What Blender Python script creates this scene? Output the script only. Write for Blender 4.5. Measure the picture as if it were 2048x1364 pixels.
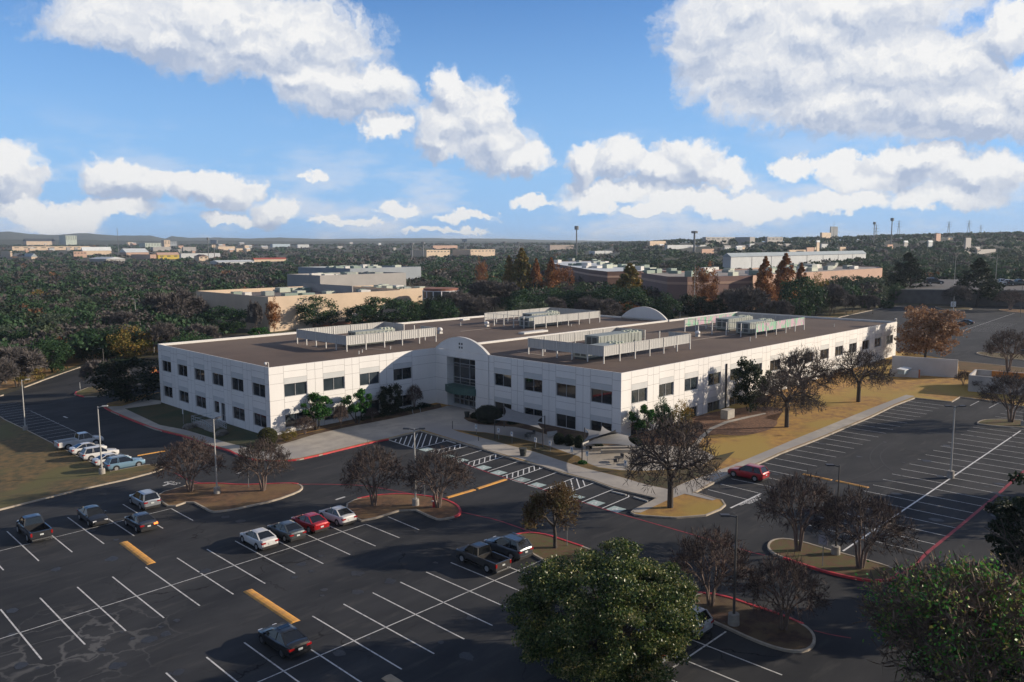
import bpy, bmesh, math, random
import numpy as np
from mathutils import Vector, Matrix
R = math.radians
scene = bpy.context.scene
col = scene.collection
for o in list(bpy.data.objects): bpy.data.objects.remove(o)

# ------------------------------------------------------------------ camera, sun, sky, exposure
CAMZ = 27.65; FPX = 1602.7; PITCH = 0.11843; ROLL = -0.00467; YAW = 0.7898
cth, sth, cy_, sy_ = math.cos(PITCH), math.sin(PITCH), math.cos(YAW), math.sin(YAW)
F3 = Vector((cy_*cth, sy_*cth, -sth)); U3 = Vector((cy_*sth, sy_*sth, cth)); R3 = Vector((sy_, -cy_, 0))
cam_d = bpy.data.cameras.new('camera'); cam = bpy.data.objects.new('camera', cam_d); col.objects.link(cam)
cr, sr = math.cos(ROLL), math.sin(ROLL)
RX = R3*cr + U3*sr; UY = U3*cr - R3*sr
M = Matrix(((RX.x, UY.x, -F3.x, 0), (RX.y, UY.y, -F3.y, 0), (RX.z, UY.z, -F3.z, CAMZ), (0, 0, 0, 1)))
cam.matrix_world = M
cam_d.sensor_width = 36; cam_d.lens = FPX/2048*36; cam_d.clip_start = 0.5; cam_d.clip_end = 30000
scene.camera = cam
scene.render.engine = 'CYCLES'
scene.view_settings.view_transform = 'Standard'; scene.view_settings.look = 'None'
scene.view_settings.exposure = 0.25; scene.view_settings.gamma = 1
scene.cycles.max_bounces = 6; scene.cycles.transparent_max_bounces = 8
SUN_AZ = R(-40.0); SUN_EL = R(18.0)
sd = bpy.data.lights.new('sun', 'SUN'); sd.energy = 5.0; sd.angle = R(0.5); sd.color = (1, 0.85, 0.67)
sun = bpy.data.objects.new('sun', sd); col.objects.link(sun)
sv = Vector((math.cos(SUN_EL)*math.cos(SUN_AZ), math.cos(SUN_EL)*math.sin(SUN_AZ), math.sin(SUN_EL)))
sun.rotation_euler = sv.to_track_quat('Z', 'Y').to_euler(); sun.location = sv*300

def PX(x, y):
    X = x-1024; Y = y-682
    X, Y = X*cr+Y*sr, -X*sr+Y*cr
    return F3*FPX + R3*X - U3*Y
def proj(p):
    v = Vector(p)-Vector((0, 0, CAMZ)); X = v.dot(R3)*FPX/v.dot(F3); Y = -v.dot(U3)*FPX/v.dot(F3)
    return 1024+X*cr-Y*sr, 682+X*sr+Y*cr

# sky: Nishita light plus procedural cumulus, laid out in direction space (azimuth, elevation)
W = bpy.data.worlds.new('World'); scene.world = W; W.use_nodes = True
nt = W.node_tree; N = nt.nodes; L = nt.links
for n in list(N): N.remove(n)
def nd(t, **k):
    n = N.new(t)
    for a, b in k.items(): setattr(n, a, b)
    return n
def mth(op, a, b=None, c=None, clamp=False):
    n = N.new('ShaderNodeMath'); n.operation = op; n.use_clamp = clamp
    for i, v in enumerate((a, b, c)):
        if v is None: continue
        if isinstance(v, (int, float)): n.inputs[i].default_value = v
        else: L.new(v, n.inputs[i])
    return n.outputs[0]
def vm(op, a, b=None):
    n = N.new('ShaderNodeVectorMath'); n.operation = op
    for i, v in enumerate((a, b)):
        if v is None: continue
        if isinstance(v, (tuple, list, Vector)): n.inputs[i].default_value = v
        else: L.new(v, n.inputs[i])
    return n.outputs['Value'] if op in ('LENGTH', 'DOT_PRODUCT') else n.outputs[0]
tc = nd('ShaderNodeTexCoord'); sep = nd('ShaderNodeSeparateXYZ'); L.new(tc.outputs['Generated'], sep.inputs[0])
sky = nd('ShaderNodeTexSky', sky_type='NISHITA', sun_disc=False, sun_elevation=SUN_EL, sun_rotation=math.pi/2-SUN_AZ)
sky.air_density = 1.0; sky.dust_density = 0.3; sky.ozone_density = 2.2; sky.altitude = 300
# azimuth measured clockwise (to the right) from the camera heading, elevation in radians
az = mth('ARCTAN2', sep.outputs[1], sep.outputs[0]); az = mth('SUBTRACT', YAW, az)
el = mth('ARCSINE', sep.outputs[2])
cmb = nd('ShaderNodeCombineXYZ'); L.new(az, cmb.inputs[0]); L.new(el, cmb.inputs[1]); P0 = cmb.outputs[0]
def nz(vec, scale, detail, rough=0.55, w=0.0):
    n = nd('ShaderNodeTexNoise'); n.noise_dimensions = '3D'; n.inputs['Scale'].default_value = scale
    n.inputs['Detail'].default_value = detail; n.inputs['Roughness'].default_value = rough
    L.new(vm('ADD', vec, (w, w*1.7, w)), n.inputs['Vector']); return n
CL = [  # x, y, rx, ry, weight : cumulus masses of the photograph
 (430,45,290,75),(520,85,230,70),(330,70,190,45),(610,75,90,60),(690,185,125,55),(640,160,80,40),(745,175,70,45),
 (890,185,40,45),(960,235,80,75),(900,250,90,50),(985,290,90,60),(760,255,50,25),(1050,320,55,35),(880,285,60,45),
 (1440,60,110,90),(1560,130,170,110),(1750,140,150,80),(1870,130,110,80),(1680,210,180,60),(1900,220,170,60),(2030,190,70,60),(1480,20,110,60),
 (2020,50,60,45),(1700,25,190,60),(1620,80,150,80),(1960,240,120,45),(1240,320,50,42),(1170,330,40,40),(1380,320,75,45),(1310,340,90,32),(1430,345,75,26),
 (1590,335,40,24),(1680,335,50,25),(1830,330,110,32),(1960,350,100,40),(1760,360,90,22),
 (20,340,60,52),(250,355,70,40),(300,370,60,34),(430,375,75,34),(560,415,48,34),(120,425,70,28),(50,410,60,26),(230,415,70,22),
 (623,350,26,13),(1250,380,120,22),(1400,400,130,26),(1180,400,60,22),(1520,410,90,24),(800,418,50,14),(930,430,50,12),
 (1300,420,70,14),(1680,400,90,20),(1900,395,110,26),(460,430,60,14),(1060,400,50,15),(700,440,60,9),(900,458,80,7)]
def field(P, big=False):
    cur = None
    for (x, y, rx, ry) in CL:
        d = PX(x, y).normalized(); a = YAW-math.atan2(d.y, d.x); e = math.asin(d.z)
        if big and ry < 29: continue
        s = N.new('ShaderNodeVectorMath'); s.operation = 'MULTIPLY_ADD'; L.new(P, s.inputs[0])
        s.inputs[1].default_value = (FPX/rx, FPX/ry, 0); s.inputs[2].default_value = (-a*FPX/rx, -e*FPX/ry, 0)
        l = vm('LENGTH', s.outputs[0])
        if cur is None: cur = l
        else:
            n = N.new('ShaderNodeMath'); n.operation = 'SMOOTH_MIN'; n.inputs[2].default_value = 0.25
            L.new(cur, n.inputs[0]); L.new(l, n.inputs[1]); cur = n.outputs[0]
    return cur
w1 = nz(P0, 9, 4, 0.6); w2 = nz(P0, 40, 7, 0.66, 3.1)
wp = vm('ADD', vm('MULTIPLY', vm('SUBTRACT', w1.outputs['Color'], (.5, .5, .5)), (.085, .05, 0)),
        vm('MULTIPLY', vm('SUBTRACT', w2.outputs['Color'], (.5, .5, .5)), (.050, .038, 0)))
Pw = vm('ADD', P0, wp)
d1 = field(Pw); d2 = field(vm('ADD', Pw, (0.006, 0.014, 0)), True)
puff = nz(Pw, 30, 8, 0.62, 7.7); puff2 = nz(vm('ADD', Pw, (0.005, 0.008, 0)), 30, 5, 0.6, 7.7)
mr = nd('ShaderNodeMapRange', interpolation_type='SMOOTHSTEP')
L.new(mth('ADD', d1, mth('MULTIPLY', mth('SUBTRACT', puff.outputs['Fac'], .5), 1.0)), mr.inputs['Value'])
mr.inputs['From Min'].default_value = 1.14; mr.inputs['From Max'].default_value = 0.76
mask = mr.outputs[0]
# thin veil low over the horizon
veil = nz(vm('MULTIPLY', P0, (1, 3.2, 1)), 9, 6, 0.6, 1.3)
vr = nd('ShaderNodeMapRange', interpolation_type='SMOOTHSTEP'); L.new(veil.outputs['Fac'], vr.inputs['Value'])
vr.inputs['From Min'].default_value = .44; vr.inputs['From Max'].default_value = .66
lowm = nd('ShaderNodeMapRange', interpolation_type='SMOOTHSTEP'); L.new(el, lowm.inputs['Value'])
lowm.inputs['From Min'].default_value = .17; lowm.inputs['From Max'].default_value = .02
vmask = mth('MULTIPLY', mth('MULTIPLY', vr.outputs[0], lowm.outputs[0]), .8)
lit = mth('ADD', mth('MULTIPLY', mth('SUBTRACT', mth('MINIMUM', d2, 1.4), mth('MINIMUM', d1, 1.4)), 1.25), mth('MULTIPLY', mth('SUBTRACT', puff.outputs['Fac'], puff2.outputs['Fac']), 1.8))
lit = mth('ADD', lit, mth('ADD', .55, mth('MULTIPLY', mth('SUBTRACT', w1.outputs['Fac'], .5), .6)), clamp=True)
cm = nd('ShaderNodeMixRGB'); L.new(lit, cm.inputs[0])
cm.inputs[1].default_value = (.36, .43, .57, 1); cm.inputs[2].default_value = (.78, .78, .78, 1)
hs = nd('ShaderNodeHueSaturation'); L.new(sky.outputs[0], hs.inputs['Color']); hs.inputs['Saturation'].default_value = 1.25
SKYS = 0.10
skc0 = vm('MULTIPLY', hs.outputs[0], (SKYS*0.95, SKYS*1.05, SKYS*1.35))
hz = nd('ShaderNodeMapRange', interpolation_type='SMOOTHSTEP'); L.new(el, hz.inputs['Value'])
hz.inputs['From Min'].default_value = .36; hz.inputs['From Max'].default_value = -.02; hz.inputs['To Max'].default_value = .92; hz.inputs['To Min'].default_value = .06
hm = nd('ShaderNodeMixRGB'); L.new(hz.outputs[0], hm.inputs[0]); L.new(skc0, hm.inputs[1]); hm.inputs[2].default_value = (.25, .47, .80, 1)
# unseen grey overcast added above and behind the view for neutral fill light
ov = nd('ShaderNodeMapRange', interpolation_type='SMOOTHSTEP'); L.new(el, ov.inputs['Value'])
ov.inputs['From Min'].default_value = .36; ov.inputs['From Max'].default_value = .75
on = nd('ShaderNodeMapRange', interpolation_type='SMOOTHSTEP'); L.new(nz(vm('MULTIPLY', P0, (1, 1.6, 1)), 3, 4, .55, 5.0).outputs['Fac'], on.inputs['Value']); on.inputs['From Min'].default_value = .2; on.inputs['From Max'].default_value = .6
behind = nd('ShaderNodeMapRange', interpolation_type='SMOOTHSTEP'); L.new(mth('ABSOLUTE', az), behind.inputs['Value']); behind.inputs['From Min'].default_value = .75; behind.inputs['From Max'].default_value = 1.5
ovm = mth('MULTIPLY', mth('MAXIMUM', ov.outputs[0], mth('MULTIPLY', behind.outputs[0], .8)), mth('MULTIPLY', on.outputs[0], .92))
h2 = nd('ShaderNodeMixRGB'); L.new(ovm, h2.inputs[0]); L.new(hm.outputs[0], h2.inputs[1]); h2.inputs[2].default_value = (.20, .20, .21, 1)
skc = h2.outputs[0]
m1 = nd('ShaderNodeMixRGB'); L.new(vmask, m1.inputs[0]); L.new(skc, m1.inputs[1]); m1.inputs[2].default_value = (.62, .66, .74, 1)
m2 = nd('ShaderNodeMixRGB'); L.new(mask, m2.inputs[0]); L.new(m1.outputs[0], m2.inputs[1]); L.new(cm.outputs[0], m2.inputs[2])
bg = nd('ShaderNodeBackground'); L.new(m2.outputs[0], bg.inputs[0]); bg.inputs[1].default_value = 1.0
wo = nd('ShaderNodeOutputWorld'); L.new(bg.outputs[0], wo.inputs[0])
W.cycles.sampling_method = 'MANUAL'; W.cycles.sample_map_resolution = 512

# ------------------------------------------------------------------ terrain
def sstep(a, b, t):
    u = np.clip((t-a)/(b-a), 0, 1); return u*u*(3-2*u)
def sat(t, lim, soft):
    t = np.asarray(t, float); a = np.abs(t)
    return np.sign(t)*np.where(a < lim, a, lim+soft*(1-np.exp(-np.maximum(a-lim, 0)/soft)))
def gz(X, Y):
    X = np.asarray(X, float); Y = np.asarray(Y, float)
    z = 1.02+.01655*sat(X-86.4, 254, 120)-.00762*sat(Y-69.1, 260, 150)
    z = z-0.9*sstep(61, 45, X)*sstep(97, 113, Y)
    r = np.hypot(X, Y)+1e-6; a = YAW-np.arctan2(Y, X)      # a > 0 : to the right
    b = sstep(.04, .24, a)
    z = z+26*sstep(520, 1500, r)*b+10*sstep(900, 2200, r)*sstep(.28, .55, a)+25*sstep(800, 2800, r)*(1-b*.8)
    return z
def gf(x, y): return float(gz(x, y))
def at(x, y, dz=0.0):
    d = PX(x, y); t = (1.0-CAMZ)/d.z
    for i in range(60):
        p = d*t; zz = gf(p.x, p.y)+dz
        t2 = (zz-CAMZ)/d.z; t = t+(t2-t)*(1.0 if i < 8 else .5)
    return Vector((d.x*t, d.y*t, CAMZ+d.z*t))
def atz(x, y, z):
    d = PX(x, y); t = (z-CAMZ)/d.z; return Vector((d.x*t, d.y*t, z))
def atr(x, y, r):                      # at horizontal distance r
    d = PX(x, y); t = r/math.hypot(d.x, d.y); return Vector((d.x*t, d.y*t, CAMZ+d.z*t))
def onX(x, y, X):
    d = PX(x, y); t = X/d.x; return Vector((X, d.y*t, CAMZ+d.z*t))
def onY(x, y, Y):
    d = PX(x, y); t = Y/d.y; return Vector((d.x*t, Y, CAMZ+d.z*t))
def hgt(p, x, y):                      # height above p of the pixel (x,y) on the vertical through p
    return atr(x, y, math.hypot(p[0], p[1])).z-p[2]

# ------------------------------------------------------------------ materials
MATS = {}
def mat(name, c, rough=.8, c2=None, scale=3.0, detail=5, bump=0.0, bscale=None, spec=None, metal=0, coat=0, lo=.35, hi=.65, streak=None, emis=None, c3=None):
    if name in MATS: return MATS[name]
    m = bpy.data.materials.new(name); m.use_nodes = True; t = m.node_tree; b = t.nodes['Principled BSDF']
    b.inputs['Base Color'].default_value = (*c, 1); b.inputs['Roughness'].default_value = rough; b.inputs['Metallic'].default_value = metal
    if spec is not None: b.inputs['Specular IOR Level'].default_value = spec
    if coat: b.inputs['Coat Weight'].default_value = coat; b.inputs['Coat Roughness'].default_value = .05
    g = t.nodes.new('ShaderNodeNewGeometry'); vec = g.outputs['Position']
    if streak:
        mp = t.nodes.new('ShaderNodeMapping'); mp.inputs['Scale'].default_value = streak; t.links.new(vec, mp.inputs[0]); vec = mp.outputs[0]
    if c2 is None: c2 = tuple(v*.86 for v in c)
    n = t.nodes.new('ShaderNodeTexNoise'); n.inputs['Scale'].default_value = scale; n.inputs['Detail'].default_value = detail; n.inputs['Roughness'].default_value = .62
    t.links.new(vec, n.inputs['Vector'])
    r = t.nodes.new('ShaderNodeMapRange'); r.inputs['From Min'].default_value = lo; r.inputs['From Max'].default_value = hi
    t.links.new(n.outputs['Fac'], r.inputs['Value'])
    mx = t.nodes.new('ShaderNodeMixRGB'); mx.inputs[1].default_value = (*c, 1); mx.inputs[2].default_value = (*c2, 1)
    t.links.new(r.outputs[0], mx.inputs[0]); out = mx.outputs[0]
    if c3:
        n3 = t.nodes.new('ShaderNodeTexNoise'); n3.inputs['Scale'].default_value = scale*.13; n3.inputs['Detail'].default_value = 4
        t.links.new(vec, n3.inputs['Vector'])
        r3 = t.nodes.new('ShaderNodeMapRange'); r3.inputs['From Min'].default_value = .47; r3.inputs['From Max'].default_value = .60
        t.links.new(n3.outputs['Fac'], r3.inputs['Value'])
        m3 = t.nodes.new('ShaderNodeMixRGB'); m3.inputs[2].default_value = (*c3, 1); t.links.new(out, m3.inputs[1]); t.links.new(r3.outputs[0], m3.inputs[0]); out = m3.outputs[0]
    t.links.new(out, b.inputs['Base Color'])
    if bump:
        nb = t.nodes.new('ShaderNodeTexNoise'); nb.inputs['Scale'].default_value = bscale or scale*6; nb.inputs['Detail'].default_value = 4
        t.links.new(g.outputs['Position'], nb.inputs['Vector'])
        bp = t.nodes.new('ShaderNodeBump'); bp.inputs['Strength'].default_value = bump; bp.inputs['Distance'].default_value = .05
        t.links.new(nb.outputs['Fac'], bp.inputs['Height']); t.links.new(bp.outputs[0], b.inputs['Normal'])
    if emis:
        b.inputs['Emission Color'].default_value = (*emis[0], 1); b.inputs['Emission Strength'].default_value = emis[1]
    MATS[name] = m; return m
def leafmat(name, cols, rough=.6, trans=.25, isl=.7, ns=.6):
    if name in MATS: return MATS[name]
    m = bpy.data.materials.new(name); m.use_nodes = True; t = m.node_tree; b = t.nodes['Principled BSDF']
    g = t.nodes.new('ShaderNodeNewGeometry'); rp = t.nodes.new('ShaderNodeValToRGB')
    oi = t.nodes.new('ShaderNodeObjectInfo')
    n = t.nodes.new('ShaderNodeTexNoise'); n.inputs['Scale'].default_value = ns; n.inputs['Detail'].default_value = 3; t.links.new(g.outputs['Position'], n.inputs['Vector'])
    a = t.nodes.new('ShaderNodeMath'); a.operation = 'MULTIPLY_ADD'; t.links.new(n.outputs['Fac'], a.inputs[0]); a.inputs[1].default_value = 1.0; 
    s = t.nodes.new('ShaderNodeMath'); s.operation = 'MULTIPLY_ADD'; t.links.new(g.outputs['Random Per Island'], s.inputs[0]); s.inputs[1].default_value = isl
    s.inputs[2].default_value = -isl/2; t.links.new(s.outputs[0], a.inputs[2])
    a2 = t.nodes.new('ShaderNodeMath'); a2.operation = 'MULTIPLY_ADD'; t.links.new(oi.outputs['Random'], a2.inputs[0]); a2.inputs[1].default_value = .2; t.links.new(a.outputs[0], a2.inputs[2])
    a3 = t.nodes.new('ShaderNodeMath'); a3.operation = 'SUBTRACT'; t.links.new(a2.outputs[0], a3.inputs[0]); a3.inputs[1].default_value = .1
    e = rp.color_ramp.elements; k = len(cols)
    e[0].color = (*cols[0], 1); e[0].position = .1; e[1].color = (*cols[-1], 1); e[1].position = .95
    for i in range(1, k-1):
        x = e.new(.1+.85*i/(k-1)); x.color = (*cols[i], 1)
    t.links.new(a3.outputs[0], rp.inputs[0]); t.links.new(rp.outputs[0], b.inputs['Base Color']); b.inputs['Roughness'].default_value = rough
    b.inputs['Specular IOR Level'].default_value = .3
    if trans:
        tr = t.nodes.new('ShaderNodeBsdfTranslucent'); t.links.new(rp.outputs[0], tr.inputs[0]); mx = t.nodes.new('ShaderNodeMixShader'); mx.inputs[0].default_value = trans
        t.links.new(b.outputs[0], mx.inputs[1]); t.links.new(tr.outputs[0], mx.inputs[2]); t.links.new(mx.outputs[0], t.nodes['Material Output'].inputs['Surface'])
    MATS[name] = m; return m

# ------------------------------------------------------------------ object helpers
def thing(name, label, cat, loc=(0, 0, 0), rz=0, group=None):
    o = bpy.data.objects.new(name, None); col.objects.link(o); o.location = loc; o.rotation_euler = (0, 0, rz)
    o.empty_display_size = .5; o['label'] = label; o['category'] = cat
    if group: o['group'] = group
    return o
def tag(o, label, cat, group=None):
    o['label'] = label; o['category'] = cat
    if group: o['group'] = group
    return o
class MB:
    def __init__(s): s.v = []; s.f = []; s.mi = []; s.cur = 0
    def add(s, vs, fs):
        k = len(s.v); s.v += [tuple(v) for v in vs]; s.f += [tuple(i+k for i in f) for f in fs]; s.mi += [s.cur]*len(fs); return s
    def box(s, x0, y0, z0, x1, y1, z1):
        return s.add([(x0,y0,z0),(x1,y0,z0),(x1,y1,z0),(x0,y1,z0),(x0,y0,z1),(x1,y0,z1),(x1,y1,z1),(x0,y1,z1)],
                     [(3,2,1,0),(4,5,6,7),(0,1,5,4),(1,2,6,5),(2,3,7,6),(3,0,4,7)])
    def bar(s, a, b, w, h=None):       # box between two points, w wide, h tall
        a = Vector(a); b = Vector(b); d = (b-a).normalized(); h = h or w
        up = Vector((0, 0, 1)) if abs(d.z) < .9 else Vector((1, 0, 0))
        n = d.cross(up).normalized()*w/2; u = n.cross(d).normalized()*h/2
        return s.add([a-n-u, a+n-u, a+n+u, a-n+u, b-n-u, b+n-u, b+n+u, b-n+u], [(0,1,2,3),(7,6,5,4),(0,4,5,1),(1,5,6,2),(2,6,7,3),(3,7,4,0)])
    def tube(s, a, b, r0, r1=None, n=8, cap=True):
        a = Vector(a); b = Vector(b); r1 = r0 if r1 is None else r1; d = (b-a).normalized()
        up = Vector((0, 0, 1)) if abs(d.z) < .9 else Vector((1, 0, 0)); x = d.cross(up).normalized(); y = x.cross(d)
        vs = [p+(x*math.cos(t*2*math.pi/n)+y*math.sin(t*2*math.pi/n))*r for p, r in ((a, r0), (b, r1)) for t in range(n)]
        fs = [(i, (i+1) % n, n+(i+1) % n, n+i) for i in range(n)]
        if cap: fs += [tuple(range(n-1, -1, -1)), tuple(range(n, 2*n))]
        return s.add(vs, fs)
    def prism(s, pts, z0, z1):         # pts: list of (x,y) ; z0/z1 numbers or callables
        n = len(pts); f0 = z0 if callable(z0) else (lambda x, y: z0); f1 = z1 if callable(z1) else (lambda x, y: z1)
        vs = [(x, y, f0(x, y)) for x, y in pts]+[(x, y, f1(x, y)) for x, y in pts]
        return s.add(vs, [tuple(range(n-1, -1, -1)), tuple(range(n, 2*n))]+[(i, (i+1) % n, n+(i+1) % n, n+i) for i in range(n)])
    def sphere(s, c, rx, ry, rz, n=12, m=8, jit=0, rnd=None):
        vs = [(c[0], c[1], c[2]+rz)]; fs = []
        for i in range(1, m):
            a = math.pi*i/m
            for j in range(n):
                b = 2*math.pi*j/n; q = 1+(rnd.uniform(-jit, jit) if rnd else 0)
                vs.append((c[0]+rx*q*math.sin(a)*math.cos(b), c[1]+ry*q*math.sin(a)*math.sin(b), c[2]+rz*q*math.cos(a)))
        vs.append((c[0], c[1], c[2]-rz))
        for j in range(n): fs.append((0, 1+j, 1+(j+1) % n)); fs.append((len(vs)-1, 1+(m-2)*n+(j+1) % n, 1+(m-2)*n+j))
        for i in range(m-2):
            for j in range(n): a = 1+i*n; fs.append((a+j, a+n+j, a+n+(j+1) % n, a+(j+1) % n))
        return s.add(vs, fs)
    def build(s, name, m, parent=None, smooth=False, kind=None):
        me = bpy.data.meshes.new(name); me.from_pydata(s.v, [], s.f)
        for k in (m if isinstance(m, (list, tuple)) else [m]): me.materials.append(k)
        if isinstance(m, (list, tuple)): me.polygons.foreach_set('material_index', s.mi)
        if smooth: me.polygons.foreach_set('use_smooth', [True]*len(me.polygons))
        bm = bmesh.new(); bm.from_mesh(me); bmesh.ops.recalc_face_normals(bm, faces=bm.faces); bm.to_mesh(me); bm.free()
        o = bpy.data.objects.new(name, me); col.objects.link(o)
        if parent: o.parent = parent
        if kind: o['kind'] = kind
        return o
KIDS = {}
def copy_tree(o, parent=None):
    c = o.copy(); col.objects.link(c); c.parent = parent
    for ch in [x for x in bpy.data.objects if x.parent == o]: copy_tree(ch, c)
    return c
def npmesh(name, V, Fq, mats, parent=None, mi=None, tri=False):
    k = 3 if tri else 4
    me = bpy.data.meshes.new(name); me.vertices.add(len(V)); me.vertices.foreach_set('co', np.asarray(V, 'f').ravel())
    me.loops.add(len(Fq)*k); me.loops.foreach_set('vertex_index', np.asarray(Fq, 'i').ravel())
    me.polygons.add(len(Fq)); me.polygons.foreach_set('loop_start', np.arange(0, len(Fq)*k, k, dtype='i')); me.polygons.foreach_set('loop_total', np.full(len(Fq), k, 'i'))
    for m in mats: me.materials.append(m)
    if mi is not None: me.polygons.foreach_set('material_index', np.asarray(mi, 'i'))
    me.update(calc_edges=True); me.validate()
    o = bpy.data.objects.new(name, me); col.objects.link(o)
    if parent: o.parent = parent
    return o
GX = [40+2*i for i in range(13)]; GY = [95+2*i for i in range(11)]
def sheet(name, pts, m, dz, kind='structure', holes=()):
    """flat draped polygon; pts are world (x,y)"""
    bm = bmesh.new(); vs = [bm.verts.new((x, y, 0)) for x, y in pts]; f = bm.faces.new(vs); bmesh.ops.triangulate(bm, faces=bm.faces[:])
    xs = [p[0] for p in pts]; ys = [p[1] for p in pts]
    for g in GX:
        if min(xs) < g < max(xs): bmesh.ops.bisect_plane(bm, geom=bm.verts[:]+bm.edges[:]+bm.faces[:], plane_co=(g, 0, 0), plane_no=(1, 0, 0))
    for g in GY:
        if min(ys) < g < max(ys) and min(xs) < 64: bmesh.ops.bisect_plane(bm, geom=bm.verts[:]+bm.edges[:]+bm.faces[:], plane_co=(0, g, 0), plane_no=(0, 1, 0))
    for v in bm.verts: v.co.z = gf(v.co.x, v.co.y)+dz
    bmesh.ops.recalc_face_normals(bm, faces=bm.faces)
    for f in bm.faces:
        if f.normal.z < 0: f.normal_flip()
    me = bpy.data.meshes.new(name); bm.to_mesh(me); bm.free(); me.materials.append(m)
    o = bpy.data.objects.new(name, me); col.objects.link(o)
    if kind: o['kind'] = kind
    return o
def W2(pts): return [tuple(at(x, y)[:2]) for x, y in pts]
def smooth_poly(pts, it=1, closed=True):
    for _ in range(it):
        out = []; n = len(pts)
        for i in range(n if closed else n-1):
            a = pts[i]; b = pts[(i+1) % n]
            out += [(a[0]*.75+b[0]*.25, a[1]*.75+b[1]*.25), (a[0]*.25+b[0]*.75, a[1]*.25+b[1]*.75)]
        if not closed: out = [pts[0]]+out+[pts[-1]]
        pts = out
    return pts
def kerb_mb(mb, pts, w=.2, h=.17, closed=False, dz=0.0):
    n = len(pts); P = [Vector((p[0], p[1], 0)) for p in pts]; off = []
    for i in range(n):
        a = P[i-1] if (i > 0 or closed) else P[i]; b = P[(i+1) % n] if (i < n-1 or closed) else P[i]
        d = (b-a); d = d.normalized() if d.length > 1e-6 else Vector((1, 0, 0)); off.append(Vector((-d.y, d.x, 0)))
    vs = []
    for p, o in zip(P, off):
        z = gf(p.x, p.y)+dz
        for k, zz in ((-.5, 0), (-.42, h), (.42, h), (.5, 0)): q = p+o*w*k; vs.append((q.x, q.y, z+zz))
    fs = []
    for i in range(n if closed else n-1):
        a = i*4; b = ((i+1) % n)*4
        for k in range(3): fs.append((a+k, a+k+1, b+k+1, b+k))
    if not closed: fs += [(0, 1, 2, 3), ((n-1)*4+3, (n-1)*4+2, (n-1)*4+1, (n-1)*4)]
    mb.add(vs, fs)
def line_mb(mb, a, b, w=.1, dz=.03):
    a = Vector(a[:2]); b = Vector(b[:2]); d = (b-a); L_ = d.length; d.normalize(); n = Vector((-d.y, d.x))*w/2
    k = max(1, int(L_/3)); vs = []; fs = []
    for i in range(k+1):
        p = a+(b-a)*i/k
        for q in (p-n, p+n): vs.append((q.x, q.y, gf(q.x, q.y)+dz))
    fs = [(2*i, 2*i+1, 2*i+3, 2*i+2) for i in range(k)]
    mb.add(vs, fs)
# ------------------------------------------------------------------ ground, lots, kerbs, markings
GRASS = mat('dry_grass', (.20,.125,.045), .95, (.075,.068,.028), .9, 9, .6, 30, lo=.38, hi=.62, c3=(.13,.115,.035))
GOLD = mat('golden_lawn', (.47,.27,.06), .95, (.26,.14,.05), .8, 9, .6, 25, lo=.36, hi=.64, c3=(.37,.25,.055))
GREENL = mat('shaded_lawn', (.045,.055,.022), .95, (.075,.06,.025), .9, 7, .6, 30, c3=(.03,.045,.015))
DIRT = mat('mulch', (.085,.045,.026), .95, (.05,.026,.016), 4, 8, .7, 18, c3=(.12,.08,.04))
LEAFL = mat('leaf_litter_bed', (.26,.135,.075), .95, (.07,.038,.025), 3.5, 8, .8, 14)
ISL = mat('island_turf', (.22,.115,.055), .95, (.10,.06,.032), 1.3, 8, .7, 22, lo=.36, hi=.62, c3=(.20,.12,.05))
ISLG = mat('green_island_turf', (.10,.105,.028), .95, (.14,.075,.04), 1.6, 8, .7, 22, lo=.36, hi=.62)
WOODF = mat('wood_floor', (.055,.045,.025), .95, (.03,.035,.015), .25, 6, c3=(.07,.07,.035))
CONC = mat('concrete', (.46,.42,.36), .85, (.35,.32,.28), .5, 8, .15, 20, lo=.4, hi=.62, c3=(.33,.31,.29))
KERB = mat('kerb_concrete', (.46,.40,.32), .85, (.30,.26,.21), 1.2, 6)
REDP = mat('red_kerb_paint', (.62,.045,.05), .6, (.42,.035,.045), 1.5, 6, lo=.42, hi=.6)
YELP = mat('yellow_bump_paint', (.72,.36,.07), .7, (.52,.27,.09), 2.2, 6, lo=.45, hi=.62)
WHTP = mat('white_line_paint', (.62,.62,.60), .7, (.33,.33,.33), 3.0, 5, lo=.50, hi=.66)
WHTB = mat('bold_white_paint', (.78,.78,.76), .7, (.6,.6,.6), 3.0, 5, lo=.50, hi=.66)
REDL = mat('red_line_paint', (.36,.035,.05), .7, (.2,.03,.04), 1.5, 6)

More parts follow.
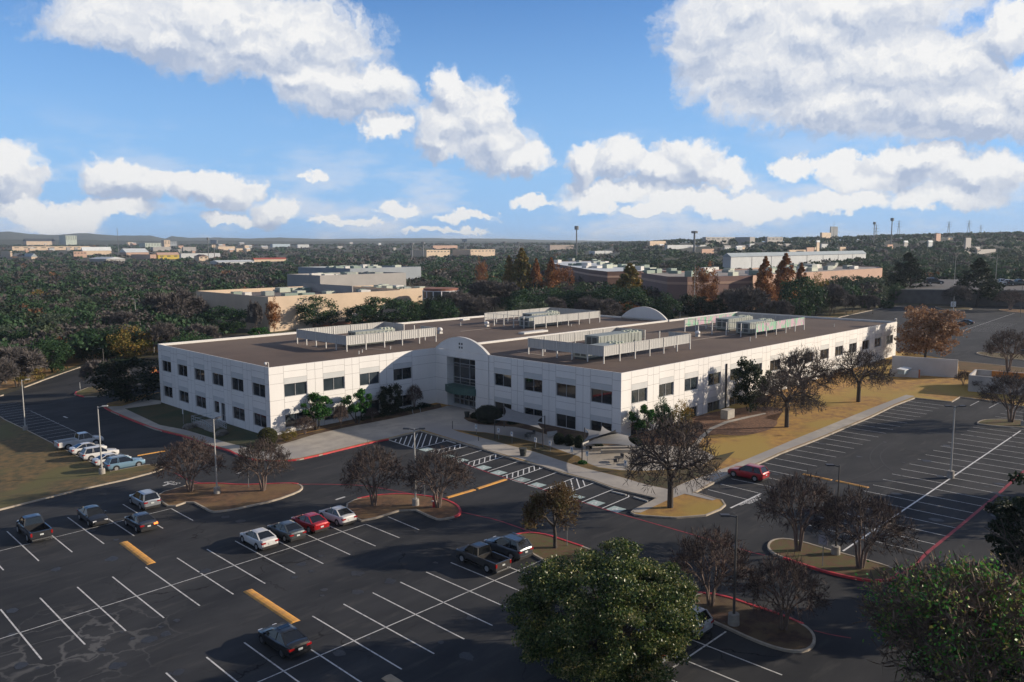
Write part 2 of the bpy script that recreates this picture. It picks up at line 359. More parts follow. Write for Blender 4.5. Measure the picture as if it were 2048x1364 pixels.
def asphalt_mat():
    m = bpy.data.materials.new('asphalt'); m.use_nodes = True; t = m.node_tree; b = t.nodes['Principled BSDF']; l = t.links
    g = t.nodes.new('ShaderNodeNewGeometry')
    def noise(s, d, sc=None, r=.6):
        v = g.outputs['Position']
        if sc:
            mp = t.nodes.new('ShaderNodeMapping'); mp.inputs['Scale'].default_value = sc; l.new(v, mp.inputs[0]); v = mp.outputs[0]
        n = t.nodes.new('ShaderNodeTexNoise'); n.inputs['Scale'].default_value = s; n.inputs['Detail'].default_value = d; n.inputs['Roughness'].default_value = r; l.new(v, n.inputs[0]); return n.outputs['Fac']
    def ramp(v, a, bb):
        r = t.nodes.new('ShaderNodeMapRange'); r.inputs['From Min'].default_value = a; r.inputs['From Max'].default_value = bb; l.new(v, r.inputs[0]); return r.outputs[0]
    def mix(f, a, c):
        n = t.nodes.new('ShaderNodeMixRGB'); l.new(f, n.inputs[0])
        for i, v in ((1, a), (2, c)):
            if isinstance(v, tuple): n.inputs[i].default_value = (*v, 1)
            else: l.new(v, n.inputs[i])
        return n.outputs[0]
    c = mix(ramp(noise(.10, 6, (1, 2.2, 1)), .36, .66), (.024, .027, .032), (.054, .056, .060))
    c = mix(ramp(noise(.6, 7, (.35, 1.6, 1)), .55, .78), c, (.082, .080, .078))
    c = mix(ramp(noise(25, 3), .35, 1.1), c, (.030, .030, .032))
    # sealed cracks and dark crack lines
    nv = t.nodes.new('ShaderNodeTexNoise'); nv.inputs['Scale'].default_value = .5; nv.inputs['Detail'].default_value = 5; l.new(g.outputs['Position'], nv.inputs[0])
    ad = t.nodes.new('ShaderNodeVectorMath'); ad.operation = 'MULTIPLY_ADD'; l.new(nv.outputs['Color'], ad.inputs[0]); ad.inputs[1].default_value = (3.2, 3.2, 0); l.new(g.outputs['Position'], ad.inputs[2])
    vo = t.nodes.new('ShaderNodeTexVoronoi'); vo.feature = 'DISTANCE_TO_EDGE'; vo.inputs['Scale'].default_value = .11; l.new(ad.outputs[0], vo.inputs['Vector'])
    cr_ = ramp(vo.outputs['Distance'], .007, .0015)
    gate = ramp(noise(.05, 3), .50, .60)
    ml = t.nodes.new('ShaderNodeMath'); ml.operation = 'MULTIPLY'; l.new(cr_, ml.inputs[0]); l.new(gate, ml.inputs[1])
    c = mix(ml.outputs[0], c, (.008, .008, .009))
    vo2 = t.nodes.new('ShaderNodeTexVoronoi'); vo2.feature = 'DISTANCE_TO_EDGE'; vo2.inputs['Scale'].default_value = .33; l.new(ad.outputs[0], vo2.inputs['Vector'])
    # pale crack-filler patch near the lower left of the lot
    pc = at(150, 1290)
    dm = t.nodes.new('ShaderNodeVectorMath'); dm.operation = 'DISTANCE'; l.new(g.outputs['Position'], dm.inputs[0]); dm.inputs[1].default_value = pc
    g2 = ramp(dm.outputs['Value'], 8.5, 2.0); c2_ = ramp(vo2.outputs['Distance'], .035, .012)
    m2_ = t.nodes.new('ShaderNodeMath'); m2_.operation = 'MULTIPLY'; l.new(g2, m2_.inputs[0]); l.new(c2_, m2_.inputs[1])
    c = mix(m2_.outputs[0], c, (.11, .11, .11))
    l.new(c, b.inputs['Base Color']); b.inputs['Roughness'].default_value = .9; b.inputs['Specular IOR Level'].default_value = .25
    bp = t.nodes.new('ShaderNodeBump'); bp.inputs['Strength'].default_value = .35; bp.inputs['Distance'].default_value = .02; l.new(noise(30, 3), bp.inputs['Height']); l.new(bp.outputs[0], b.inputs['Normal'])
    return m
ASPH = asphalt_mat()

def axis(lo, hi, fine, base):
    out = set(fine) | set(base); s = 20.0; x = max(base)
    while x < hi: x += s; out.add(x); s *= 1.09
    s = 20.0; x = min(base)
    while x > lo: x -= s; out.add(x); s *= 1.25
    return sorted(out)
xs = axis(-1500, 12000, GX, [-120, -60, 0, 100, 160, 220, 280, 330]); ys = axis(-4000, 12000, GY, [-120, -60, 0, 50, 160, 220, 280, 320])
XX, YY = np.meshgrid(xs, ys); ZZ = gz(XX, YY)
V = np.stack([XX.ravel(), YY.ravel(), ZZ.ravel()], 1); nx = len(xs); ny = len(ys)
ii, jj = np.meshgrid(np.arange(nx-1), np.arange(ny-1)); a = (jj*nx+ii).ravel()
ground = npmesh('ground', V, np.stack([a, a+1, a+nx+1, a+nx], 1), [WOODF]); ground['kind'] = 'structure'
# distant ridge line
def ridge(name, r, prof, m, depth):
    vs = []; n = len(prof)
    for k, rr in enumerate((r-depth*.5, r-depth*.2, r, r+depth*.4)):
        for (px, py) in prof:
            d = PX(px, 480); L_ = math.hypot(d.x, d.y); x = d.x/L_*rr; y = d.y/L_*rr
            z = atr(px, py, r).z
            vs.append((x, y, (0, z*.62, z, z*.8)[k]))
    fs = [(k*n+i, k*n+i+1, (k+1)*n+i+1, (k+1)*n+i) for k in range(3) for i in range(n-1)]
    mb = MB(); mb.add(vs, fs); return mb.build(name, m, smooth=True, kind='structure')
HILLM = mat('hill_forest', (.045,.06,.03), .95, (.09,.09,.06), .02, 8)
rnd = random.Random(5)
def dens(prof, amp):
    out = []
    for (a, b) in zip(prof, prof[1:]):
        k = max(1, int((b[0]-a[0])/8))
        for i in range(k):
            t = i/k; out.append((a[0]+(b[0]-a[0])*t, a[1]+(b[1]-a[1])*t+rnd.uniform(-amp, amp)))
    return out+[prof[-1]]
ridge('hills', 5600, dens([(-400,470),(-100,470),(0,464),(20,463),(60,468),(110,470),(170,466),(230,471),(300,471),(330,477),(345,472),(380,476),(430,475),(500,477),(560,475),(640,478),(740,477),(860,476),(900,477),(1000,477),(1100,480),(1250,482),(1400,484),(2500,484)], .35), HILLM, 1800)
ridge('hills', 3600, dens([(-400,478),(0,479),(150,480),(300,482),(450,481),(600,483),(800,482),(1000,483),(1200,485),(1400,488)], .3), mat('near_hill_forest', (.04,.05,.028), .95, (.07,.075,.05), .03, 8), 700)

lot = W2([(-1500,2600),(-900,1150),(-900,950),(0,793),(47,776),(84,762),(161,735),(240,722),(317,712)])+[(62,168),(196,160),(200,128)]+W2([(1640,650),(1683,634),(1774,614.5),(1800,611),(2150,614),(2900,700)])+[(200,-90),(60,-60),(0,-40),(-25,-25),(-40,-10)]
sheet('car_park', lot, ASPH, .02)
# far upper lot behind the retaining wall and roads near the neighbouring offices
def road(name, pts, m=ASPH, dz=.04): return sheet(name, W2(pts), m, dz)
road('road', [(1820,573),(1900,570),(2048,572),(2300,580),(2300,560),(2048,558),(1900,556),(1830,562)])
road('road', [(255,668),(330,662),(420,668),(640,672),(640,688),(400,690),(262,688)])
road('road', [(870,588),(905,583),(1000,580),(1010,592),(960,600),(880,602)])

LN = at(329,938)
lawn_left = W2([(-700,1010),(-500,900),(0,834),(8,840),(58,864),(109,890),(157,915),(194,931),(222,945),(290,932),(312,930),(329,938),(300,948),(255,960),(151,983),(60,1006),(0,1021),(-300,1090),(-600,1190)])
parcel = W2([(209,816),(226,826),(310,860),(381,876.6),(433,895.7),(459,903),(474,911.5),(499,920.6),(532,924),(566,924),(599,920.6),(640,911.5),(701,896.4),(740,887),(777,880),(806,872),(841.5,863.4),(896,879),(935,891.6),(967,900),(1009,913.4),(1038,922.8),(1060,928),(1086,934.5),(1129,949.4),(1186,963.5),(1226,978.4),(1316,998.7),(1268,1022),(1263,1027),(1270,1031),(1286,1033.5),(1353,1037.6),(1411,1032.7),(1440,1020.6),(1450,1012),(1443.5,1002),(1432,999.7),(1389,986.8),(1432,965),(1458,953),(1514.5,930),(1560,909),(1636,880),(1740,836),(1788,812.6),(1830,797),(1903,805),(1920,795.2),(1990,804),(2048,815),(2300,850),(2300,760),(2048,737.3),(1981,729.8),(1916,723.8),(1800,716)])+[(193,66),(193,112),(160,125),(160,152),(52,152)]+W2([(318,786),(288,790),(215,808)])
roadisl = W2([(149,790),(153,785),(176,776.3),(193.5,774.5),(215,785),(214.6,791.3),(190,794),(169,794.8)])
I1 = W2([(313,990),(373,973),(385,970),(433,968.7),(483,972),(582,968.7),(599,971),(606,977),(596,986),(549,1003),(499,1014),(466,1021),(431,1026),(420,1024),(410,1018),(382,1003),(341,1017),(322,1004)])
I2 = W2([(688,1013),(715,999.5),(749,993),(804,989.4),(859,995),(890,1001),(912,1011),(921,1021),(920,1030),(909,1036),(884,1041),(871,1040),(820,1016),(728,1045.5),(710,1037)])
I3 = W2([(1032,1072),(1046,1068.6),(1071,1068.6),(1097,1073),(1129,1084),(1165,1096),(1190,1106),(1180,1135),(1130,1145),(1075,1116),(1050,1100)])
I4 = W2([(1536,1097.5),(1539,1087.2),(1552,1081),(1573,1080),(1603.7,1086),(1650,1100),(1700,1114),(1753,1128.3),(1784.5,1138.8),(1797,1149.4),(1791.5,1158),(1770,1164),(1735,1163.5),(1700,1157.3),(1660,1148),(1620,1136.5),(1567,1118),(1545,1108)])
I5 = W2([(1385,1205),(1398,1189),(1431,1192),(1464,1200),(1505,1214.5),(1563,1233),(1608,1253.4),(1626,1270),(1629.4,1286),(1620,1300.6),(1595.5,1306.8),(1556.5,1300.6),(1505,1282),(1440,1251.4),(1400,1235)])
I6 = W2([(1149,1325),(1153,1316),(1170,1310),(1283,1329),(1326,1348),(1290,1372),(1262,1378),(1208,1347)])
I7 = W2([(1953,848),(1962,842.8),(1974,840.6),(2015,840),(2048,843.6),(2110,850),(2110,864),(2048,856.5),(2012,855.3),(1968,851)])
I8 = W2([(1952,708.7),(1957,705),(1975,705.7),(2048,710),(2140,714),(2140,727),(2048,721),(1996,717.8)])
I9 = W2([(1868,614.5),(1880,612.5),(1935,615),(1947,618),(1935,620),(1890,619)])
I10 = W2([(1996,621),(2004,618.5),(2048,620),(2110,623),(2110,629),(2030,626)])
P_main = sheet('lawn', parcel, GOLD, .15); sheet('lawn', lawn_left, GRASS, .15); sheet('lawn', roadisl, GRASS, .15)
kc = MB(); kr = MB()
for k, (poly, m) in enumerate(((I1, ISL), (I2, ISL), (I3, ISLG), (I4, ISLG), (I5, DIRT), (I6, DIRT), (I7, ISLG), (I8, ISLG), (I9, ISLG), (I10, ISL))):
    p = smooth_poly(poly, 1) if k not in (5,) else poly
    sheet('island', p, m, .15); kerb_mb(kc, p, .22, .18, True)
kerb_mb(kc, parcel[:56], .22, .18); kerb_mb(kc, lawn_left[2:], .2, .17); kerb_mb(kc, roadisl, .2, .17, True)
kc.build('kerb', KERB, kind='structure')
RK = [[(209,816),(226,826),(310,860),(381,876.6),(433,895.7),(459,903),(474,911.5),(499,920.6),(532,924),(566,924),(599,920.6),(640,911.5),(701,896.4),(740,887),(777,880)],
      [(385,970),(433,968.7),(483,972),(540,970),(582,968.7),(596,970.3)],
      [(715,999.5),(749,993),(804,989.4),(859,995),(890,1001),(912,1011),(920.5,1021),(920,1030),(909,1036)],
      [(1032,1072),(1046,1068.6),(1071,1068.6),(1097,1073),(1129,1084),(1165,1096)],
      [(1567,1118),(1620,1136.5),(1660,1148),(1700,1157.3),(1735,1163.5),(1770,1164),(1791.5,1158),(1796.6,1149.5)],
      [(1398,1189),(1431,1192),(1464,1200),(1505,1214.5),(1563,1233),(1606,1252)],
      [(169,794.8),(149,790),(153,785)]]
for p in RK: kerb_mb(kr, smooth_poly(W2(p), 1, False), .27, .20)
kr.build('red_kerb', REDP, kind='structure')

def quad(name, pts, m, dz=.165): return sheet(name, W2(pts), m, dz)
# lawns in the building's shade, plaza, paths and beds on the office parcel
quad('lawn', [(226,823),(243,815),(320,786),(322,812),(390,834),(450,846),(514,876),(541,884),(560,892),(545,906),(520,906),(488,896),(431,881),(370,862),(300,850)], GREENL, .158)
quad('pavement', [(213,815),(243,814),(290,799),(322,803),(322,809),(250,819),(320,852),(370,861.5),(431,880),(490,896),(520,905),(500,918),(474,909.5),(459,901),(433,893.7),(381,874.6),(310,858),(226,824)], CONC, .17)
quad('plaza', [(500,918),(520,905),(548,904),(559,888),(633,870),(691,857),(790,838),(822,831),(884,817),(895,813),(950,817),(950,828),(931,833),(928,839),(937,844.7),(957,850.3),(990.6,853.5),(1030,856),(1075,866),(1120,878),(1165,890),(1200,894),(1260,893),(1330,893),(1400,900),(1430,915),(1405,934),(1350,941),(1289,944.5),(1242,943),(1197,937),(1172,927.7),(1158,915.4),(1135,908),(1105,897),(1074,887.7),(1022.5,875.4),(971,867),(920,862.5),(905,861),(880,858),(845,861.5),(806,870.5),(777,878),(740,885),(701,894.5),(640,909.5),(599,918.6),(566,922),(532,922)], CONC, .17)
quad('pavement', [(845,861.5),(880,857.5),(905,861),(920,866.5),(988,884.6),(1072,907),(1121,923.6),(1174,940),(1240,956.4),(1295,972.8),(1340,982),(1372,967),(1426,947),(1460,935),(1560,893),(1591,880),(1740,819.4),(1812,791.6),(1830,794),(1788,810.5),(1740,834),(1636,878),(1560,907),(1514.5,928),(1458,951),(1430,963.5),(1385,987.5),(1432,1001.5),(1425,1004),(1369,990.5),(1337,1002.5),(1282,1028.5),(1268,1028),(1266,1024),(1312,999),(1226,976.5),(1186,962),(1129,947.5),(1060,926),(1009,911.5),(935,889.6),(896,877.3)], CONC, .176)
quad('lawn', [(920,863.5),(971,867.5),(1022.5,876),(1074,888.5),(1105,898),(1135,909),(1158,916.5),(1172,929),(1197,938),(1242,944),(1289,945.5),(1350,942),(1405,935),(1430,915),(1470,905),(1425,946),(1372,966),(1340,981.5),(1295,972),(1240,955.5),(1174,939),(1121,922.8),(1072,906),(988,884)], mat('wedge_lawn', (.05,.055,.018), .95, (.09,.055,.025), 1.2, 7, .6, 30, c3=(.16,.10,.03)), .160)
quad('flower_bed', [(541,881),(560,892),(559,888),(633,870),(691,857),(790,838),(822,831),(884,817),(880,809),(800,827),(700,850),(600,871)], DIRT, .178)
quad('flower_bed', [(950,818),(950,828),(931,833),(928,839),(937,844.7),(957,850.3),(990.6,853.5),(1030,856),(1075,866),(1120,878),(1165,890),(1200,894),(1260,893),(1262,870),(1120,855),(1000,830)], DIRT, .178)
quad('leaf_litter_bed', smooth_poly([(1262,872),(1240,893),(1300,895),(1378,893),(1395,880),(1430,870),(1470,874),(1500,872),(1540,862),(1556,850),(1552,842),(1520,838),(1580,822),(1520,812),(1400,830)], 1), LEAFL, .162)
quad('garden_edging', [(1372,900),(1384,894),(1400,875),(1420,858),(1450,845),(1490,836),(1530,828),(1532,830),(1494,839),(1456,848),(1426,861),(1407,878),(1392,898),(1376,903)], CONC, .20)
quad('dry_grass_strip', [(-250,800),(0,781),(47,770),(84,756),(161,729),(240,715),(318,703),(318,690),(230,700),(150,712),(60,745),(-100,775)], mat('straw_grass', (.34,.20,.07), .95, (.20,.12,.05), .5, 7, .7, 14), .05)
quad('dry_grass_strip', [(1560,655),(1683,632),(1774,613),(1800,609),(1790,607),(1700,622),(1540,648)], GRASS, .06)
quad('dry_grass_strip', [(1916,724),(1981,730),(2048,737.5),(2200,748),(2200,762),(2048,752),(1920,742)], mat('rust_grass', (.16,.085,.03), .95, (.10,.07,.02), .5, 7, .7, 14), .17)
ks = MB()
for p in ([(47,776),(84,762),(161,735)], [(-100,812),(0,793),(6,791)], [(1640,650),(1683,634),(1774,614.5)], [(1916,723.8),(1981,729.8),(2048,737.3)]): kerb_mb(ks, W2(p), .35, .2)
ks.build('kerb', KERB, kind='structure')

# red fire-lane lines painted on the asphalt
rl = MB()
def pline(mb, pts, w, dz=.035, it=1):
    q = smooth_poly(W2(pts), it, False) if it else W2(pts)
    for a_, b_ in zip(q, q[1:]): line_mb(mb, a_, b_, w, dz)
pline(rl, [(905,917),(930,928),(980,946.8),(1059,970),(1120.6,990.7),(1231.4,1025.9),(1340,1056.7),(1382,1068.7),(1505,1105.7),(1530,1111)], .17, it=0)
pline(rl, [(312,929),(319,931.4),(366,956.3),(393,964.6),(412,969)], .17)
pline(rl, [(598,969),(640,968.7),(718,970.3),(758.8,976),(827.5,989)], .15)
pline(rl, [(921,1024),(960,1033),(990.5,1039),(1059,1063),(1075,1069)], .17)
pline(rl, [(1798.5,1153),(1830,1130),(1855,1105.4),(1914.7,1057),(1953.4,1024.5),(1992,992.8),(2013,973.4),(2048,942.6),(2100,905)], .3, it=0)
pline(rl, [(1355,1165),(1398,1186)], .17); pline(rl, [(1628,1261.7),(1660,1270),(1702,1277)], .12)
rl.build('fire_lane_line', REDL, kind='structure')

# white stall lines
wl = MB(); wb = MB()
S = 2.74
def row(y0, xa, i0, i1, half=5.49, w=.11, centre=True, up=True, down=True, skip=()):
    for i in range(i0, i1+1):
        if i in skip: continue
        x = xa+i*S; line_mb(wl, (x, y0-(half if down else 0)), (x, y0+(half if up else 0)), w)
    if centre: line_mb(wl, (xa+i0*S-1, y0), (xa+i1*S, y0), w*.9)
a1 = at(241,1131.5-0) ; c1 = at(172.4,1062); c1b = at(339.6,1016)
y1 = (c1.y+c1b.y)/2
row(y1, c1.x, -5, 2); line_mb(wl, (c1.x+2*S, y1), (c1b.x, y1), .1); line_mb(wl, (c1b.x, y1), (c1b.x, y1-5.5), .11)
q0 = at(43.9,1271.6); q1 = at(725,1046); y2 = (q0.y+q1.y)/2; sx = (q1.x-q0.x)/11
for i in range(-5, 12):
    x = q0.x+i*sx; line_mb(wl, (x, y2-5.49), (x, y2+(5.49 if i < 11 else 0)), .11)
line_mb(wl, (q0.x-5*sx, y2), (q1.x, y2), .10)
line_mb(wl, at(776,1034), at(838,1060), .11)
q0 = at(571,1345.5); q1 = at(985,1160); y3 = (q0.y+q1.y)/2; n3 = round((q1.x-q0.x)/S); s3 = (q1.x-q0.x)/n3
xe = at(1074,1117.5).x
for i in range(-8, n3+2): x = q0.x+i*s3; line_mb(wl, (x, y3-5.49), (x, y3+5.49 if x < xe-1 else y3), .11)
line_mb(wl, (q0.x-8*s3, y3), (xe, y3), .10)
q0 = at(1326.5,1349); q1 = at(1452,1263.7); y4 = (q0.y+q1.y)/2; x0 = at(1368,1320).x; x1 = at(1411,1291).x
line_mb(wl, (q0.x, y4), (q1.x, y4), .13)
for x in (x0, x1, x0-(x1-x0)): line_mb(wl, (x, y4-5.49), (x, y4+5.3 if x > q0.x else y4), .11)
# right lot, stalls against the kerb then the double rows
k0 = at(1756.8,874.3); k1 = at(1885,811.1); sk = (k1.x-k0.x)/10
yk0 = (at(1416,979.5)).y
for i in range(-10, 11):
    x = k0.x+i*sk; y = k0.y
    if x < at(1600,965).x-sk*3.4: continue
    line_mb(wl, (x, y), (x, y+5.35), .10)
for p, q in (((1416,979.5),(1495,999.5)), ((1441,968.5),(1522,987.5)), ((1463,958),(1545,974.5))): line_mb(wl, at(*p), at(*q), .11)
line_mb(wb, at(1461,1016.5), at(1522,987.5), .2)
b0 = at(1884.8,966.7); b1 = at(1814.4,1016.9); yb = (b0.y+b1.y)/2; sb = (b0.x-b1.x)/4
line_mb(wb, (at(1688,1103).x, yb), (at(2044,862).x, yb), .17)
xi = at(1690,1100).x
i = -40
while i < 60:
    x = b0.x+i*sb; i += 1
    if x < xi+1.0: continue
    if x > at(2044,862).x+2: break
    line_mb(wl, (x, yb-5.4), (x, yb+5.4), .10)
for i in range(4): x = at(2090,862).x+sb*(i+1); line_mb(wl, (x, yb-5), (x, yb+5), .1)
for p, q in (((1940,811.7),(1958,802.5)), ((1978,816.3),(1997,806)), ((2025,816.5),(2032,812.5))): line_mb(wl, at(*p), at(*q), .12)
# far right lot
fb0 = at(1901,670); fb1 = at(2030,626); yf = fb0.y
line_mb(wl, fb0, fb1, .13); f0 = at(1955,648)
for i in range(-7, 3):
    x = f0.x+i*S*1.0; line_mb(wl, (x, f0.y-9), (x, f0.y+1), .10)
    if i < 2: line_mb(wl, (x, f0.y-34), (x, f0.y-24), .10)
line_mb(wl, at(1870,631), at(1903,620), .1)
# left lot
g0 = at(8,839.6); g1 = at(88.9,877.5)
for i in range(-6, 13): y = g0.y+(g1.y-g0.y)*i/8; line_mb(wl, (g0.x, y), (g0.x+5.6, y), .09)
line_mb(wl, at(61,822), at(152,864), .07)
# accessible bays
def c6(x, y): return (740+x/6.4, 840+y/6.4)
def c7(x, y): return (980+x/5.689, 880+y/5.689)
for a_, b_ in (((240,258),(590,372)),((590,372),(990,268)),((320,280),(335,250)),((375,300),(405,228)),((430,320),(472,212)),((485,335),(540,195)),((540,352),(608,178)),((597,362),(668,168)),((662,350),(722,183)),((755,325),(790,205)),((840,300),(865,225)),((930,278),(942,252)),
    ((755,415),(1155,312)),((855,438),(1250,338)),((805,430),(815,400)),((875,430),(885,382)),((940,418),(955,365)),((1010,402),(1025,348)),((1080,382),(1090,330)),((1150,360),(1155,312)),((1020,510),(1430,390)),
    ((1265,545),(1610,438)),((1300,598),(1705,472)),((1255,580),(1270,545)),((1325,585),(1340,522)),((1395,565),(1405,500)),((1465,545),(1472,480)),((1535,522),(1540,462)),((1605,500),(1610,438)),((1505,662),(1905,530))):
    line_mb(wb, at(*c6(*a_)), at(*c6(*b_)), .13, .036)
for a_, b_ in (((140,415),(500,295)),((230,450),(600,320)),((193,440),(193,400)),((255,430),(260,378)),((318,415),(322,352)),((380,392),(382,335)),((445,372),(445,312)),((508,355),(500,295)),((562,330),(568,312)),((395,503),(755,372)),
    ((600,570),(965,432)),((825,628),(1180,492)),((700,590),(690,537)),((765,610),(742,515)),((830,625),(800,495)),((890,600),(857,478)),((948,580),(920,455)),((1020,552),(982,435)),((1080,525),(1055,458)),((1045,708),(1400,565)),((1275,780),(1580,650)),((1580,650),(1575,630))):
    line_mb(wb, at(*c7(*a_)), at(*c7(*b_)), .13, .036)
for a_, b_ in (((326,972),(340,967.5)), ((671,1000),(690,994)), ((474,948),(484,944)), ((127,833),(135,836))): line_mb(wl, at(*a_), at(*b_), .3)
wl.build('parking_lines', WHTP, kind='structure'); wb.build('parking_lines', WHTB, kind='structure')
TEAL = mat('pale_bay_symbol_paint', (.46,.56,.53), .7, (.36,.46,.44), 3, 5)
sq = MB(); sy = MB()
for c in [c6(725,378), c6(985,470), c6(1160,520), c6(1448,613), c6(1645,678), c6(1940,770), c7(355,460), c7(535,517), c7(970,655), c7(1195,722), c7(1430,792)]:
    p = at(*c); h = .78
    vs = [(p.x+i*h, p.y+j*h, gf(p.x+i*h, p.y+j*h)+.034) for i, j in ((-1,-1),(1,-1),(1,1),(-1,1))]; sq.add(vs, [(0,1,2,3)])
    # wheelchair pictogram: head, back, seat, leg and wheel arc, read from the drive aisle (-X side)
    def T(u, v): return (p.x+v*.62, p.y-u*.62)
    for a_, b_ in (((-.15,.55),(-.1,.05)), ((-.1,.05),(.3,.05)), ((.3,.05),(.45,-.5)), ((-.12,.3),(.2,.3))): line_mb(sy, T(*a_), T(*b_), .11, .040)
    arc = [(-.02+.42*math.cos(t), -.18+.42*math.sin(t)) for t in [R(100+d) for d in range(0, 250, 30)]]
    for a_, b_ in zip(arc, arc[1:]): line_mb(sy, T(*a_), T(*b_), .09, .041)
    hd = T(-.17, .78); sy.add([(hd[0]+.1*math.cos(t), hd[1]+.1*math.sin(t), gf(*hd)+.042) for t in [k*math.pi/4 for k in range(8)]], [tuple(range(8))])
sq.build('bay_symbol_square', TEAL, kind='structure'); sy.build('bay_symbol', mat('bay_symbol_white', (.75,.77,.75), .7), kind='structure')
# lettering painted on the asphalt
def ptext(s, px, ang, size, m, name='pavement_lettering', sy=1.0):
    cu = bpy.data.curves.new(name, 'FONT'); cu.body = s; cu.size = size; cu.align_x = 'CENTER'; cu.align_y = 'CENTER'; cu.offset = .012*size
    o = bpy.data.objects.new(name, cu); col.objects.link(o); dg = bpy.context.evaluated_depsgraph_get(); me = bpy.data.meshes.new_from_object(o.evaluated_get(dg)); bpy.data.objects.remove(o)
    p = at(*px); ca, sa = math.cos(ang), math.sin(ang)
    for v in me.vertices: x, y = v.co.x, v.co.y*sy; v.co = (p.x+x*ca-y*sa, p.y+x*sa+y*ca, 0); v.co.z = gf(v.co.x, v.co.y)+.038
    me.materials.clear(); me.materials.append(m); o = bpy.data.objects.new(name, me); col.objects.link(o); o['kind'] = 'structure'; return o
ptext('RESERVED FOR', (1499,1001), 0, .62, WHTB); ptext('VISITORS', (1508,1002.5), 0, .6, WHTB)
ptext('STOP', (345,966), R(90+14), .9, WHTP, sy=1.4)

# yellow speed bumps
def bump(a, b, w, lab, m=YELP, h=.09):
    a = at(*a); b = at(*b); d = (b-a); d.z = 0; L_ = d.length; d.normalize(); n = Vector((-d.y, d.x, 0)); mb = MB(); vs = []
    for k in (0, .02, .98, 1):
        q = a+d*L_*k; e = 1 if 0 < k < 1 else .25
        for s_, z in ((-.5, 0), (-.3, h*.75), (0, h), (.3, h*.75), (.5, 0)): r_ = q+n*w*s_; vs.append((r_.x, r_.y, gf(r_.x, r_.y)+.02+z*e))
    mb.add(vs, [(5*i+j, 5*i+j+1, 5*i+j+6, 5*i+j+5) for i in range(3) for j in range(4)])
    tag(mb.build('speed_bump', m), lab, 'speed bump', 'painted speed bumps in the car parks')
bump((246.3,1084.4),(303.5,1128),.75,'yellow speed bump in the aisle below the dark braking sedan')
bump((495,1181),(592,1245),.75,'yellow speed bump just above the black sedan with sunroof')
bump((772,1353),(830,1390),.75,'worn bump cut off by the bottom edge of the photo', mat('worn_bump', (.42,.33,.22), .8, (.3,.25,.18), 2, 6))
bump((893,996),(949.4,979.5),.6,'yellow speed bump touching the red kerb beside the fire hydrant island')
bump((954,978),(1012,959),.6,'yellow speed bump reaching the red line of the accessible bays')
bump((1605.6,948.6),(1663.7,961),.5,'pale orange speed bump nearer the red hatchback')
bump((1671.6,961.8),(1736.7,976),.5,'pale orange speed bump crossed by the lamp post in the right lot')
bump((274,912),(334,901.6),.4,'thin orange bump past the noses of the white cars')
bump((1967.5,1019),(2012,1029),.5,'faded bump beyond the red line at the right edge', mat('worn_bump', (.42,.33,.22)))
def wstop(a, b, lab):
    a = at(*a); b = at(*b); mb = MB(); mb.bar((a.x, a.y, a.z+.08), (b.x, b.y, b.z+.08), .16, .12)
    tag(mb.build('wheel_stop', mat('wheel_stop_concrete', (.55,.55,.53), .8, (.35,.35,.34), 3)), lab, 'wheel stop', 'concrete wheel stops')
wstop(c7(1385,592), c7(1550,634), 'concrete wheel stop in the second bay from the corner of the pavement')
wstop(c7(1635,656), c7(1795,705), 'concrete wheel stop in the last bay by the pavement corner')
wstop(c6(980,270), c6(1095,305), 'concrete wheel stop beside the large hatched area')

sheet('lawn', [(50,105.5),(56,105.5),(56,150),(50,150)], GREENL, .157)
sheet('flower_bed', [(54,103.6),(84,103.2),(84,107),(54,107)], DIRT, .1795)

def c1_(x, y): return (1740+x/6.649, 760+y/6.649)
tm_ = MB()
pline(tm_, [c1_(470,1300), c1_(330,1230), c1_(190,1130), c1_(130,1030), c1_(150,960), c1_(260,880)], .16, .030, 2)
pline(tm_, [(1786,950),(1752,940),(1738,918),(1745,900),(1765,886)], .14, .030, 2)
pline(tm_, [(1700,960),(1745,945),(1768,930)], .12, .030, 1)
tm_.build('tyre_marks', mat('tyre_mark', (.022,.023,.025), .8, (.040,.041,.044), 4, 5), kind='structure')
os_ = MB(); ro = random.Random(8)
for k in range(110):
    p = at(ro.uniform(0, 1500), ro.uniform(1030, 1360)) if k < 70 else at(ro.uniform(1450, 2040), ro.uniform(840, 1100)); r0 = ro.uniform(.12, .55); n_ = 11; a0 = ro.random()*6
    pts = [(p.x+r0*ro.uniform(.6, 1.2)*math.cos(a0+2*math.pi*i/n_), p.y+r0*1.3*ro.uniform(.6, 1.2)*math.sin(a0+2*math.pi*i/n_)) for i in range(n_)]; os_.add([(x, y, gf(x, y)+.026+.0001*k) for x, y in pts], [tuple(range(n_))])
os_.build('oil_stains', mat('oil_stain', (.020,.020,.021), .55, (.040,.040,.042), 5, 5), kind='structure')
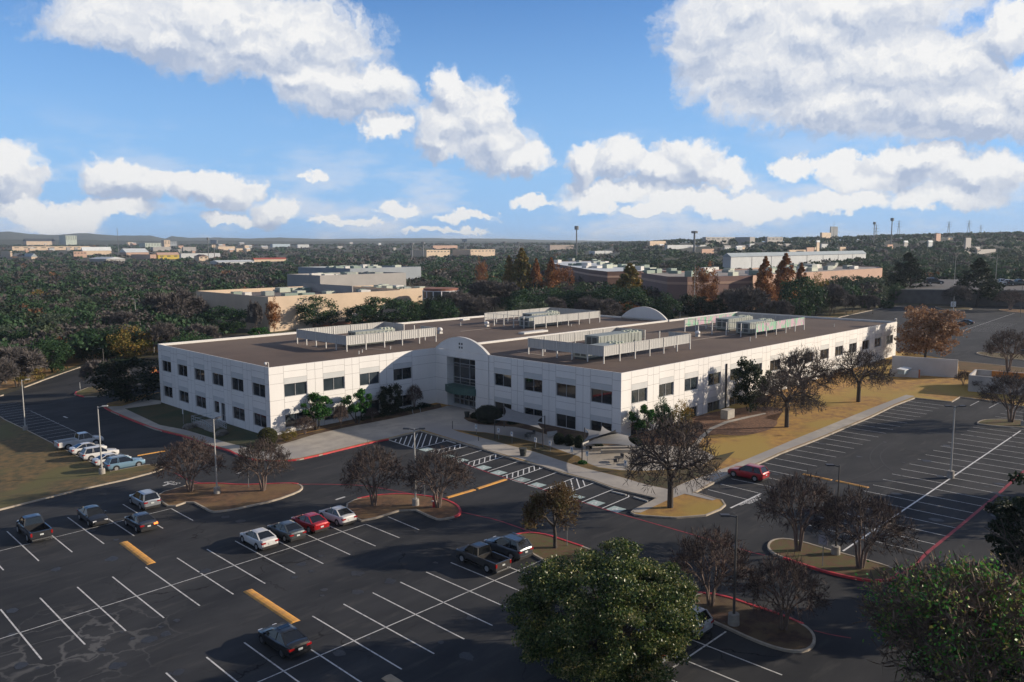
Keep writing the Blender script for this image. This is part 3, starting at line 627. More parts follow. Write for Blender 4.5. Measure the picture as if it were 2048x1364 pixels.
# ------------------------------------------------------------------ the white office building
RZ = CAMZ-17.28; CX, CYY, EYY, AYY, BX, DX, GXX = 86.22, 65.92, 105.58, 146.14, 55.34, 186.4, 155.4
WALLM = mat('painted_precast', (.79,.785,.765), .8, (.71,.70,.68), .35, 7, .08, 12, streak=(1,1,.18), lo=.35, hi=.75)
WALLT = mat('panel_band', (.60,.61,.61), .8, (.53,.55,.55), .6, 5)
JOINT = mat('panel_joint', (.40,.39,.38), .9)
ROOFM = mat('gravel_roof', (.125,.085,.064), .95, (.085,.06,.047), .12, 8, .5, 10, lo=.35, hi=.65, c3=(.165,.118,.085))
COPM = mat('coping_metal', (.70,.69,.66), .5)
GLASS = mat('tinted_glass', (.012,.016,.02), .04, (.012,.016,.02), spec=1.0)
GLASSR = mat('painted_reflection_glass', (.05,.065,.08), .06, (.02,.03,.035), .25, 3, spec=1.0)  # lighter mottled colour paints a reflection into windows of the sunlit walls
FRAME = mat('window_frame', (.36,.37,.38), .45); FRAMD = mat('dark_frame', (.05,.05,.055), .4)
def gl(x, y): return gf(x, y)
off = thing('office_building', 'two-storey white office building with brown gravel roof and arched entrance', 'building', (CX, CYY, 0))
def P_(o):                              # parts are built in world coordinates, then hung under the building
    o.parent = off; o.matrix_parent_inverse = Matrix.Translation((-CX, -CYY, 0)); return o
GRB = 1.6
def facade(mb, jm, bm_, org, d, L0, z1, holes, joints, hrows, depth=.22, zb=-3.0):
    """org (x,y) start, d unit dir, outward normal n = to the right of d; holes: (s0,s1,z0,z1)"""
    o = Vector((*org, 0)); d = Vector((*d, 0)); n = Vector((d.y, -d.x, 0))
    ss = sorted({0, L0} | {round(v, 3) for h in holes for v in h[:2]}); zs = sorted({zb, z1} | {round(v, 3) for h in holes for v in h[2:]})
    for a_, b_ in zip(ss, ss[1:]):
        for c, e in zip(zs, zs[1:]):
            sm, zm = (a_+b_)/2, (c+e)/2
            if any(h[0] < sm < h[1] and h[2] < zm < h[3] for h in holes): continue
            mb.add([o+d*a_+Vector((0,0,c)), o+d*b_+Vector((0,0,c)), o+d*b_+Vector((0,0,e)), o+d*a_+Vector((0,0,e))], [(0,1,2,3)])
    for h in holes:
        s0, s1, z0, zz = h; i = -n*depth
        q = [o+d*s0+Vector((0,0,z0)), o+d*s1+Vector((0,0,z0)), o+d*s1+Vector((0,0,zz)), o+d*s0+Vector((0,0,zz))]
        for k in range(4): a_, b_ = q[k], q[(k+1) % 4]; mb.add([a_, b_, b_+i, a_+i], [(0,1,2,3)])
    for s in joints: p = o+d*s+n*.004; jm.bar(p+Vector((0,0,gl(p.x,p.y))), p+Vector((0,0,z1)), .05, .012) if False else jm.add([p-d*.028+Vector((0,0,gl(p.x,p.y))), p+d*.028+Vector((0,0,gl(p.x,p.y))), p+d*.028+Vector((0,0,z1)), p-d*.028+Vector((0,0,z1))], [(0,1,2,3)])
    for (s0, s1, z) in hrows: p = o+n*.004; jm.add([p+d*s0+Vector((0,0,z-.022)), p+d*s1+Vector((0,0,z-.022)), p+d*s1+Vector((0,0,z+.022)), p+d*s0+Vector((0,0,z+.022))], [(0,1,2,3)])
def window(org, d, s0, s1, z0, z1, mull=1, glass=GLASS, depth=.2, hbars=(), fw=.07, name='window'):
    o = Vector((*org, 0)); d = Vector((*d, 0)); n = Vector((d.y, -d.x, 0)); c = o-n*depth; mb = MB(); Z = lambda v: Vector((0,0,v))
    f = fw/2
    for s in [s0+f+(s1-s0-fw)*k/(mull+1) for k in range(mull+2)]: mb.bar(c+d*s+Z(z0), c+d*s+Z(z1), fw, .08)
    for z in [z0+f, z1-f]+list(hbars): mb.bar(c+d*(s0+fw)+Z(z), c+d*(s1-fw)+Z(z), .075, fw)
    w = P_(mb.build(name, FRAME)); g = MB(); c2 = c-n*.03
    g.add([c2+d*s0+Z(z0), c2+d*s1+Z(z0), c2+d*s1+Z(z1), c2+d*s0+Z(z1)], [(0,1,2,3)]); p = g.build('pane', glass); p.parent = w
    return w
def band(org, d, s0, s1, z0, z1):
    o = Vector((*org, 0)); d = Vector((*d, 0)); n = Vector((d.y, -d.x, 0)); p = o+n*.006; Z = lambda v: Vector((0,0,v)); mb = MB()
    mb.add([p+d*s0+Z(z0), p+d*s1+Z(z0), p+d*s1+Z(z1), p+d*s0+Z(z1)], [(0,1,2,3)]); return P_(mb.build('spandrel', WALLT))
UZ = (RZ-4.65, RZ-2.70); LZ = (RZ-9.2, RZ-7.26); JZ = [RZ-1.07, RZ-2.48, RZ-4.95, RZ-7.1]
wm = MB(); jm = MB()
def face(org, d, L0, wins, lowskip=(), extra=(), glassf=None, door=None, piers=True, z1=RZ):
    holes = []; jo = []; hr = []
    for k, (a_, b_) in enumerate(wins):
        holes.append((a_, b_, *UZ))
        if k not in lowskip: holes.append((a_, b_, *LZ))
        jo += [a_-.04, b_+.04]
        for z in (RZ-.85, RZ-1.85): hr.append((a_, b_, z))
        for z in (RZ-5.4,): hr.append((a_, b_, z))
    for (a_, b_), (c, e) in zip(wins, wins[1:]): jo.append((b_+c)/2); hr += [(b_, c, z) for z in JZ]
    hr += [(0, wins[0][0], z) for z in JZ]+[(wins[-1][1], L0, z) for z in JZ]
    if extra: holes += list(extra)
    facade(wm, jm, None, org, d, L0, z1, holes, jo, hr)
    for k, (a_, b_) in enumerate(wins):
        window(org, d, a_, b_, *UZ, glass=(glassf(k, 1) if glassf else GLASS))
        if k not in lowskip: window(org, d, a_, b_, *LZ, glass=(glassf(k, 0) if glassf else GLASS))
        band(org, d, a_, b_, RZ-2.66, RZ-1.87); band(org, d, a_, b_, RZ-7.22, RZ-6.45)
# left wing, shaded end : from A down to B
abw = [(1.45+6.77*k, 1.45+6.77*k+3.95) for k in range(6)]
doorh = (24.45, 25.95, gl(BX, 121)+.28, LZ[1])
face((BX, AYY), (0, -1), AYY-EYY, abw, lowskip=(3,), extra=[(21.95, 23.85, *LZ), doorh])
window((BX, AYY), (0, -1), 21.95, 23.85, *LZ, mull=0)
dr = window((BX, AYY), (0, -1), *doorh[:3], doorh[3], mull=1, hbars=(doorh[2]+1.0,), name='door')
# left wing, sunlit long wall
bew = [(2.36+6.56*k, 6.12+6.56*k) for k in range(4)]
face((BX, EYY), (1, 0), CX-BX, bew, glassf=lambda k, u: GLASSR if k < 3 else GLASS)
# entrance wall and shaded front of the right wing : E -> C
ecw = [(14.58+6.57*k, 18.36+6.57*k) for k in range(4)]
REC = (2.98, 10.08, -2.9, RZ-1.15)
face((CX, EYY), (0, -1), EYY-CYY, ecw, extra=[REC])
# sunlit long wall of the right wing : C -> D
cdw = [(2.35+6.575*k+(0 if k < 5 else .1), 6.05+6.575*k+(0 if k < 5 else .1)) for k in range(15)]
face((CX, CYY), (1, 0), DX-CX, cdw, lowskip=(11, 12, 13, 14), glassf=lambda k, u: GLASSR if k < 6 else GLASS)
# plain rear faces
for (x0, y0, x1, y1) in ((DX, CYY, DX, EYY), (DX, EYY, GXX, EYY), (GXX, EYY, GXX, AYY), (GXX, AYY, BX, AYY)):
    wm.add([(x0,y0,-3),(x1,y1,-3),(x1,y1,RZ),(x0,y0,RZ)], [(0,1,2,3)])
P_(wm.build('wall', WALLM)); P_(jm.build('panel_joints', JOINT))
rm = MB(); zr = RZ-.30
rm.add([(BX+.1,EYY,zr),(GXX-.1,EYY,zr),(GXX-.1,AYY-.1,zr),(BX+.1,AYY-.1,zr)], [(0,1,2,3)]); rm.add([(CX+.1,CYY+.1,zr),(DX-.1,CYY+.1,zr),(DX-.1,EYY,zr),(CX+.1,EYY,zr)], [(0,1,2,3)])
P_(rm.build('roof', ROOFM))
cp = MB()
def cop(x0, y0, x1, y1, w=.16, h=.34, top=0.03):
    xa, xb = sorted((x0, x1)); ya, yb = sorted((y0, y1)); cp.box(xa, ya, RZ-h, xb, yb, RZ+top)
cop(BX+.01, EYY+.01, BX+.16, AYY-.3); cop(BX+.17, EYY+.01, CX, EYY+.15); cop(CX+.01, CYY+.17, CX+.16, EYY-13.2); cop(CX+.01, CYY+.01, DX-.02, CYY+.15)
cop(BX+.01, AYY-.45, GXX-.02, AYY-.02, top=.10); cop(GXX-.45, EYY+13.2, GXX-.02, AYY-.47, top=.08); cop(DX-.45, CYY+.2, DX-.02, EYY-.5, top=.08); cop(GXX-.1, EYY-.45, DX-.02, EYY-.02, top=.10)
cop(CX+.6, EYY-.22, GXX-.12, EYY+.22, top=.06)
P_(cp.build('parapet_coping', COPM))
def arch(X0, X1, y0, y1, rise, name='entrance_arch'):
    c = (y1-y0); r = (c*c/4+rise*rise)/(2*rise); yc = (y0+y1)/2; a0 = math.asin(c/2/r); pts = []
    for k in range(25): t = -a0+2*a0*k/24; pts.append((yc+r*math.sin(t), RZ+.02+r*math.cos(t)-(r-rise)))
    mb = MB(); n = len(pts)
    mb.add([(X0, y, z) for y, z in pts]+[(X1, y, z) for y, z in pts], [tuple(range(n)), tuple(range(2*n-1, n-1, -1))]+[(i, i+1, n+i+1, n+i) for i in range(n-1)]+[(0, n, 2*n-1, n-1)])
    P_(mb.build(name, WALLM)); rm_ = MB()
    for (y, z), (y2_, z2_) in zip(pts, pts[1:]): rm_.bar(((X0+X1)/2, y, z+.03), ((X0+X1)/2, y2_, z2_+.03), abs(X1-X0)+.04, .06)
    P_(rm_.build('arch_rim', COPM)); return yc
yc = arch(CX, CX+.45, EYY-13.16, EYY, 2.30); arch(GXX-.45, GXX, EYY, EYY+13.16, 2.75, 'rear_arch')
vb = MB()
for i in (-.3, .3):
    for j in (-.3, .3): vb.box(CX-.012, yc+i-.17, RZ+.95+j-.17, CX+.02, yc+i+.17, RZ+.95+j+.17)
P_(vb.build('arch_vent', mat('dark_vent', (.06,.065,.07), .7)))
# entrance recess
rb = MB(); X2 = CX+1.5; ya = EYY-REC[1]; yb_ = EYY-REC[0]; zt = REC[3]; g0 = gl(CX, EYY-6)
rb.add([(CX+.2, ya, -2), (X2, ya, -2), (X2, ya, zt), (CX+.2, ya, zt)], [(0,1,2,3)]); rb.add([(CX+.2, yb_, -2), (X2, yb_, -2), (X2, yb_, zt), (CX+.2, yb_, zt)], [(0,1,2,3)])
rb.add([(CX+.2, ya, zt), (X2, ya, zt), (X2, yb_, zt), (CX+.2, yb_, zt)], [(0,1,2,3)]); rb.add([(CX-.05, ya, g0+.2), (X2+2, ya, g0+.2), (X2+2, yb_, g0+.2), (CX-.05, yb_, g0+.2)], [(0,1,2,3)])
P_(rb.build('entrance_recess', WALLM))
EG = mat('entrance_glass', (.035,.045,.055), .05, (.012,.016,.02), .18, 2, spec=1.0)
def estore(name, z0, z1, vs_, hs_, fw):
    mb = MB(); 
    for y in vs_: mb.bar((X2, y, z0), (X2, y, z1), .10, fw)
    for z in hs_: mb.bar((X2, ya, z), (X2, yb_, z), .09, fw)
    w = P_(mb.build(name, FRAME)); g = MB(); g.add([(X2+.05, ya, z0), (X2+.05, yb_, z0), (X2+.05, yb_, z1), (X2+.05, ya, z1)], [(0,1,2,3)]); g.build('pane', EG).parent = w
Wd = yb_-ya
estore('entrance_window', RZ-5.9, zt, [ya+.06, ya+Wd*.10, ya+Wd*.42, ya+Wd*.76, yb_-.06], [RZ-5.85, RZ-4.75, RZ-2.35, zt-.06], .13)
estore('entrance_doors', g0+.2, RZ-6.6, [ya+.06, ya+Wd*.12, ya+Wd*.29, ya+Wd*.46, ya+Wd*.63, ya+Wd*.78, yb_-.06], [g0+.27, g0+1.25, RZ-6.65], .13)
pn = MB()
for k in (.375, .545, .20): pn.box(X2-.09, ya+Wd*k-.12, g0+1.7, X2-.07, ya+Wd*k+.12, g0+2.1)
P_(pn.build('door_notice', mat('paper', (.8,.8,.78), .8)))
hx = [(CX+1.4, yb_+.0), (CX-.15, yb_+.35)]+[(CX-.75-1.2*math.sin(math.pi*k/10), yb_+.35-(Wd+.5)*k/10) for k in range(11)]+[(CX+1.4, ya-.0)]
hx = [(CX+1.4, yb_-.02)]+[(CX-.25-1.25*math.sin(math.pi*k/12)**.8 if k else CX-.25, (yb_+.25)-(Wd+.4)*k/12) for k in range(13)]+[(CX+1.4, ya+.02)]
hm_ = MB(); hm_.prism(hx, RZ-6.95, RZ-5.85); P_(hm_.build('entrance_canopy', mat('teal_canopy', (.055,.125,.11), .6, (.045,.10,.09), 2)))
# vertical expansion joint / downpipes, roof-corner floodlight cameras
dp = MB(); dp.bar((CX-.05, EYY-13.3, .6), (CX-.05, EYY-13.3, RZ), .09); P_(dp.build('downpipe', mat('downpipe_white', (.6,.6,.6), .5)))
dp = MB(); xx = CX+27.3; dp.bar((xx, CYY-.12, 1.2), (xx, CYY-.12, RZ-1.6), .2, .16); P_(dp.build('downpipe', FRAMD))
# stair and landing at the side door
lz = doorh[2]; yd = AYY-25.2; CS = mat('stair_concrete', (.34,.33,.31), .85, (.25,.24,.22), 1.5)
st = thing('side_stair', 'concrete side stair with pale railings below the side door', 'stairs', (BX-2.5, yd, 0))
def Q_(o, r): o.parent = r; o.matrix_parent_inverse = Matrix.Translation(-r.location); return o
lm = MB(); yl = AYY-16.8; lm.box(BX-3.6, yd-1.2, -1.4, BX-.02, yd+3.6, lz-.02)
Q_(lm.build('landing', CS), st)
sm = MB(); ns = 8; gb = gf(BX-4, yd-4)
for k in range(ns): sm.box(BX-3.45, yd-1.2-.36*(k+1), gb-.3, BX-1.75, yd-1.2-.36*k, lz-(lz-gb)*(k+1)/(ns+1))
Q_(sm.build('steps', CS), st)
ck = MB()
for x in (BX-3.75, BX-1.6): ck.add([(x, yd-1.2, gb-.3), (x, yd-1.3-.36*ns, gb-.3), (x, yd-1.3-.36*ns, gb+.35), (x, yd-1.2, lz+.35), (x+.25, yd-1.2, gb-.3), (x+.25, yd-1.3-.36*ns, gb-.3), (x+.25, yd-1.3-.36*ns, gb+.35), (x+.25, yd-1.2, lz+.35)], [(0,1,2,3),(7,6,5,4),(0,4,5,1),(1,5,6,2),(2,6,7,3),(3,7,4,0)])
Q_(ck.build('cheek_wall', CS), st)
RAILM = mat('galvanised_rail', (.45,.50,.53), .4, metal=.3)
for x in (BX-3.62, BX-1.48):
    rl_ = MB()
    for dz in (.95, .62, .30): rl_.bar((x, yd-1.2, lz+dz), (x, yd-1.3-.36*ns, gb+dz+.1), .05); 
    for k in range(5): t = k/4; rl_.bar((x, yd-1.2-(.1+.36*ns)*t, lz+(gb-lz)*t), (x, yd-1.2-(.1+.36*ns)*t, lz+(gb-lz)*t+.95), .05)
    Q_(rl_.build('railing', RAILM), st)
rl_ = MB()
for dz in (.95, .5): rl_.bar((BX-3.6, yd-1.2, lz+dz), (BX-3.6, yd+3.6, lz+dz), .05); rl_.bar((BX-3.6, yd+3.6, lz+dz), (BX-.2, yd+3.6, lz+dz), .05)
for k in range(7): rl_.bar((BX-3.6, yd-1.2+.8*k, lz), (BX-3.6, yd-1.2+.8*k, lz+.95), .04)
Q_(rl_.build('railing', RAILM), st)
# ---- rooftop equipment screens
SCM = mat('ribbed_screen', (.50,.50,.48), .6, (.42,.42,.41), 6, 3, streak=(2.2,2.2,.02), lo=.4, hi=.6)
SCM2 = mat('green_pink_screen', (.60,.42,.50), .6, (.28,.56,.38), 1.1, 2, streak=(1.3,1.3,.5), lo=.46, hi=.54)
POST = mat('screen_post', (.62,.61,.58), .6)
def screen(x0, x1, y0, y1, label, open_left=False, gap=True, mats=None, z0=.85, z1=2.35):
    t = thing('roof_screen', label, 'equipment screen', (x0, y0, RZ-.3), 0, 'equipment screens on the office roof')
    h = .3; Lx = x1-x0; Ly = y1-y0
    def panel(ax, ay, bx, by, m=SCM):
        mb = MB(); d = Vector((bx-ax, by-ay, 0)); n_ = int(d.length/.45); d.normalize(); nn = Vector((-d.y, d.x, 0)); ln = (Vector((bx, by, 0))-Vector((ax, ay, 0))).length
        vs = []
        for k in range(2*n_+1):
            p = Vector((ax, ay, 0))+d*ln*k/(2*n_)+nn*(.03 if (k//1) % 2 else -.03); vs += [(p.x, p.y, z0+h), (p.x, p.y, z1+h)]
        mb.add(vs, [(2*i, 2*i+2, 2*i+3, 2*i+1) for i in range(2*n_)])
        for z in (z0+h, z1+h): mb.bar((ax, ay, z), (bx, by, z), .12, .05)
        o = mb.build('panel', m); o.parent = t
    mf = mats or SCM
    panel(0, 0, Lx, 0, mf); panel(0, Ly, Lx, Ly, mf)
    if not open_left: panel(0, 0, 0, Ly)
    if gap: panel(Lx, 0, Lx, Ly*.28); panel(Lx, Ly*.62, Lx, Ly)
    else: panel(Lx, 0, Lx, Ly)
    nxp = int(round(Lx/3.9)); nyp = int(round(Ly/3.2))
    P = [(Lx*k/nxp, 0) for k in range(nxp+1)]+[(Lx*k/nxp, Ly) for k in range(nxp+1)]+[(0, Ly*k/nyp) for k in range(1, nyp)]+[(Lx, Ly*k/nyp) for k in range(1, nyp)]
    for (x, y) in P:
        mb = MB(); mb.bar((x, y, .02), (x, y, z1+h), .16); o = mb.build('post', POST); o.parent = t
    if open_left:
        mb = MB(); mb.bar((0, 0, 1.6), (0, Ly, 1.6), .07); mb.bar((0, 0, z1+h), (0, Ly, z1+h), .07); mb.build('rail', POST).parent = t
    return t
screen(74.3, 93.6, 114.4, 130.5, 'roof screen with pinkish ribbed front, nearest the left corner of the roof')
screen(121.5, 143.2, 115.9, 131.2, 'roof screen at the back centre of the roof, open towards the left', open_left=True, gap=False)
screen(93.0, 116.2, 74.4, 90.0, 'largest white ribbed roof screen in the centre of the right wing')
screen(138.8, 158.8, 74.5, 90.2, 'roof screen with green and pink iridescent panels near the far right corner', open_left=True, gap=False, mats=SCM2)
HV = mat('hvac_steel', (.30,.33,.31), .55, (.24,.27,.25), .8, 3); HVD = mat('hvac_dark', (.08,.09,.09), .6); HVT = mat('hvac_top', (.46,.50,.42), .6)
def hvac(x, y, lx, ly, h, label, rz=0, grp='rooftop air handlers'):
    t = thing('air_handler', label, 'air conditioner', (x, y, RZ-.3), rz, grp)
    b = MB(); b.box(-lx/2, -ly/2, .35, lx*.22, ly/2, h); b.box(lx*.22+.03, -ly/2+.05, .35, lx/2, ly/2-.05, h*.92); b.build('casing', HV).parent = t
    r = MB(); k = -lx/2+.5
    while k < lx/2-.2:
        for s in (-1, 1): r.box(k-.03, s*(ly/2+.02)-.015, .4, k+.03, s*(ly/2+.02)+.015, h-.1)
        k += .95
    r.box(-lx/2-.03, -ly*.35, .6, -lx/2-.005, -ly*.05, h-.3); r.box(-lx/2-.03, ly*.05, .6, -lx/2-.005, ly*.35, h-.3); r.build('panel_seams', HVD).parent = t
    tp = MB(); tp.box(lx*.24, -ly/2+.1, h*.92, lx/2-.05, ly/2-.1, h*.92+.1); tp.build('condenser_top', HVT).parent = t
    for i in range(3):
        for j in (-1, 1): f = MB(); f.tube((lx*.28+i*lx*.085, j*ly*.22, h*.92+.1), (lx*.28+i*lx*.085, j*ly*.22, h*.92+.34), .36, .33, 12); f.build('fan', HVD if False else HVT).parent = t
    c = MB(); c.box(-lx/2+.2, -ly/2+.2, .02, lx/2-.2, ly/2-.2, .34); c.build('kerb_base', HVD).parent = t
hvac(83, 120.6, 10, 2.6, 1.75, 'long air handler nearer the front inside the left roof screen'); hvac(87.5, 126, 9, 2.6, 1.9, 'air handler farther back inside the left roof screen')
hvac(127.5, 119.6, 10.5, 3, 2.3, 'grey air handler at the open side of the back centre screen'); hvac(134.5, 126, 9.5, 3, 2.3, 'air handler behind, inside the back centre screen')
hvac(99, 79.8, 10, 3, 1.9, 'low air handler in the front half of the largest screen'); hvac(109, 85, 12, 3, 2.6, 'tall air handler in the back half of the largest screen')
hvac(147, 79, 10, 3, 2.5, 'air handler at the open front of the iridescent screen'); hvac(151, 86, 10, 3, 2.5, 'air handler at the back of the iridescent screen')
def roof_fan(px, py, label, s=1.0):
    p = atz(px, py, RZ-.3); t = thing('roof_fan', label, 'roof fan', p, 0, 'white dome fans on the office roof')
    b = MB(); b.box(-.3*s, -.3*s, 0, .3*s, .3*s, .3*s); b.build('base', POST).parent = t
    d = MB(); d.sphere((0, 0, .62*s), .42*s, .42*s, .34*s, 14, 8); d.build('dome', mat('white_dome', (.72,.72,.72), .5), smooth=True).parent = t
roof_fan(880, 667, 'white roof fan just right of the left roof screen', 1.3); roof_fan(974, 653, 'white roof fan in front of the back centre screen', 1.2); roof_fan(1395, 673, 'white roof fan between the largest and the iridescent screens', 1.2)
h = MB(); p = atz(1040, 668, RZ-.3); h.box(0, 0, 0, 7, 1.6, .35); o = h.build('roof_hatch_curb', COPM); o.location = (p.x, p.y-1.2, RZ-.29); tag(o, 'long low white roof curb in front of the back centre screen', 'roof curb')
h = MB(); h.box(0, 0, 0, 2.2, 1.2, .3); o = h.build('roof_hatch', COPM); p = atz(926, 641, RZ-.3); o.location = (p.x, p.y, RZ-.29); tag(o, 'small white hatch near the back edge of the roof', 'roof hatch')
rs = MB()
for (a_, b_) in (((920,663),(998,655)), ((1383,681),(1481,667)), ((1035,703),(1090,712)), ((722,696),(770,700))):
    u = atz(*a_, RZ-.3); v = atz(*b_, RZ-.3); rs.bar((u.x, u.y, RZ-.27), (v.x, v.y, RZ-.27), .35, .03)
P_(rs.build('roof_seam', mat('roof_seam', (.32,.27,.23), .9)))
rp_ = random.Random(4)
for k in range(16):
    x = rp_.uniform(60, 150) if k < 8 else rp_.uniform(92, 180); y = rp_.uniform(108, 143) if k < 8 else rp_.uniform(70, 102); m_ = MB(); m_.tube((x, y, RZ-.3), (x, y, RZ+rp_.uniform(.1, .5)), .09, n=8); P_(m_.build('vent_pipe', POST))
def cam_(x, y, lab):
    t = thing('floodlight', lab, 'floodlight', (x, y, RZ), 0, 'white corner floodlights on the parapet'); b = MB(); b.bar((0, 0, 0), (0, 0, .75), .09); b.bar((0, 0, .75), (-.35, .1, .8), .08); b.build('arm', POST).parent = t
    d = MB(); d.sphere((-.42, .12, .62), .2, .2, .22, 10, 6); d.build('lamp', mat('white_dome', (.72,.72,.72))).parent = t
cam_(BX+.1, EYY+.15, 'white floodlight arm on the front corner of the left wing'); cam_(DX-.1, CYY+.1, 'white floodlight arm on the far right corner of the roof')
# ---- service court walls at the right end
WALLG = mat('court_wall', (.56,.55,.54), .85, (.47,.46,.45), .3, 6, .1, 8)
def wall(name, a, b, ztop, th, lab, m=WALLG, cat='wall', za=None):
    a = Vector(a); b = Vector(b); mb = MB(); d = (b-a).normalized(); n = Vector((-d.y, d.x, 0))*th/2
    g0_, g1_ = gf(a.x, a.y)-.3, gf(b.x, b.y)-.3; zt0 = ztop; zt1 = ztop if za is None else za
    mb.add([(a.x-n.x,a.y-n.y,g0_),(a.x+n.x,a.y+n.y,g0_),(b.x+n.x,b.y+n.y,g1_),(b.x-n.x,b.y-n.y,g1_),(a.x-n.x,a.y-n.y,zt0),(a.x+n.x,a.y+n.y,zt0),(b.x+n.x,b.y+n.y,zt1),(b.x-n.x,b.y-n.y,zt1)],
           [(0,1,2,3),(7,6,5,4),(0,4,5,1),(1,5,6,2),(2,6,7,3),(3,7,4,0)])
    return tag(mb.build(name, m), lab, cat)
pA = at(1783,748); pB = at(1914,757); zt_ = atr(1783,711,math.hypot(pA.x,pA.y)).z; zt2 = atr(1914,719.5,math.hypot(pB.x,pB.y)).z
wall('court_wall', pA, pB, zt_, .35, 'tall grey concrete wall behind the loading court right of the building', za=zt2)
pC = at(1779,754); pD = at(1840,757); wall('court_wall', pC, pD, pC.z+1.5, .3, 'low grey wall with the blue-white box at the right end of the lawn')
bx = thing('tank_box', 'pale blue-white covered box standing on the low court wall', 'cabinet', at(1808,756)); b = MB(); b.box(-1.7,-.6,.9,1.7,.6,1.7); b.build('body', mat('pale_blue_steel', (.35,.45,.5), .4)).parent = bx
b = MB(); b.add([(-1.9,-.75,1.7),(1.9,-.75,1.7),(1.9,.75,1.85),(-1.9,.75,1.85),(-1.9,-.75,1.8),(1.9,-.75,1.8),(1.9,.75,1.95),(-1.9,.75,1.95)], [(0,1,2,3),(7,6,5,4),(0,4,5,1),(1,5,6,2),(2,6,7,3),(3,7,4,0)]); b.build('lid', mat('white_lid', (.75,.78,.8), .4)).parent = bx
bo = thing('bollard', 'orange-brown post at the end of the low court wall', 'bollard', at(1838,757)); b = MB(); b.tube((0,0,0),(0,0,1.7),.16,n=12); b.build('post', mat('rust_orange', (.40,.13,.04), .7)).parent = bo
# dumpster enclosure at the right edge
e0 = at(1937,784); e1 = Vector((at(2200,806).x, at(2200,806).y, 0)); zE = atr(1937,750,math.hypot(e0.x,e0.y)).z
d = (e1-e0); d.z = 0; d.normalize(); n = Vector((-d.y, d.x, 0))
if n.dot(Vector((cy_, sy_, 0))) < 0: n = -n
WE = mat('enclosure_wall', (.46,.45,.44), .85, (.36,.35,.34), .8, 6)
en = thing('bin_enclosure', 'grey walled bin enclosure at the right edge with an orange door inside', 'bin enclosure', (e0.x, e0.y, 0))
def ew(a, b, nm, m, zt, zb=None, th=.3):
    mb = MB(); zb_ = gf(a.x, a.y)-.3 if zb is None else zb; mb.bar((a.x, a.y, (zt+zb_)/2), (b.x, b.y, (zt+zb_)/2), th, zt-zb_); Q_(mb.build(nm, m), en)
ew(e0, e0+d*30, 'front_wall', WE, zE); ew(e0+n*.2, e0+n*8, 'side_wall', WE, zE-.003); ew(e0+n*8+d*.2, e0+n*8+d*30, 'back_wall', WE, zE-.005)
ew(e0+n*7.7+d*2.5, e0+n*7.7+d*9.5, 'orange_panel', mat('orange_panel', (.55,.20,.03), .6), zE-.02, th=.2)
ew(e0+n*7.6+d*9.6, e0+n*.6+d*9.6, 'divider', mat('cream_wall', (.6,.5,.38), .8), zE-.01)
# ------------------------------------------------------------------ cars
TYRE = mat('tyre_rubber', (.012,.012,.013), .9); RIM = mat('alloy_rim', (.50,.51,.53), .3, metal=.6); RIMD = mat('dark_rim', (.10,.10,.11), .35, metal=.5)
CGL = mat('car_glass', (.010,.012,.014), .05, (.010,.012,.014), spec=.8); TAIL = mat('tail_lamp', (.30,.01,.012), .25); HEADL = mat('head_lamp', (.75,.77,.8), .15)
PLATE = mat('number_plate', (.62,.66,.66), .5); TRIM = mat('black_trim', (.02,.02,.022), .6); CHROME = mat('chrome_trim', (.6,.6,.6), .2, metal=.9)
BRK = mat('lit_brake_lamp', (.8,.10,.02), .3, emis=((1,.18,.03), 3.0))
def paint(nm, c, metal=.25): return mat('paint_'+nm, c, .32, tuple(v*.93 for v in c), .8, 2, spec=.5, metal=metal, coat=.7)
SHAPES = {
 'sedan': dict(L=4.65, W=1.80, belt=.93, roof=1.44, wb=1.36, r=.33, st=[(-2.32,.42,.86,.66),(-2.26,.34,1.00,.80),(-1.95,.24,1.06,.87),(-1.3,.20,1.03,.895),(-.5,.18,.96,.90),(.5,.18,.93,.90),(1.05,.18,.93,.90),(1.55,.20,.84,.885),(2.0,.24,.74,.83),(2.24,.30,.62,.72),(2.33,.38,.52,.52)],
    cab=dict(rb=-1.86, rt=-.95, ft=.20, fb=1.18, rbz=1.03, fbz=.92, bw=.80, tw=.58)),
 'suv': dict(L=4.7, W=1.88, belt=1.04, roof=1.70, wb=1.37, r=.37, st=[(-2.34,.46,1.00,.74),(-2.28,.36,1.12,.86),(-1.95,.26,1.10,.92),(-1.2,.22,1.07,.94),(0,.21,1.05,.94),(.95,.21,1.05,.94),(1.5,.23,1.00,.93),(2.0,.26,.92,.88),(2.26,.32,.80,.78),(2.34,.42,.66,.6)],
    cab=dict(rb=-2.22, rt=-1.86, ft=.05, fb=1.05, rbz=1.10, fbz=1.03, bw=.84, tw=.64)),
 'truck': dict(L=5.9, W=2.0, belt=1.22, roof=1.92, wb=1.72, r=.42, st=[(-.42,.50,1.20,.96),(-.38,.46,1.22,.97),(.3,.44,1.22,.975),(1.35,.44,1.22,.975),(1.7,.46,1.20,.97),(2.4,.46,1.14,.95),(2.78,.46,1.06,.90),(2.9,.52,.92,.80)],
    cab=dict(rb=-.38, rt=-.22, ft=1.0, fb=1.72, rbz=1.20, fbz=1.20, bw=.88, tw=.70)),
}
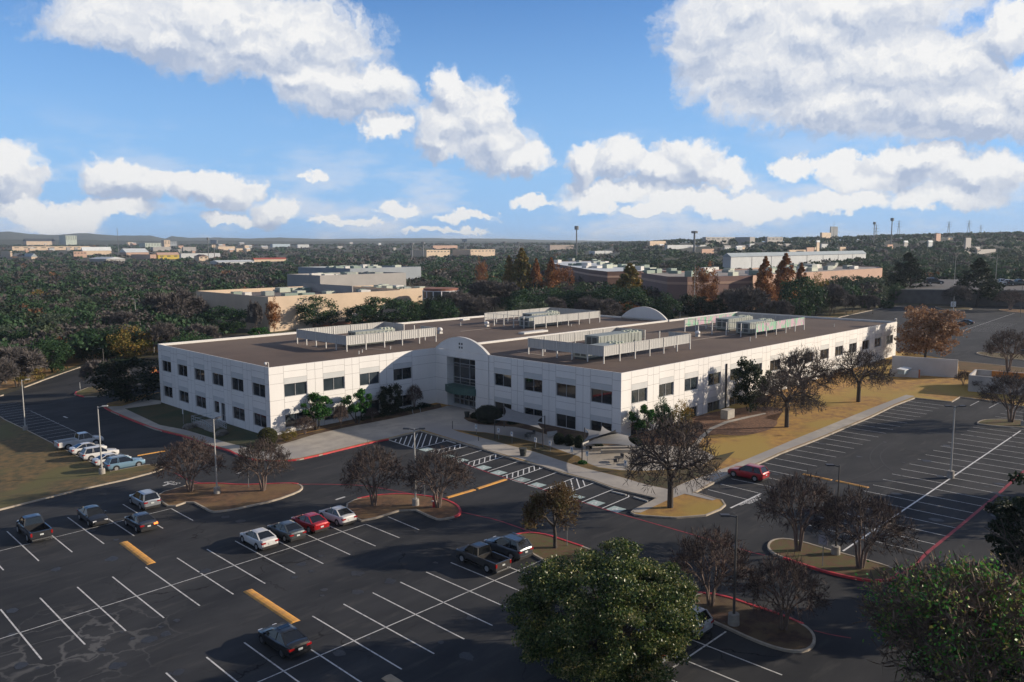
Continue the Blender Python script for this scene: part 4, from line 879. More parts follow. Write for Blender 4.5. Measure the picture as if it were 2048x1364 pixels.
def vehicle(kind, name, label, pm, loc, rz, rim=RIM, brake=False, sunroof=False, rails=False, sc=1.0, tail=True, grp='vehicles parked around the office'):
    S_ = SHAPES[kind]; t = thing(name, label, {'sedan': 'car', 'suv': 'car', 'truck': 'pickup truck'}[kind], loc, rz, grp); t.scale = (sc, sc, sc)
    b = MB(); rings = []
    for (x, zb, zt, hw) in S_['st']:
        m_ = (zb+zt)/2; ys = [(.0, zb), (hw*.86, zb), (hw, zb+(zt-zb)*.22), (hw, m_+.05), (hw*.965, zt-(zt-zb)*.16), (hw*.86, zt-.01), (hw*.45, zt+.02), (0, zt+.03)]
        rings.append([(x, y, z) for y, z in ys]+[(x, -y, z) for y, z in ys[-2:0:-1]])
    n = len(rings[0]); vs = [p for r_ in rings for p in r_]; fs = [(i*n+j, i*n+(j+1) % n, (i+1)*n+(j+1) % n, (i+1)*n+j) for i in range(len(rings)-1) for j in range(n)]
    fs += [tuple(range(n-1, -1, -1)), tuple(range((len(rings)-1)*n, len(rings)*n))]; b.add(vs, fs)
    if kind == 'truck':                # open bed
        for s in (-1, 1): b.box(-2.9, s*.97-(.10 if s > 0 else 0), .50, -.44, s*.97+(.10 if s < 0 else 0), 1.20)
        b.box(-2.94, -.97, .55, -2.84, .97, 1.20); b.box(-2.84, -.87, .50, -.44, .87, .62)
    c = S_['cab']; rf = S_['roof']
    o = b.build('body', pm, smooth=False); o.parent = t
    for p in o.data.polygons: p.use_smooth = len(p.vertices) == 4 and kind != 'truck' and False
    # cabin: painted roof and pillars, glass on four sides
    rp = MB(); bw, tw = c['bw'], c['tw']
    T_ = [(c['rt'], tw, rf-.03), (c['rt']+.25, tw+.02, rf), (c['ft']-.15, tw+.02, rf), (c['ft'], tw, rf-.03)]
    vs = []
    for (x, y, z) in T_: vs += [(x, -y, z-.02), (x, -y*.6, z+.03), (x, y*.6, z+.03), (x, y, z-.02)]
    rp.add(vs, [(i*4+j, i*4+j+1, i*4+j+5, i*4+j+4) for i in range(3) for j in range(3)])
    for s in (-1, 1):
        rp.bar((c['rb'], s*bw, c['rbz']-.02), (c['rt'], s*tw, rf-.05), .11 if kind != 'suv' else .16, .05); rp.bar((c['fb'], s*bw, c['fbz']-.02), (c['ft'], s*tw, rf-.05), .07, .05)
        mx = (c['rt']+c['ft'])/2-.05; rp.bar((mx-.02, s*(bw+.012), c['fbz']), (mx, s*(tw+.012), rf-.05), .07, .03)
        if kind == 'suv': rp.bar((-1.15, s*(bw+.012), c['rbz']), (-1.05, s*(tw+.012), rf-.05), .10, .03)
    rp.build('roof', pm).parent = t
    zb_ = min(c['rbz'], c['fbz'])-.03
    def glass(nm, q):
        g = MB(); g.add(q, [(0,1,2,3)]); g.build(nm, CGL).parent = t
    glass('windscreen', [(c['fb'], -bw+.03, c['fbz']-.02), (c['fb'], bw-.03, c['fbz']-.02), (c['ft']+.01, tw-.03, rf-.03), (c['ft']+.01, -tw+.03, rf-.03)])
    glass('rear_window', [(c['rb'], -bw+.03, c['rbz']-.02), (c['rb'], bw-.03, c['rbz']-.02), (c['rt']-.01, tw-.03, rf-.03), (c['rt']-.01, -tw+.03, rf-.03)])
    for s in (-1, 1): glass('side_window', [(c['rb']+.05, s*bw, c['rbz']-.03), (c['fb']-.03, s*bw, c['fbz']-.03), (c['ft']-.01, s*tw, rf-.04), (c['rt']+.02, s*tw, rf-.04)])
    if sunroof: g = MB(); g.box(-.35, -.42, rf+.035, .15, .42, rf+.045); g.build('sunroof', CGL).parent = t
    if rails:
        for s in (-1, 1): g = MB(); g.bar((c['rt']+.2, s*tw*.9, rf+.08), (c['ft']-.15, s*tw*.9, rf+.08), .05); g.build('roof_rail', CHROME).parent = t
    wb, r, hw = S_['wb'], S_['r'], S_['W']/2
    tr = MB()
    for s in (-1, 1):
        for x in (-wb, wb+(.08 if kind == 'truck' else .02)):
            pts = [(x+(r+.07)*math.cos(a), s*(hw+.004), r+(r+.07)*math.sin(a)) for a in [math.pi*k/10 for k in range(11)]]; tr.add(pts, [tuple(range(11))])
            w_ = MB(); w_.tube((x, s*(hw-.20), r), (x, s*(hw+.015), r), r, n=18); wo_ = w_.build('wheel', TYRE, t)
            g = MB(); g.tube((x, s*(hw+.0), r), (x, s*(hw+.028), r), r*.64, r*.60, n=14); ro = g.build('rim', rim, wo_)
    tr.box(-S_['L']/2+.12, -hw*.8, .2, S_['L']/2-.12, hw*.8, .32); tr.build('wheel_arches', TRIM, t)
    zf = S_['st'][-3][2]-.13; xf = S_['st'][-2][0]-.03; xr = -S_['L']/2 if kind != 'truck' else -2.95; zr_ = S_['st'][1][2]-.18 if kind != 'truck' else 1.0
    for s in (-1, 1):
        g = MB(); g.box(xf-.22, s*hw*.60-.16, zf-.10, xf+.05, s*hw*.60+.16, zf+.05); g.build('headlight', HEADL, t)
        g = MB()
        if kind == 'truck': g.box(xr-.02, s*.90-.075, .78, xr+.12, s*.90+.085, 1.12)
        else: g.box(xr-.01, s*hw*.72-.20, zr_-.09, xr+.26, s*(hw*.72)+.18, zr_+.06)
        g.build('tail_light', BRK if (brake and s < 0) else TAIL, t)
        g = MB(); g.box(c['fb']-.38, s*(hw+.02)-.08, c['fbz']+.0, c['fb']-.22, s*(hw+.02)+.08, c['fbz']+.15); g.build('mirror', pm, t)
    g = MB(); g.box(xr-.03, -.16, zr_-.20, xr, .16, zr_-.06); g.build('number_plate', PLATE, t)
    g = MB(); g.box(xr-.04, -hw*.88, .36, xr+.05, hw*.88, .50); g.build('rear_bumper', CHROME if kind == 'truck' else TRIM, t)
    g = MB(); g.box(S_['L']/2-.10, -hw*.6, .34, S_['L']/2+.01, hw*.6, .56); g.build('grille', CHROME if kind == 'truck' else TRIM, t)
    if kind == 'truck': g = MB(); g.box(-2.83, -.86, .63, -.46, .86, .64); g.build('bed_floor', TRIM, t)
    return t
WH = paint('white', (.62,.62,.61), 0); SIL = paint('silver', (.36,.39,.42), .5); GRY = paint('grey', (.10,.115,.12), .5); BLK = paint('black', (.010,.011,.013), .1); RED = paint('red', (.42,.006,.012), .2)
DGR = paint('dark_grey', (.045,.048,.055), .4); BRN = paint('grey_brown', (.075,.072,.07), .4); BLU = paint('light_blue', (.20,.34,.46), .4); MAR = paint('maroon', (.38,.008,.02), .2)
def carpos(px, kind, nose, side=-1):
    """px = ground contact of the visible rear wheel; nose unit (x,y); side: which side of the car it is on"""
    S_ = SHAPES[kind]; p = at(*px); d = Vector((*nose, 0)); l = Vector((-d.y, d.x, 0)); q = p+d*S_['wb']-l*side*S_['W']/2; q.z = gf(q.x, q.y)+.02; return q
UP = (0, 1); RT = (1, 0)
def car(kind, px, nose, side, name, label, pm, **k):
    q = carpos(px, kind, nose, side); return vehicle(kind, name, label, pm, q, math.atan2(nose[1], nose[0]), **k)
car('sedan', (513,1101.4), UP, 1, 'sedan', 'white sedan at the left end of the row of four parked below the second island', WH)
car('sedan', (569.3,1084.7), UP, 1, 'sedan', 'grey sedan between the white sedan and the red sedan', GRY)
car('sedan', (617.7,1067.1), UP, 1, 'sedan', 'bright red sedan parked beside a white one', RED)
car('sedan', (673.7,1052.5), UP, 1, 'sedan', 'white sedan beside the island kerb, right of the red sedan', WH)
car('sedan', (272.7,1065.6), UP, 1, 'sedan', 'dark grey sedan with one brake light glowing', DGR, brake=True)
car('suv', (280.7,1020.7), UP, 1, 'suv', 'silver SUV parked next to the first island', SIL)
p = at(176.8,1053.3); vehicle('sedan', 'sedan', 'black sedan facing the camera with a pale grille', BLK, (p.x+.9, p.y+SHAPES['sedan']['wb'], gf(p.x, p.y)+.02), R(-90))
p = at(54.5,1085); vehicle('truck', 'pickup_truck', 'dark grey pickup truck at the left edge of the car park', DGR, (p.x+1.0, p.y+1.7, gf(p.x, p.y)+.02), R(90), sc=.97)
car('sedan', (563,1316.9), UP, 1, 'sedan', 'black sedan with sunroof parked alone near the bottom of the photo', BLK, sunroof=True, rim=RIMD)
car('truck', (974.6,1148.5), UP, 1, 'pickup_truck', 'grey brown double-cab pickup parked beside a grey SUV', BRN, sc=.90)
car('suv', (1021.5,1122), UP, 1, 'suv', 'dark grey SUV with silver roof rails by the tree island', paint('slate', (.075,.09,.105), .5), rails=True)
p = at(1432,1268); vehicle('suv', 'suv', 'white SUV half hidden behind the right side of the big green tree', paint('pale', (.50,.51,.54), .1), (p.x-.93, p.y+2.5, gf(p.x, p.y)+.02), R(90))
car('suv', (1295.8,1332.3), UP, 1, 'suv', 'silver SUV under the big green tree next to its island', SIL)
b_ = at(233.2,942.4); a_ = at(138.4,900.7); dy = (a_.y-b_.y)/4
def lot2(k, kind, nm, lab, pm, dx=0, **kw):
    S_ = SHAPES[kind]; x = b_.x+(a_.x-b_.x)*k/4+S_['wb']+dx; y = b_.y+dy*k+S_['W']/2; vehicle(kind, nm, lab, pm, (x, y, gf(x, y)+.02), 0, **kw)
lot2(0, 'suv', 'suv', 'light blue SUV at the near end of the left row beside the grass', BLU, rails=True)
lot2(1, 'sedan', 'sedan', 'white sedan hidden behind the light blue SUV', WH)
lot2(2, 'suv', 'suv', 'white SUV in the middle of the left row', WH)
lot2(3, 'sedan', 'sedan', 'white sedan next to the big white pickup', WH)
lot2(4, 'truck', 'pickup_truck', 'large white pickup truck at the far end of the left row', WH, sc=1.05, rim=RIM)
car('suv', (1509.4,964.5), UP, 1, 'suv', 'maroon red hatchback parked against the kerb in the right lot', MAR, sc=.96)
p = at(1930,649); vehicle('sedan', 'sedan', 'dark blue-black sedan alone in the far right car park', paint('navy', (.02,.025,.03), .3), (p.x, p.y, gf(p.x, p.y)+.05), R(95))
def far_car(px, kind, nm, lab, pm, rz, sc=1.0, dz=0):
    p = at(*px); vehicle(kind, nm, lab, pm, (p.x, p.y, p.z+dz), rz, sc=sc, grp='vehicles beyond the office')
far_car((1868,571), 'suv', 'suv', 'black SUV on the upper lot beyond the retaining wall', BLK, R(-50), 1.5)
far_car((2000,566), 'truck', 'pickup_truck', 'white pickup on the upper lot at the far right', WH, R(-50), 1.3)
far_car((2016,573), 'sedan', 'sedan', 'white sedan on the upper lot in front of the white pickup', WH, R(-45), 1.6)
far_car((2034,562), 'truck', 'pickup_truck', 'dark green truck at the far right edge of the upper lot', paint('green', (.03,.06,.06)), R(-45), 1.3)
far_car((985,600), 'sedan', 'sedan', 'silver car on the road behind the trees at the centre', SIL, R(10), 1.4)
far_car((838,612), 'sedan', 'sedan', 'white car beside the cream building entrance', WH, R(0), 1.3)
far_car((875,590), 'suv', 'van', 'white van beside the brick porch of the cream building', WH, R(40), 1.3)
far_car((930,572), 'sedan', 'sedan', 'grey car far away on the service road', GRY, R(20), 1.5)
mo = thing('utility_cart', 'small red and orange utility cart behind the left corner of the office', 'cart', at(311,752)); b = MB(); b.box(-1,-.7,.3,1,.7,.9); b.build('body', RED).parent = mo
b = MB(); b.box(-.9,-.6,.9,.1,.6,1.9); b.build('cab', mat('orange_paint', (.6,.22,.05), .5)).parent = mo
for x in (-.7,.7):
    for y in (-.72,.72): b = MB(); b.tube((x,y-.1,.3),(x,y+.1,.3),.3,n=12); b.build('wheel', TYRE).parent = mo

# ------------------------------------------------------------------ lamp posts, signs, small street furniture
POLE = mat('pole_steel', (.12,.115,.11), .5, metal=.3); POLEW = mat('pole_pale', (.45,.45,.43), .5); BASE = mat('pole_base', (.40,.38,.34), .85, (.28,.26,.24), 2, 6)
HEAD = mat('lamp_head', (.05,.05,.055), .5)
def lamp(base, top, label, heads=1, m=POLE, bs=1.0, ang=None, basem=True, grp='car park lamp posts', hm=HEAD, maxh=12):
    p = at(*base); H = min(hgt(p, *top), maxh); t = thing('lamp_post', label, 'lamp post', p, 0, grp)
    if basem: b = MB(); b.tube((0,0,-.1),(0,0,.85*bs),.38*bs,.35*bs,n=16); b.build('base', BASE).parent = t
    b = MB(); b.tube((0,0,.8*bs),(0,0,H),.10,.06,n=8); b.build('pole', m).parent = t
    aa = R(135) if ang is None else ang
    for k in range(heads):
        a = aa+math.pi*k; d = Vector((math.cos(a), math.sin(a), 0)); b = MB(); b.bar((0,0,H-.15), (d.x*.5, d.y*.5, H-.02), .08); b.bar((d.x*.5, d.y*.5, H), (d.x*1.15, d.y*1.15, H+.02), .36, .13); b.build('lamp_head', hm).parent = t
    return t
lamp((51,862),(41.3,759.6),'lamp post beside the striped bays at the far left edge', bs=.95, ang=R(-20), m=POLEW, hm=POLEW)
lamp((204.5,950),(193,813),'lamp post in front of the row of white cars', bs=1.0, ang=R(-30), m=POLEW, hm=POLEW)
lamp((434.5,989),(430,838),'lamp post between the two bare trees on the first island', ang=R(30), m=POLEW)
lamp((831.4,1013),(829,857),'twin-headed lamp post on the fire hydrant island', heads=2, ang=R(-45), m=POLEW)
lamp((1671,1111),(1677.8,930),'dark lamp post on the red-kerbed island at the right', ang=R(135))
lamp((1467,1252),(1473,1030.5),'dark lamp post on the lower island by the white SUV', ang=R(135), bs=1.1)
lamp((1901,956),(1907.4,811.9),'twin-headed lamp post standing in the striped right lot', heads=2, ang=R(-45), m=POLEW)
lamp((2047,853),(2052,700),'lamp post cut by the right edge beside the small far island', ang=R(135))
lamp((208,736),(209,697),'short lamp post by the dry grass at the far left road', basem=False)
lamp((273,656),(271,598),'tall pale pole in the wood left of the office', heads=2, m=POLEW, hm=POLEW, basem=False, maxh=16, ang=R(-45))
lamp((309,712),(307,668),'thin dark pole just behind the left corner of the office roof', basem=False, m=POLEW)
lamp((214,655),(214,626),'short lamp with double head in the left wood', heads=2, m=POLEW, hm=POLEW, basem=False, ang=R(-45))
lamp((1904,664),(1906,592),'lamp post carrying a white sign in the far right lot', heads=2, basem=False, ang=R(-45), m=POLEW)
lamp((1388,640),(1392,528),'pale pole behind the rear arch of the roof', basem=False, m=POLEW, maxh=18)
lamp((1165,612),(1151,577),'curved street lamp in the trees left of the rear arch', basem=False, m=POLEW, hm=POLEW, ang=R(110), maxh=11, grp='street lamps behind the office')
lamp((1090,600),(1078,560),'curved street lamp among the bare trees behind the office', basem=False, m=POLEW, hm=POLEW, ang=R(110), maxh=11, grp='street lamps behind the office')
lamp((1908,578),(1909,520),'lamp post at the upper lot left of the white cars', heads=1, basem=False, m=POLEW, ang=R(-45))
lamp((1990,580),(1992,516),'lamp post at the upper lot behind the white pickup', heads=2, basem=False, m=POLEW, ang=R(-45))
lamp((724,618),(724,591),'small twin lamp in front of the cream building', heads=2, basem=False, ang=R(-45))
lamp((2040,640),(2042,560),'slim lamp post before the retaining wall at the far right', basem=False)
SGW = mat('sign_white', (.72,.74,.74), .5); SGB = mat('sign_blue', (.16,.26,.40), .5); SGN = mat('sign_backing', (.22,.20,.17), .6)
def sign(base, top, label, w=.42, h=.62, m=SGW, name='parking_sign', cat='sign', blue=False, grp=None, ang=None, pm=None, post=.035):
    p = at(*base); H = hgt(p, *top); t = thing(name, label, cat, p, R(180) if ang is None else ang, grp)
    b = MB(); b.tube((0,0,0),(0,0,H),post,n=6); b.build('post', pm or mat('sign_post', (.25,.26,.26), .6)).parent = t
    b = MB(); b.box(.04,-w/2,H-h,.07,w/2,H); b.build('plate', m).parent = t
    if blue: b = MB(); b.box(.071,-w*.26,H-h*.55,.078,w*.26,H-h*.18); b.build('symbol', SGB).parent = t
    return t
def c8(x, y): return (920+x/4.876, 780+y/4.876)
OR = ['beside the plaza, farthest left', 'next to the left leg of the first shade sail', 'third from the left along the grass wedge', 'fourth from the left, left of the sail post', 'fifth from the left along the grass wedge', 'left of the second shade sail post', 'right of the second shade sail post', 'farthest right, by the bare tree']
for k, (a_, b_) in enumerate((((160,440),(157,338)), ((378,492),(374,370)), ((508,532),(506,406)), ((738,582),(736,462)), ((880,606),(878,494)), ((1092,682),(1090,553)), ((1242,712),(1240,594)), ((1615,800),(1613,684)))):
    sign(c8(*a_), c8(*b_), 'white accessible parking sign '+OR[k], blue=True, grp='accessible parking signs along the pavement')
sign((497.5,977),(496,943),'slim sign post in the middle of the first island', w=.3, h=.45, m=SGN)
sign((849.4,997),(848.6,955),'slim sign post between the lamp and the hydrant', w=.3, h=.45, m=SGN)
sign((1644.8,1135),(1645,1071),'white square sign seen from behind on the red-kerbed right island', w=.75, h=.75, m=mat('sign_grey', (.42,.40,.42), .6), name='road_sign')
sign((1506,1224),(1507,1152),'brown-backed sign post on the dark lower island', w=.7, h=.7, m=SGN, name='road_sign')
sign((1133.8,1094),(1135,1052),'thin sign post beside the brown-leaved tree', w=.3, h=.4, m=SGN)
sign((161,783),(159.5,765),'thin white marker on the small left road island', w=.25, h=1.2, name='marker_post')
sign((250.5,800),(250,784),'thin white marker under the dark oak', w=.25, h=1.1, name='marker_post')
sign((367.5,850),(365.5,817),'white sign with red top on the lawn left of the side stair', w=.35, h=.9)
sign((1904,650),(1903,603),'white square sign with a dark letter on the far lamp post', w=1.5, h=1.5, name='lot_sign', cat='sign', ang=R(225))
sp = at(1904,650); hh = hgt(sp, 1903, 603)
cu = bpy.data.curves.new('sign_letter', 'FONT'); cu.body = 'R'; cu.size = 1.5; cu.align_x = 'CENTER'; cu.extrude = .01; o = bpy.data.objects.new('sign_letter', cu); col.objects.link(o)
me = bpy.data.meshes.new_from_object(o.evaluated_get(bpy.context.evaluated_depsgraph_get())); bpy.data.objects.remove(o); o = bpy.data.objects.new('sign_letter', me); me.materials.clear(); me.materials.append(SGN); col.objects.link(o)
sgn_ = [x for x in bpy.data.objects if x.name.startswith('lot_sign')][0]; o.parent = sgn_; o.location = (.09, 0, hh-1.3); o.rotation_euler = (R(90), 0, R(90))
# bollards and bins
def bin_(px, lab, s=1.0):
    t = thing('litter_bin', lab, 'litter bin', at(*px), 0, 'dark litter bins'); t.scale = (s, s, s); BM = mat('bin_dark', (.03,.035,.03), .7, (.05,.055,.05), 9)
    b = MB(); b.tube((0,0,.0),(0,0,.95),.30,.42,n=16); b.build('body', BM).parent = t; b = MB(); b.tube((0,0,.93),(0,0,1.02),.47,.47,n=16); b.build('rim', BM).parent = t
bin_(c8(615,655), 'dark litter bin standing on the pavement beside the accessible bays', 1.15); bin_((934,836), 'dark litter bin by the entrance doors, left of the round bush')
bin_((1131,888), 'dark litter bin beside the clipped bushes of the patio', .9)
for px, top, lab in (((905,860),(904,842),'thin metal post at the tip of the grass wedge'), ((957,895-11),(957,873),'thin marker post at the pavement edge above the bays')):
    p = at(*px); b = MB(); b.tube((0,0,0),(0,0,hgt(p,*top)),.05,n=8); o = b.build('metal_post', POLE); o.location = p; tag(o, lab, 'post')
for k, px in enumerate(((827,831),(842,827))):
    p = at(*px); b = MB(); b.bar((0,0,0),(.0,.3,.95),.05); b.bar((0,0,0),(.7,0,0.02),.05); o = b.build('handrail', RAILM); o.location = p; tag(o, ('slanted white rod in the bed, left one', 'slanted white rod in the bed, right one')[k], 'rod')
# fire hydrant
p = at(869,1016); t = thing('fire_hydrant', 'red fire hydrant on the second island beside the bare tree', 'fire hydrant', p); RH = mat('hydrant_red', (.50,.02,.03), .45)
b = MB(); b.tube((0,0,0),(0,0,.12),.22,n=14); b.tube((0,0,.1),(0,0,.85),.15,.14,n=14); b.sphere((0,0,.86),.17,.17,.16,14,8); b.build('body', RH).parent = t; b = MB(); b.tube((0,0,1.0),(0,0,1.12),.05,n=8); b.tube((-.26,0,.6),(.26,0,.6),.08,n=10); b.tube((0,-.24,.55),(0,0,.55),.09,n=10); b.build('caps', mat('hydrant_white', (.6,.55,.55), .5)).parent = t; t.scale = (1.35,)*3
# boulders
BO = mat('limestone_boulder', (.20,.19,.17), .9, (.10,.095,.085), 3, 7, .6, 6)
for k, (px, lab, s) in enumerate((((379,858),'grey boulder left of the side stair',1.0), ((442,872),'flat grey boulder right of the side stair',1.1))):
    rb = random.Random(k+3); b = MB(); b.sphere((0,0,.4),1.0*s,.8*s,.55*s,9,6,.22,rb); o = b.build('boulder', BO); o.location = at(*px); tag(o, lab, 'boulder', 'boulders by the side stair')
# shade sails
SAIL = mat('sail_cloth', (.23,.23,.23), .85, (.20,.20,.20), 1, 3)
def sail(cs, posts, label, m=SAIL):
    """cs: four corners (world). hypar cloth with scalloped edges"""
    c = [Vector(q) for q in cs]; cen = sum(c, Vector())/4; t = thing('shade_sail', label, 'shade sail', (cen.x, cen.y, gf(cen.x, cen.y)), 0, 'grey shade sails over the patio'); n_ = 14; vs = []
    for i in range(n_+1):
        for j in range(n_+1):
            u, v = i/n_, j/n_; p = c[0]*(1-u)*(1-v)+c[1]*u*(1-v)+c[2]*u*v+c[3]*(1-u)*v
            eu = .13*(4*u*(1-u))*((1-v)**3-v**3); ev = .13*(4*v*(1-v))*((1-u)**3-u**3)
            p = p+(c[3]-c[0]).lerp(c[2]-c[1], u)*eu+(c[1]-c[0]).lerp(c[2]-c[3], v)*ev; vs.append(p-Vector(t.location))
    mb = MB(); mb.add(vs, [(i*(n_+1)+j, (i+1)*(n_+1)+j, (i+1)*(n_+1)+j+1, i*(n_+1)+j+1) for i in range(n_) for j in range(n_)]); mb.build('cloth', m, t, smooth=True)
    for k in posts:
        q = c[k]; b = MB(); g = gf(q.x, q.y); b.tube((q.x, q.y, g), (q.x, q.y, q.z+.1), .075, n=10); o = b.build('post', HEAD, t); o.matrix_parent_inverse = Matrix.Translation(-Vector(t.location))
def corner(base, top): p = at(*base); p.z = p.z+hgt(p, *top); return p
k1_ = corner(c8(340,487), c8(340,303)); k2_ = corner(c8(808,570), c8(808,384)); k3_ = corner(c8(827,415), c8(829,258)); k4_ = corner(c8(430,372), c8(398,192)); k4_.z += .5; k1_.z += .15
sail([k1_, k4_, k3_, k2_], (0, 1, 2, 3), 'left grey shade sail on dark posts next to the big round bush')
m1_ = corner(c8(1190,700), c8(1190,515)); m2_ = corner(c8(1215,545), c8(1140,372)); m3_ = corner(c8(1640,600), c8(1660,432)); m4_ = corner(c8(1775,790), c8(1722,556))
sail([m1_, m2_, m3_, (m1_+m4_)/2+Vector((1.5, .5, 1.6))], (0, 1), 'larger grey shade sail right of the clipped bushes')
sail([m1_+Vector((0,0,-.25)), (m1_+m3_)/2+Vector((.5, 1.0, 1.4)), m3_+Vector((0,0,-.2)), m4_], (2, 3), 'front triangular grey shade sail by the building corner')
def table(px, lab, chairs=2):
    t = thing('patio_table', lab, 'table', at(*px), 0, 'round patio tables'); TB = mat('patio_metal', (.06,.06,.065), .5)
    b = MB(); b.tube((0,0,.70),(0,0,.75),.6,n=20); b.build('tabletop', TB).parent = t; b = MB(); b.tube((0,0,0),(0,0,.7),.05,n=8); b.tube((0,0,0),(0,0,.04),.3,n=14); b.build('pedestal', TB).parent = t
    for k in range(chairs):
        a = R(20+180*k); c_ = thing('patio_chair', ('second' if k else 'first')+' dark chair of '+lab, 'chair', Vector(t.location)+Vector((math.cos(a)*1.15, math.sin(a)*1.15, 0)), a, 'patio chairs')
        b = MB(); b.box(-.22,-.22,.42,.22,.22,.46); b.build('seat', TB).parent = c_; b = MB(); b.box(.2,-.22,.5,.24,.22,.9); b.build('backrest', TB).parent = c_
        for x in (-.18,.2):
            for y in (-.18,.2): b = MB(); b.tube((x,y,0),(x,y,.5),.02,n=6); b.build('leg', TB).parent = c_
table(c8(1548,712), 'the round table in the sun before the bare tree'); table(c8(1720,735), 'the table half hidden by bare branches'); table(c8(683,470), 'the table under the left shade sail'); table(c8(1275,585), 'the table under the right shade sail')
def bench(px, lab, rz=0):
    t = thing('bench', lab, 'bench', at(*px), rz, 'pale benches'); m = mat('bench_pale', (.42,.42,.41), .7); b = MB(); b.box(-.8,-.22,.42,.8,.22,.48); b.build('seat', m).parent = t; b = MB(); b.box(-.8,.2,.5,.8,.25,.95); b.build('backrest', m).parent = t
    for x in (-.7,.7): b = MB(); b.box(x-.04,-.2,0,x+.04,.2,.42); b.build('leg', m).parent = t
bench(c8(905,470), 'pale bench between the left sail and the clipped bushes', R(-20)); bench(c8(1240,575), 'pale bench in the shade of the right sail', R(10))
for k, px in enumerate((c8(1600,622), c8(1560,618))):
    p = at(*px); b = MB(); b.box(-3,-.25,0,3,.25,.45); o = b.build('seat_wall', CONC); o.location = (p.x+k*.5, p.y+k*1.2, p.z+.15); o.rotation_euler = (0,0,R(-40)); tag(o, ('long low concrete seat wall at the sunlit patio', 'second low seat wall just behind the sunlit one')[k], 'seat wall')
b = MB(); p = at(1455,838); b.box(-1.0,-.6,0,1.0,.6,1.5); o = b.build('utility_box', BASE); o.location = p; tag(o, 'grey concrete utility box against the sunlit wall', 'utility box')
# ------------------------------------------------------------------ trees : prototypes
BARK = mat('bark', (.085,.070,.060), .9, (.045,.038,.034), 3, 6, streak=(3,3,.6)); BARKP = mat('pale_bark', (.24,.18,.15), .9, (.12,.09,.075), 2.5, 6, streak=(3,3,.5))
TWIG = mat('twigs', (.10,.078,.07), .9, (.065,.052,.048), 1.2); TWIGR = leafmat('reddish_twigs', [(.045,.038,.037),(.070,.058,.055),(.085,.065,.06),(.11,.06,.05)], .9, 0)
TWIGG = leafmat('grey_twigs', [(.050,.046,.045),(.095,.085,.082),(.135,.12,.115),(.17,.155,.15)], .9, 0)
LOAK = leafmat('oak_leaves', [(.010,.028,.013),(.022,.060,.022),(.038,.092,.032),(.065,.125,.038)]); LDARK = leafmat('dark_leaves', [(.008,.015,.008),(.016,.030,.014),(.027,.046,.019)])
LBRI = leafmat('bright_green_leaves', [(.012,.045,.010),(.022,.095,.015),(.035,.15,.02),(.06,.20,.03)]); LRUST = leafmat('rust_leaves', [(.095,.041,.016),(.216,.081,.027),(.324,.135,.041),(.405,.203,.054)])
LYEL = leafmat('yellow_green_leaves', [(.062,.069,.015),(.150,.138,.025),(.250,.175,.037),(.325,.163,.037)]); LBIG = leafmat('mixed_leaves', [(.012,.026,.010),(.035,.075,.020),(.085,.13,.032),(.24,.24,.075),(.40,.34,.18)], .38, .2)
LTAN = leafmat('tan_leaves', [(.12,.06,.03),(.23,.12,.06),(.34,.20,.11),(.46,.31,.20)]); LBRN = leafmat('brown_leaves', [(.065,.039,.026),(.130,.078,.039),(.182,.130,.058),(.130,.130,.039)])
LGREY = leafmat('grey_green_leaves', [(.042,.063,.042),(.070,.105,.063),(.112,.140,.091)])
def branches(rng, H, spread, trunks=1, levels=5, kids=3, r0=.16, trunk_h=.22, seglen=None, up=.45, gn=.62):
    """returns tapered 4-sided tubes (V,F) for limbs and a list of fine twig segments"""
    V = []; F_ = []; tips = []
    def seg(a, b, ra, rb, n=5):
        d = b-a; L_ = np.linalg.norm(d); d = d/(L_+1e-9); up_ = np.array([0, 0, 1.]) if abs(d[2]) < .9 else np.array([1., 0, 0])
        x = np.cross(d, up_); x /= np.linalg.norm(x); y = np.cross(x, d); k = len(V)
        for p, r in ((a, ra), (b, rb)):
            for t in range(n): th = 2*math.pi*t/n; V.append(p+(x*math.cos(th)+y*math.sin(th))*r)
        for t in range(n): F_.append((k+t, k+(t+1) % n, k+n+(t+1) % n, k+n+t))
    def grow(p, d, L_, r, lev):
        a = p; nseg = 2 if lev > 1 else 3
        for i in range(nseg):
            d = d+rng.normal(0, .13, 3); d[2] += .05*up; d /= np.linalg.norm(d); b = a+d*L_/nseg; rr = r*(1-.28*(i+1)/nseg)
            if lev < levels: seg(a, b, r*(1-.28*i/nseg), rr, 6 if lev < 2 else 4)
            tips.append((a, b, lev, r)); a = b
        if lev >= levels: return
        nk = kids+(1 if rng.random() < .5 else 0)
        for k in range(nk):
            ang = 2*math.pi*(k+rng.random()*.7)/nk; tilt = rng.uniform(.35, .85)*spread
            up_ = np.array([0, 0, 1.]) if abs(d[2]) < .9 else np.array([1., 0, 0]); x = np.cross(d, up_); x /= np.linalg.norm(x); y = np.cross(x, d)
            nd_ = d*math.cos(tilt)+(x*math.cos(ang)+y*math.sin(ang))*math.sin(tilt); nd_[2] += .12*up; nd_ /= np.linalg.norm(nd_)
            grow(a, nd_, L_*gn*rng.uniform(.85, 1.2), r*.60, lev+1)
    for t in range(trunks):
        a = 2*math.pi*(t+rng.random()*.5)/max(1, trunks); off_ = np.array([math.cos(a), math.sin(a), 0])*(.18 if trunks > 1 else 0)
        d = np.array([math.cos(a)*.28, math.sin(a)*.28, 1.]) if trunks > 1 else np.array([rng.normal(0, .03), rng.normal(0, .03), 1.])
        d /= np.linalg.norm(d); L_ = H*(trunk_h*1.5 if trunks > 1 else trunk_h)
        grow(off_+np.array([0, 0, -.1]), d, L_, r0*(.7 if trunks > 1 else 1), 0)
    return V, F_, tips
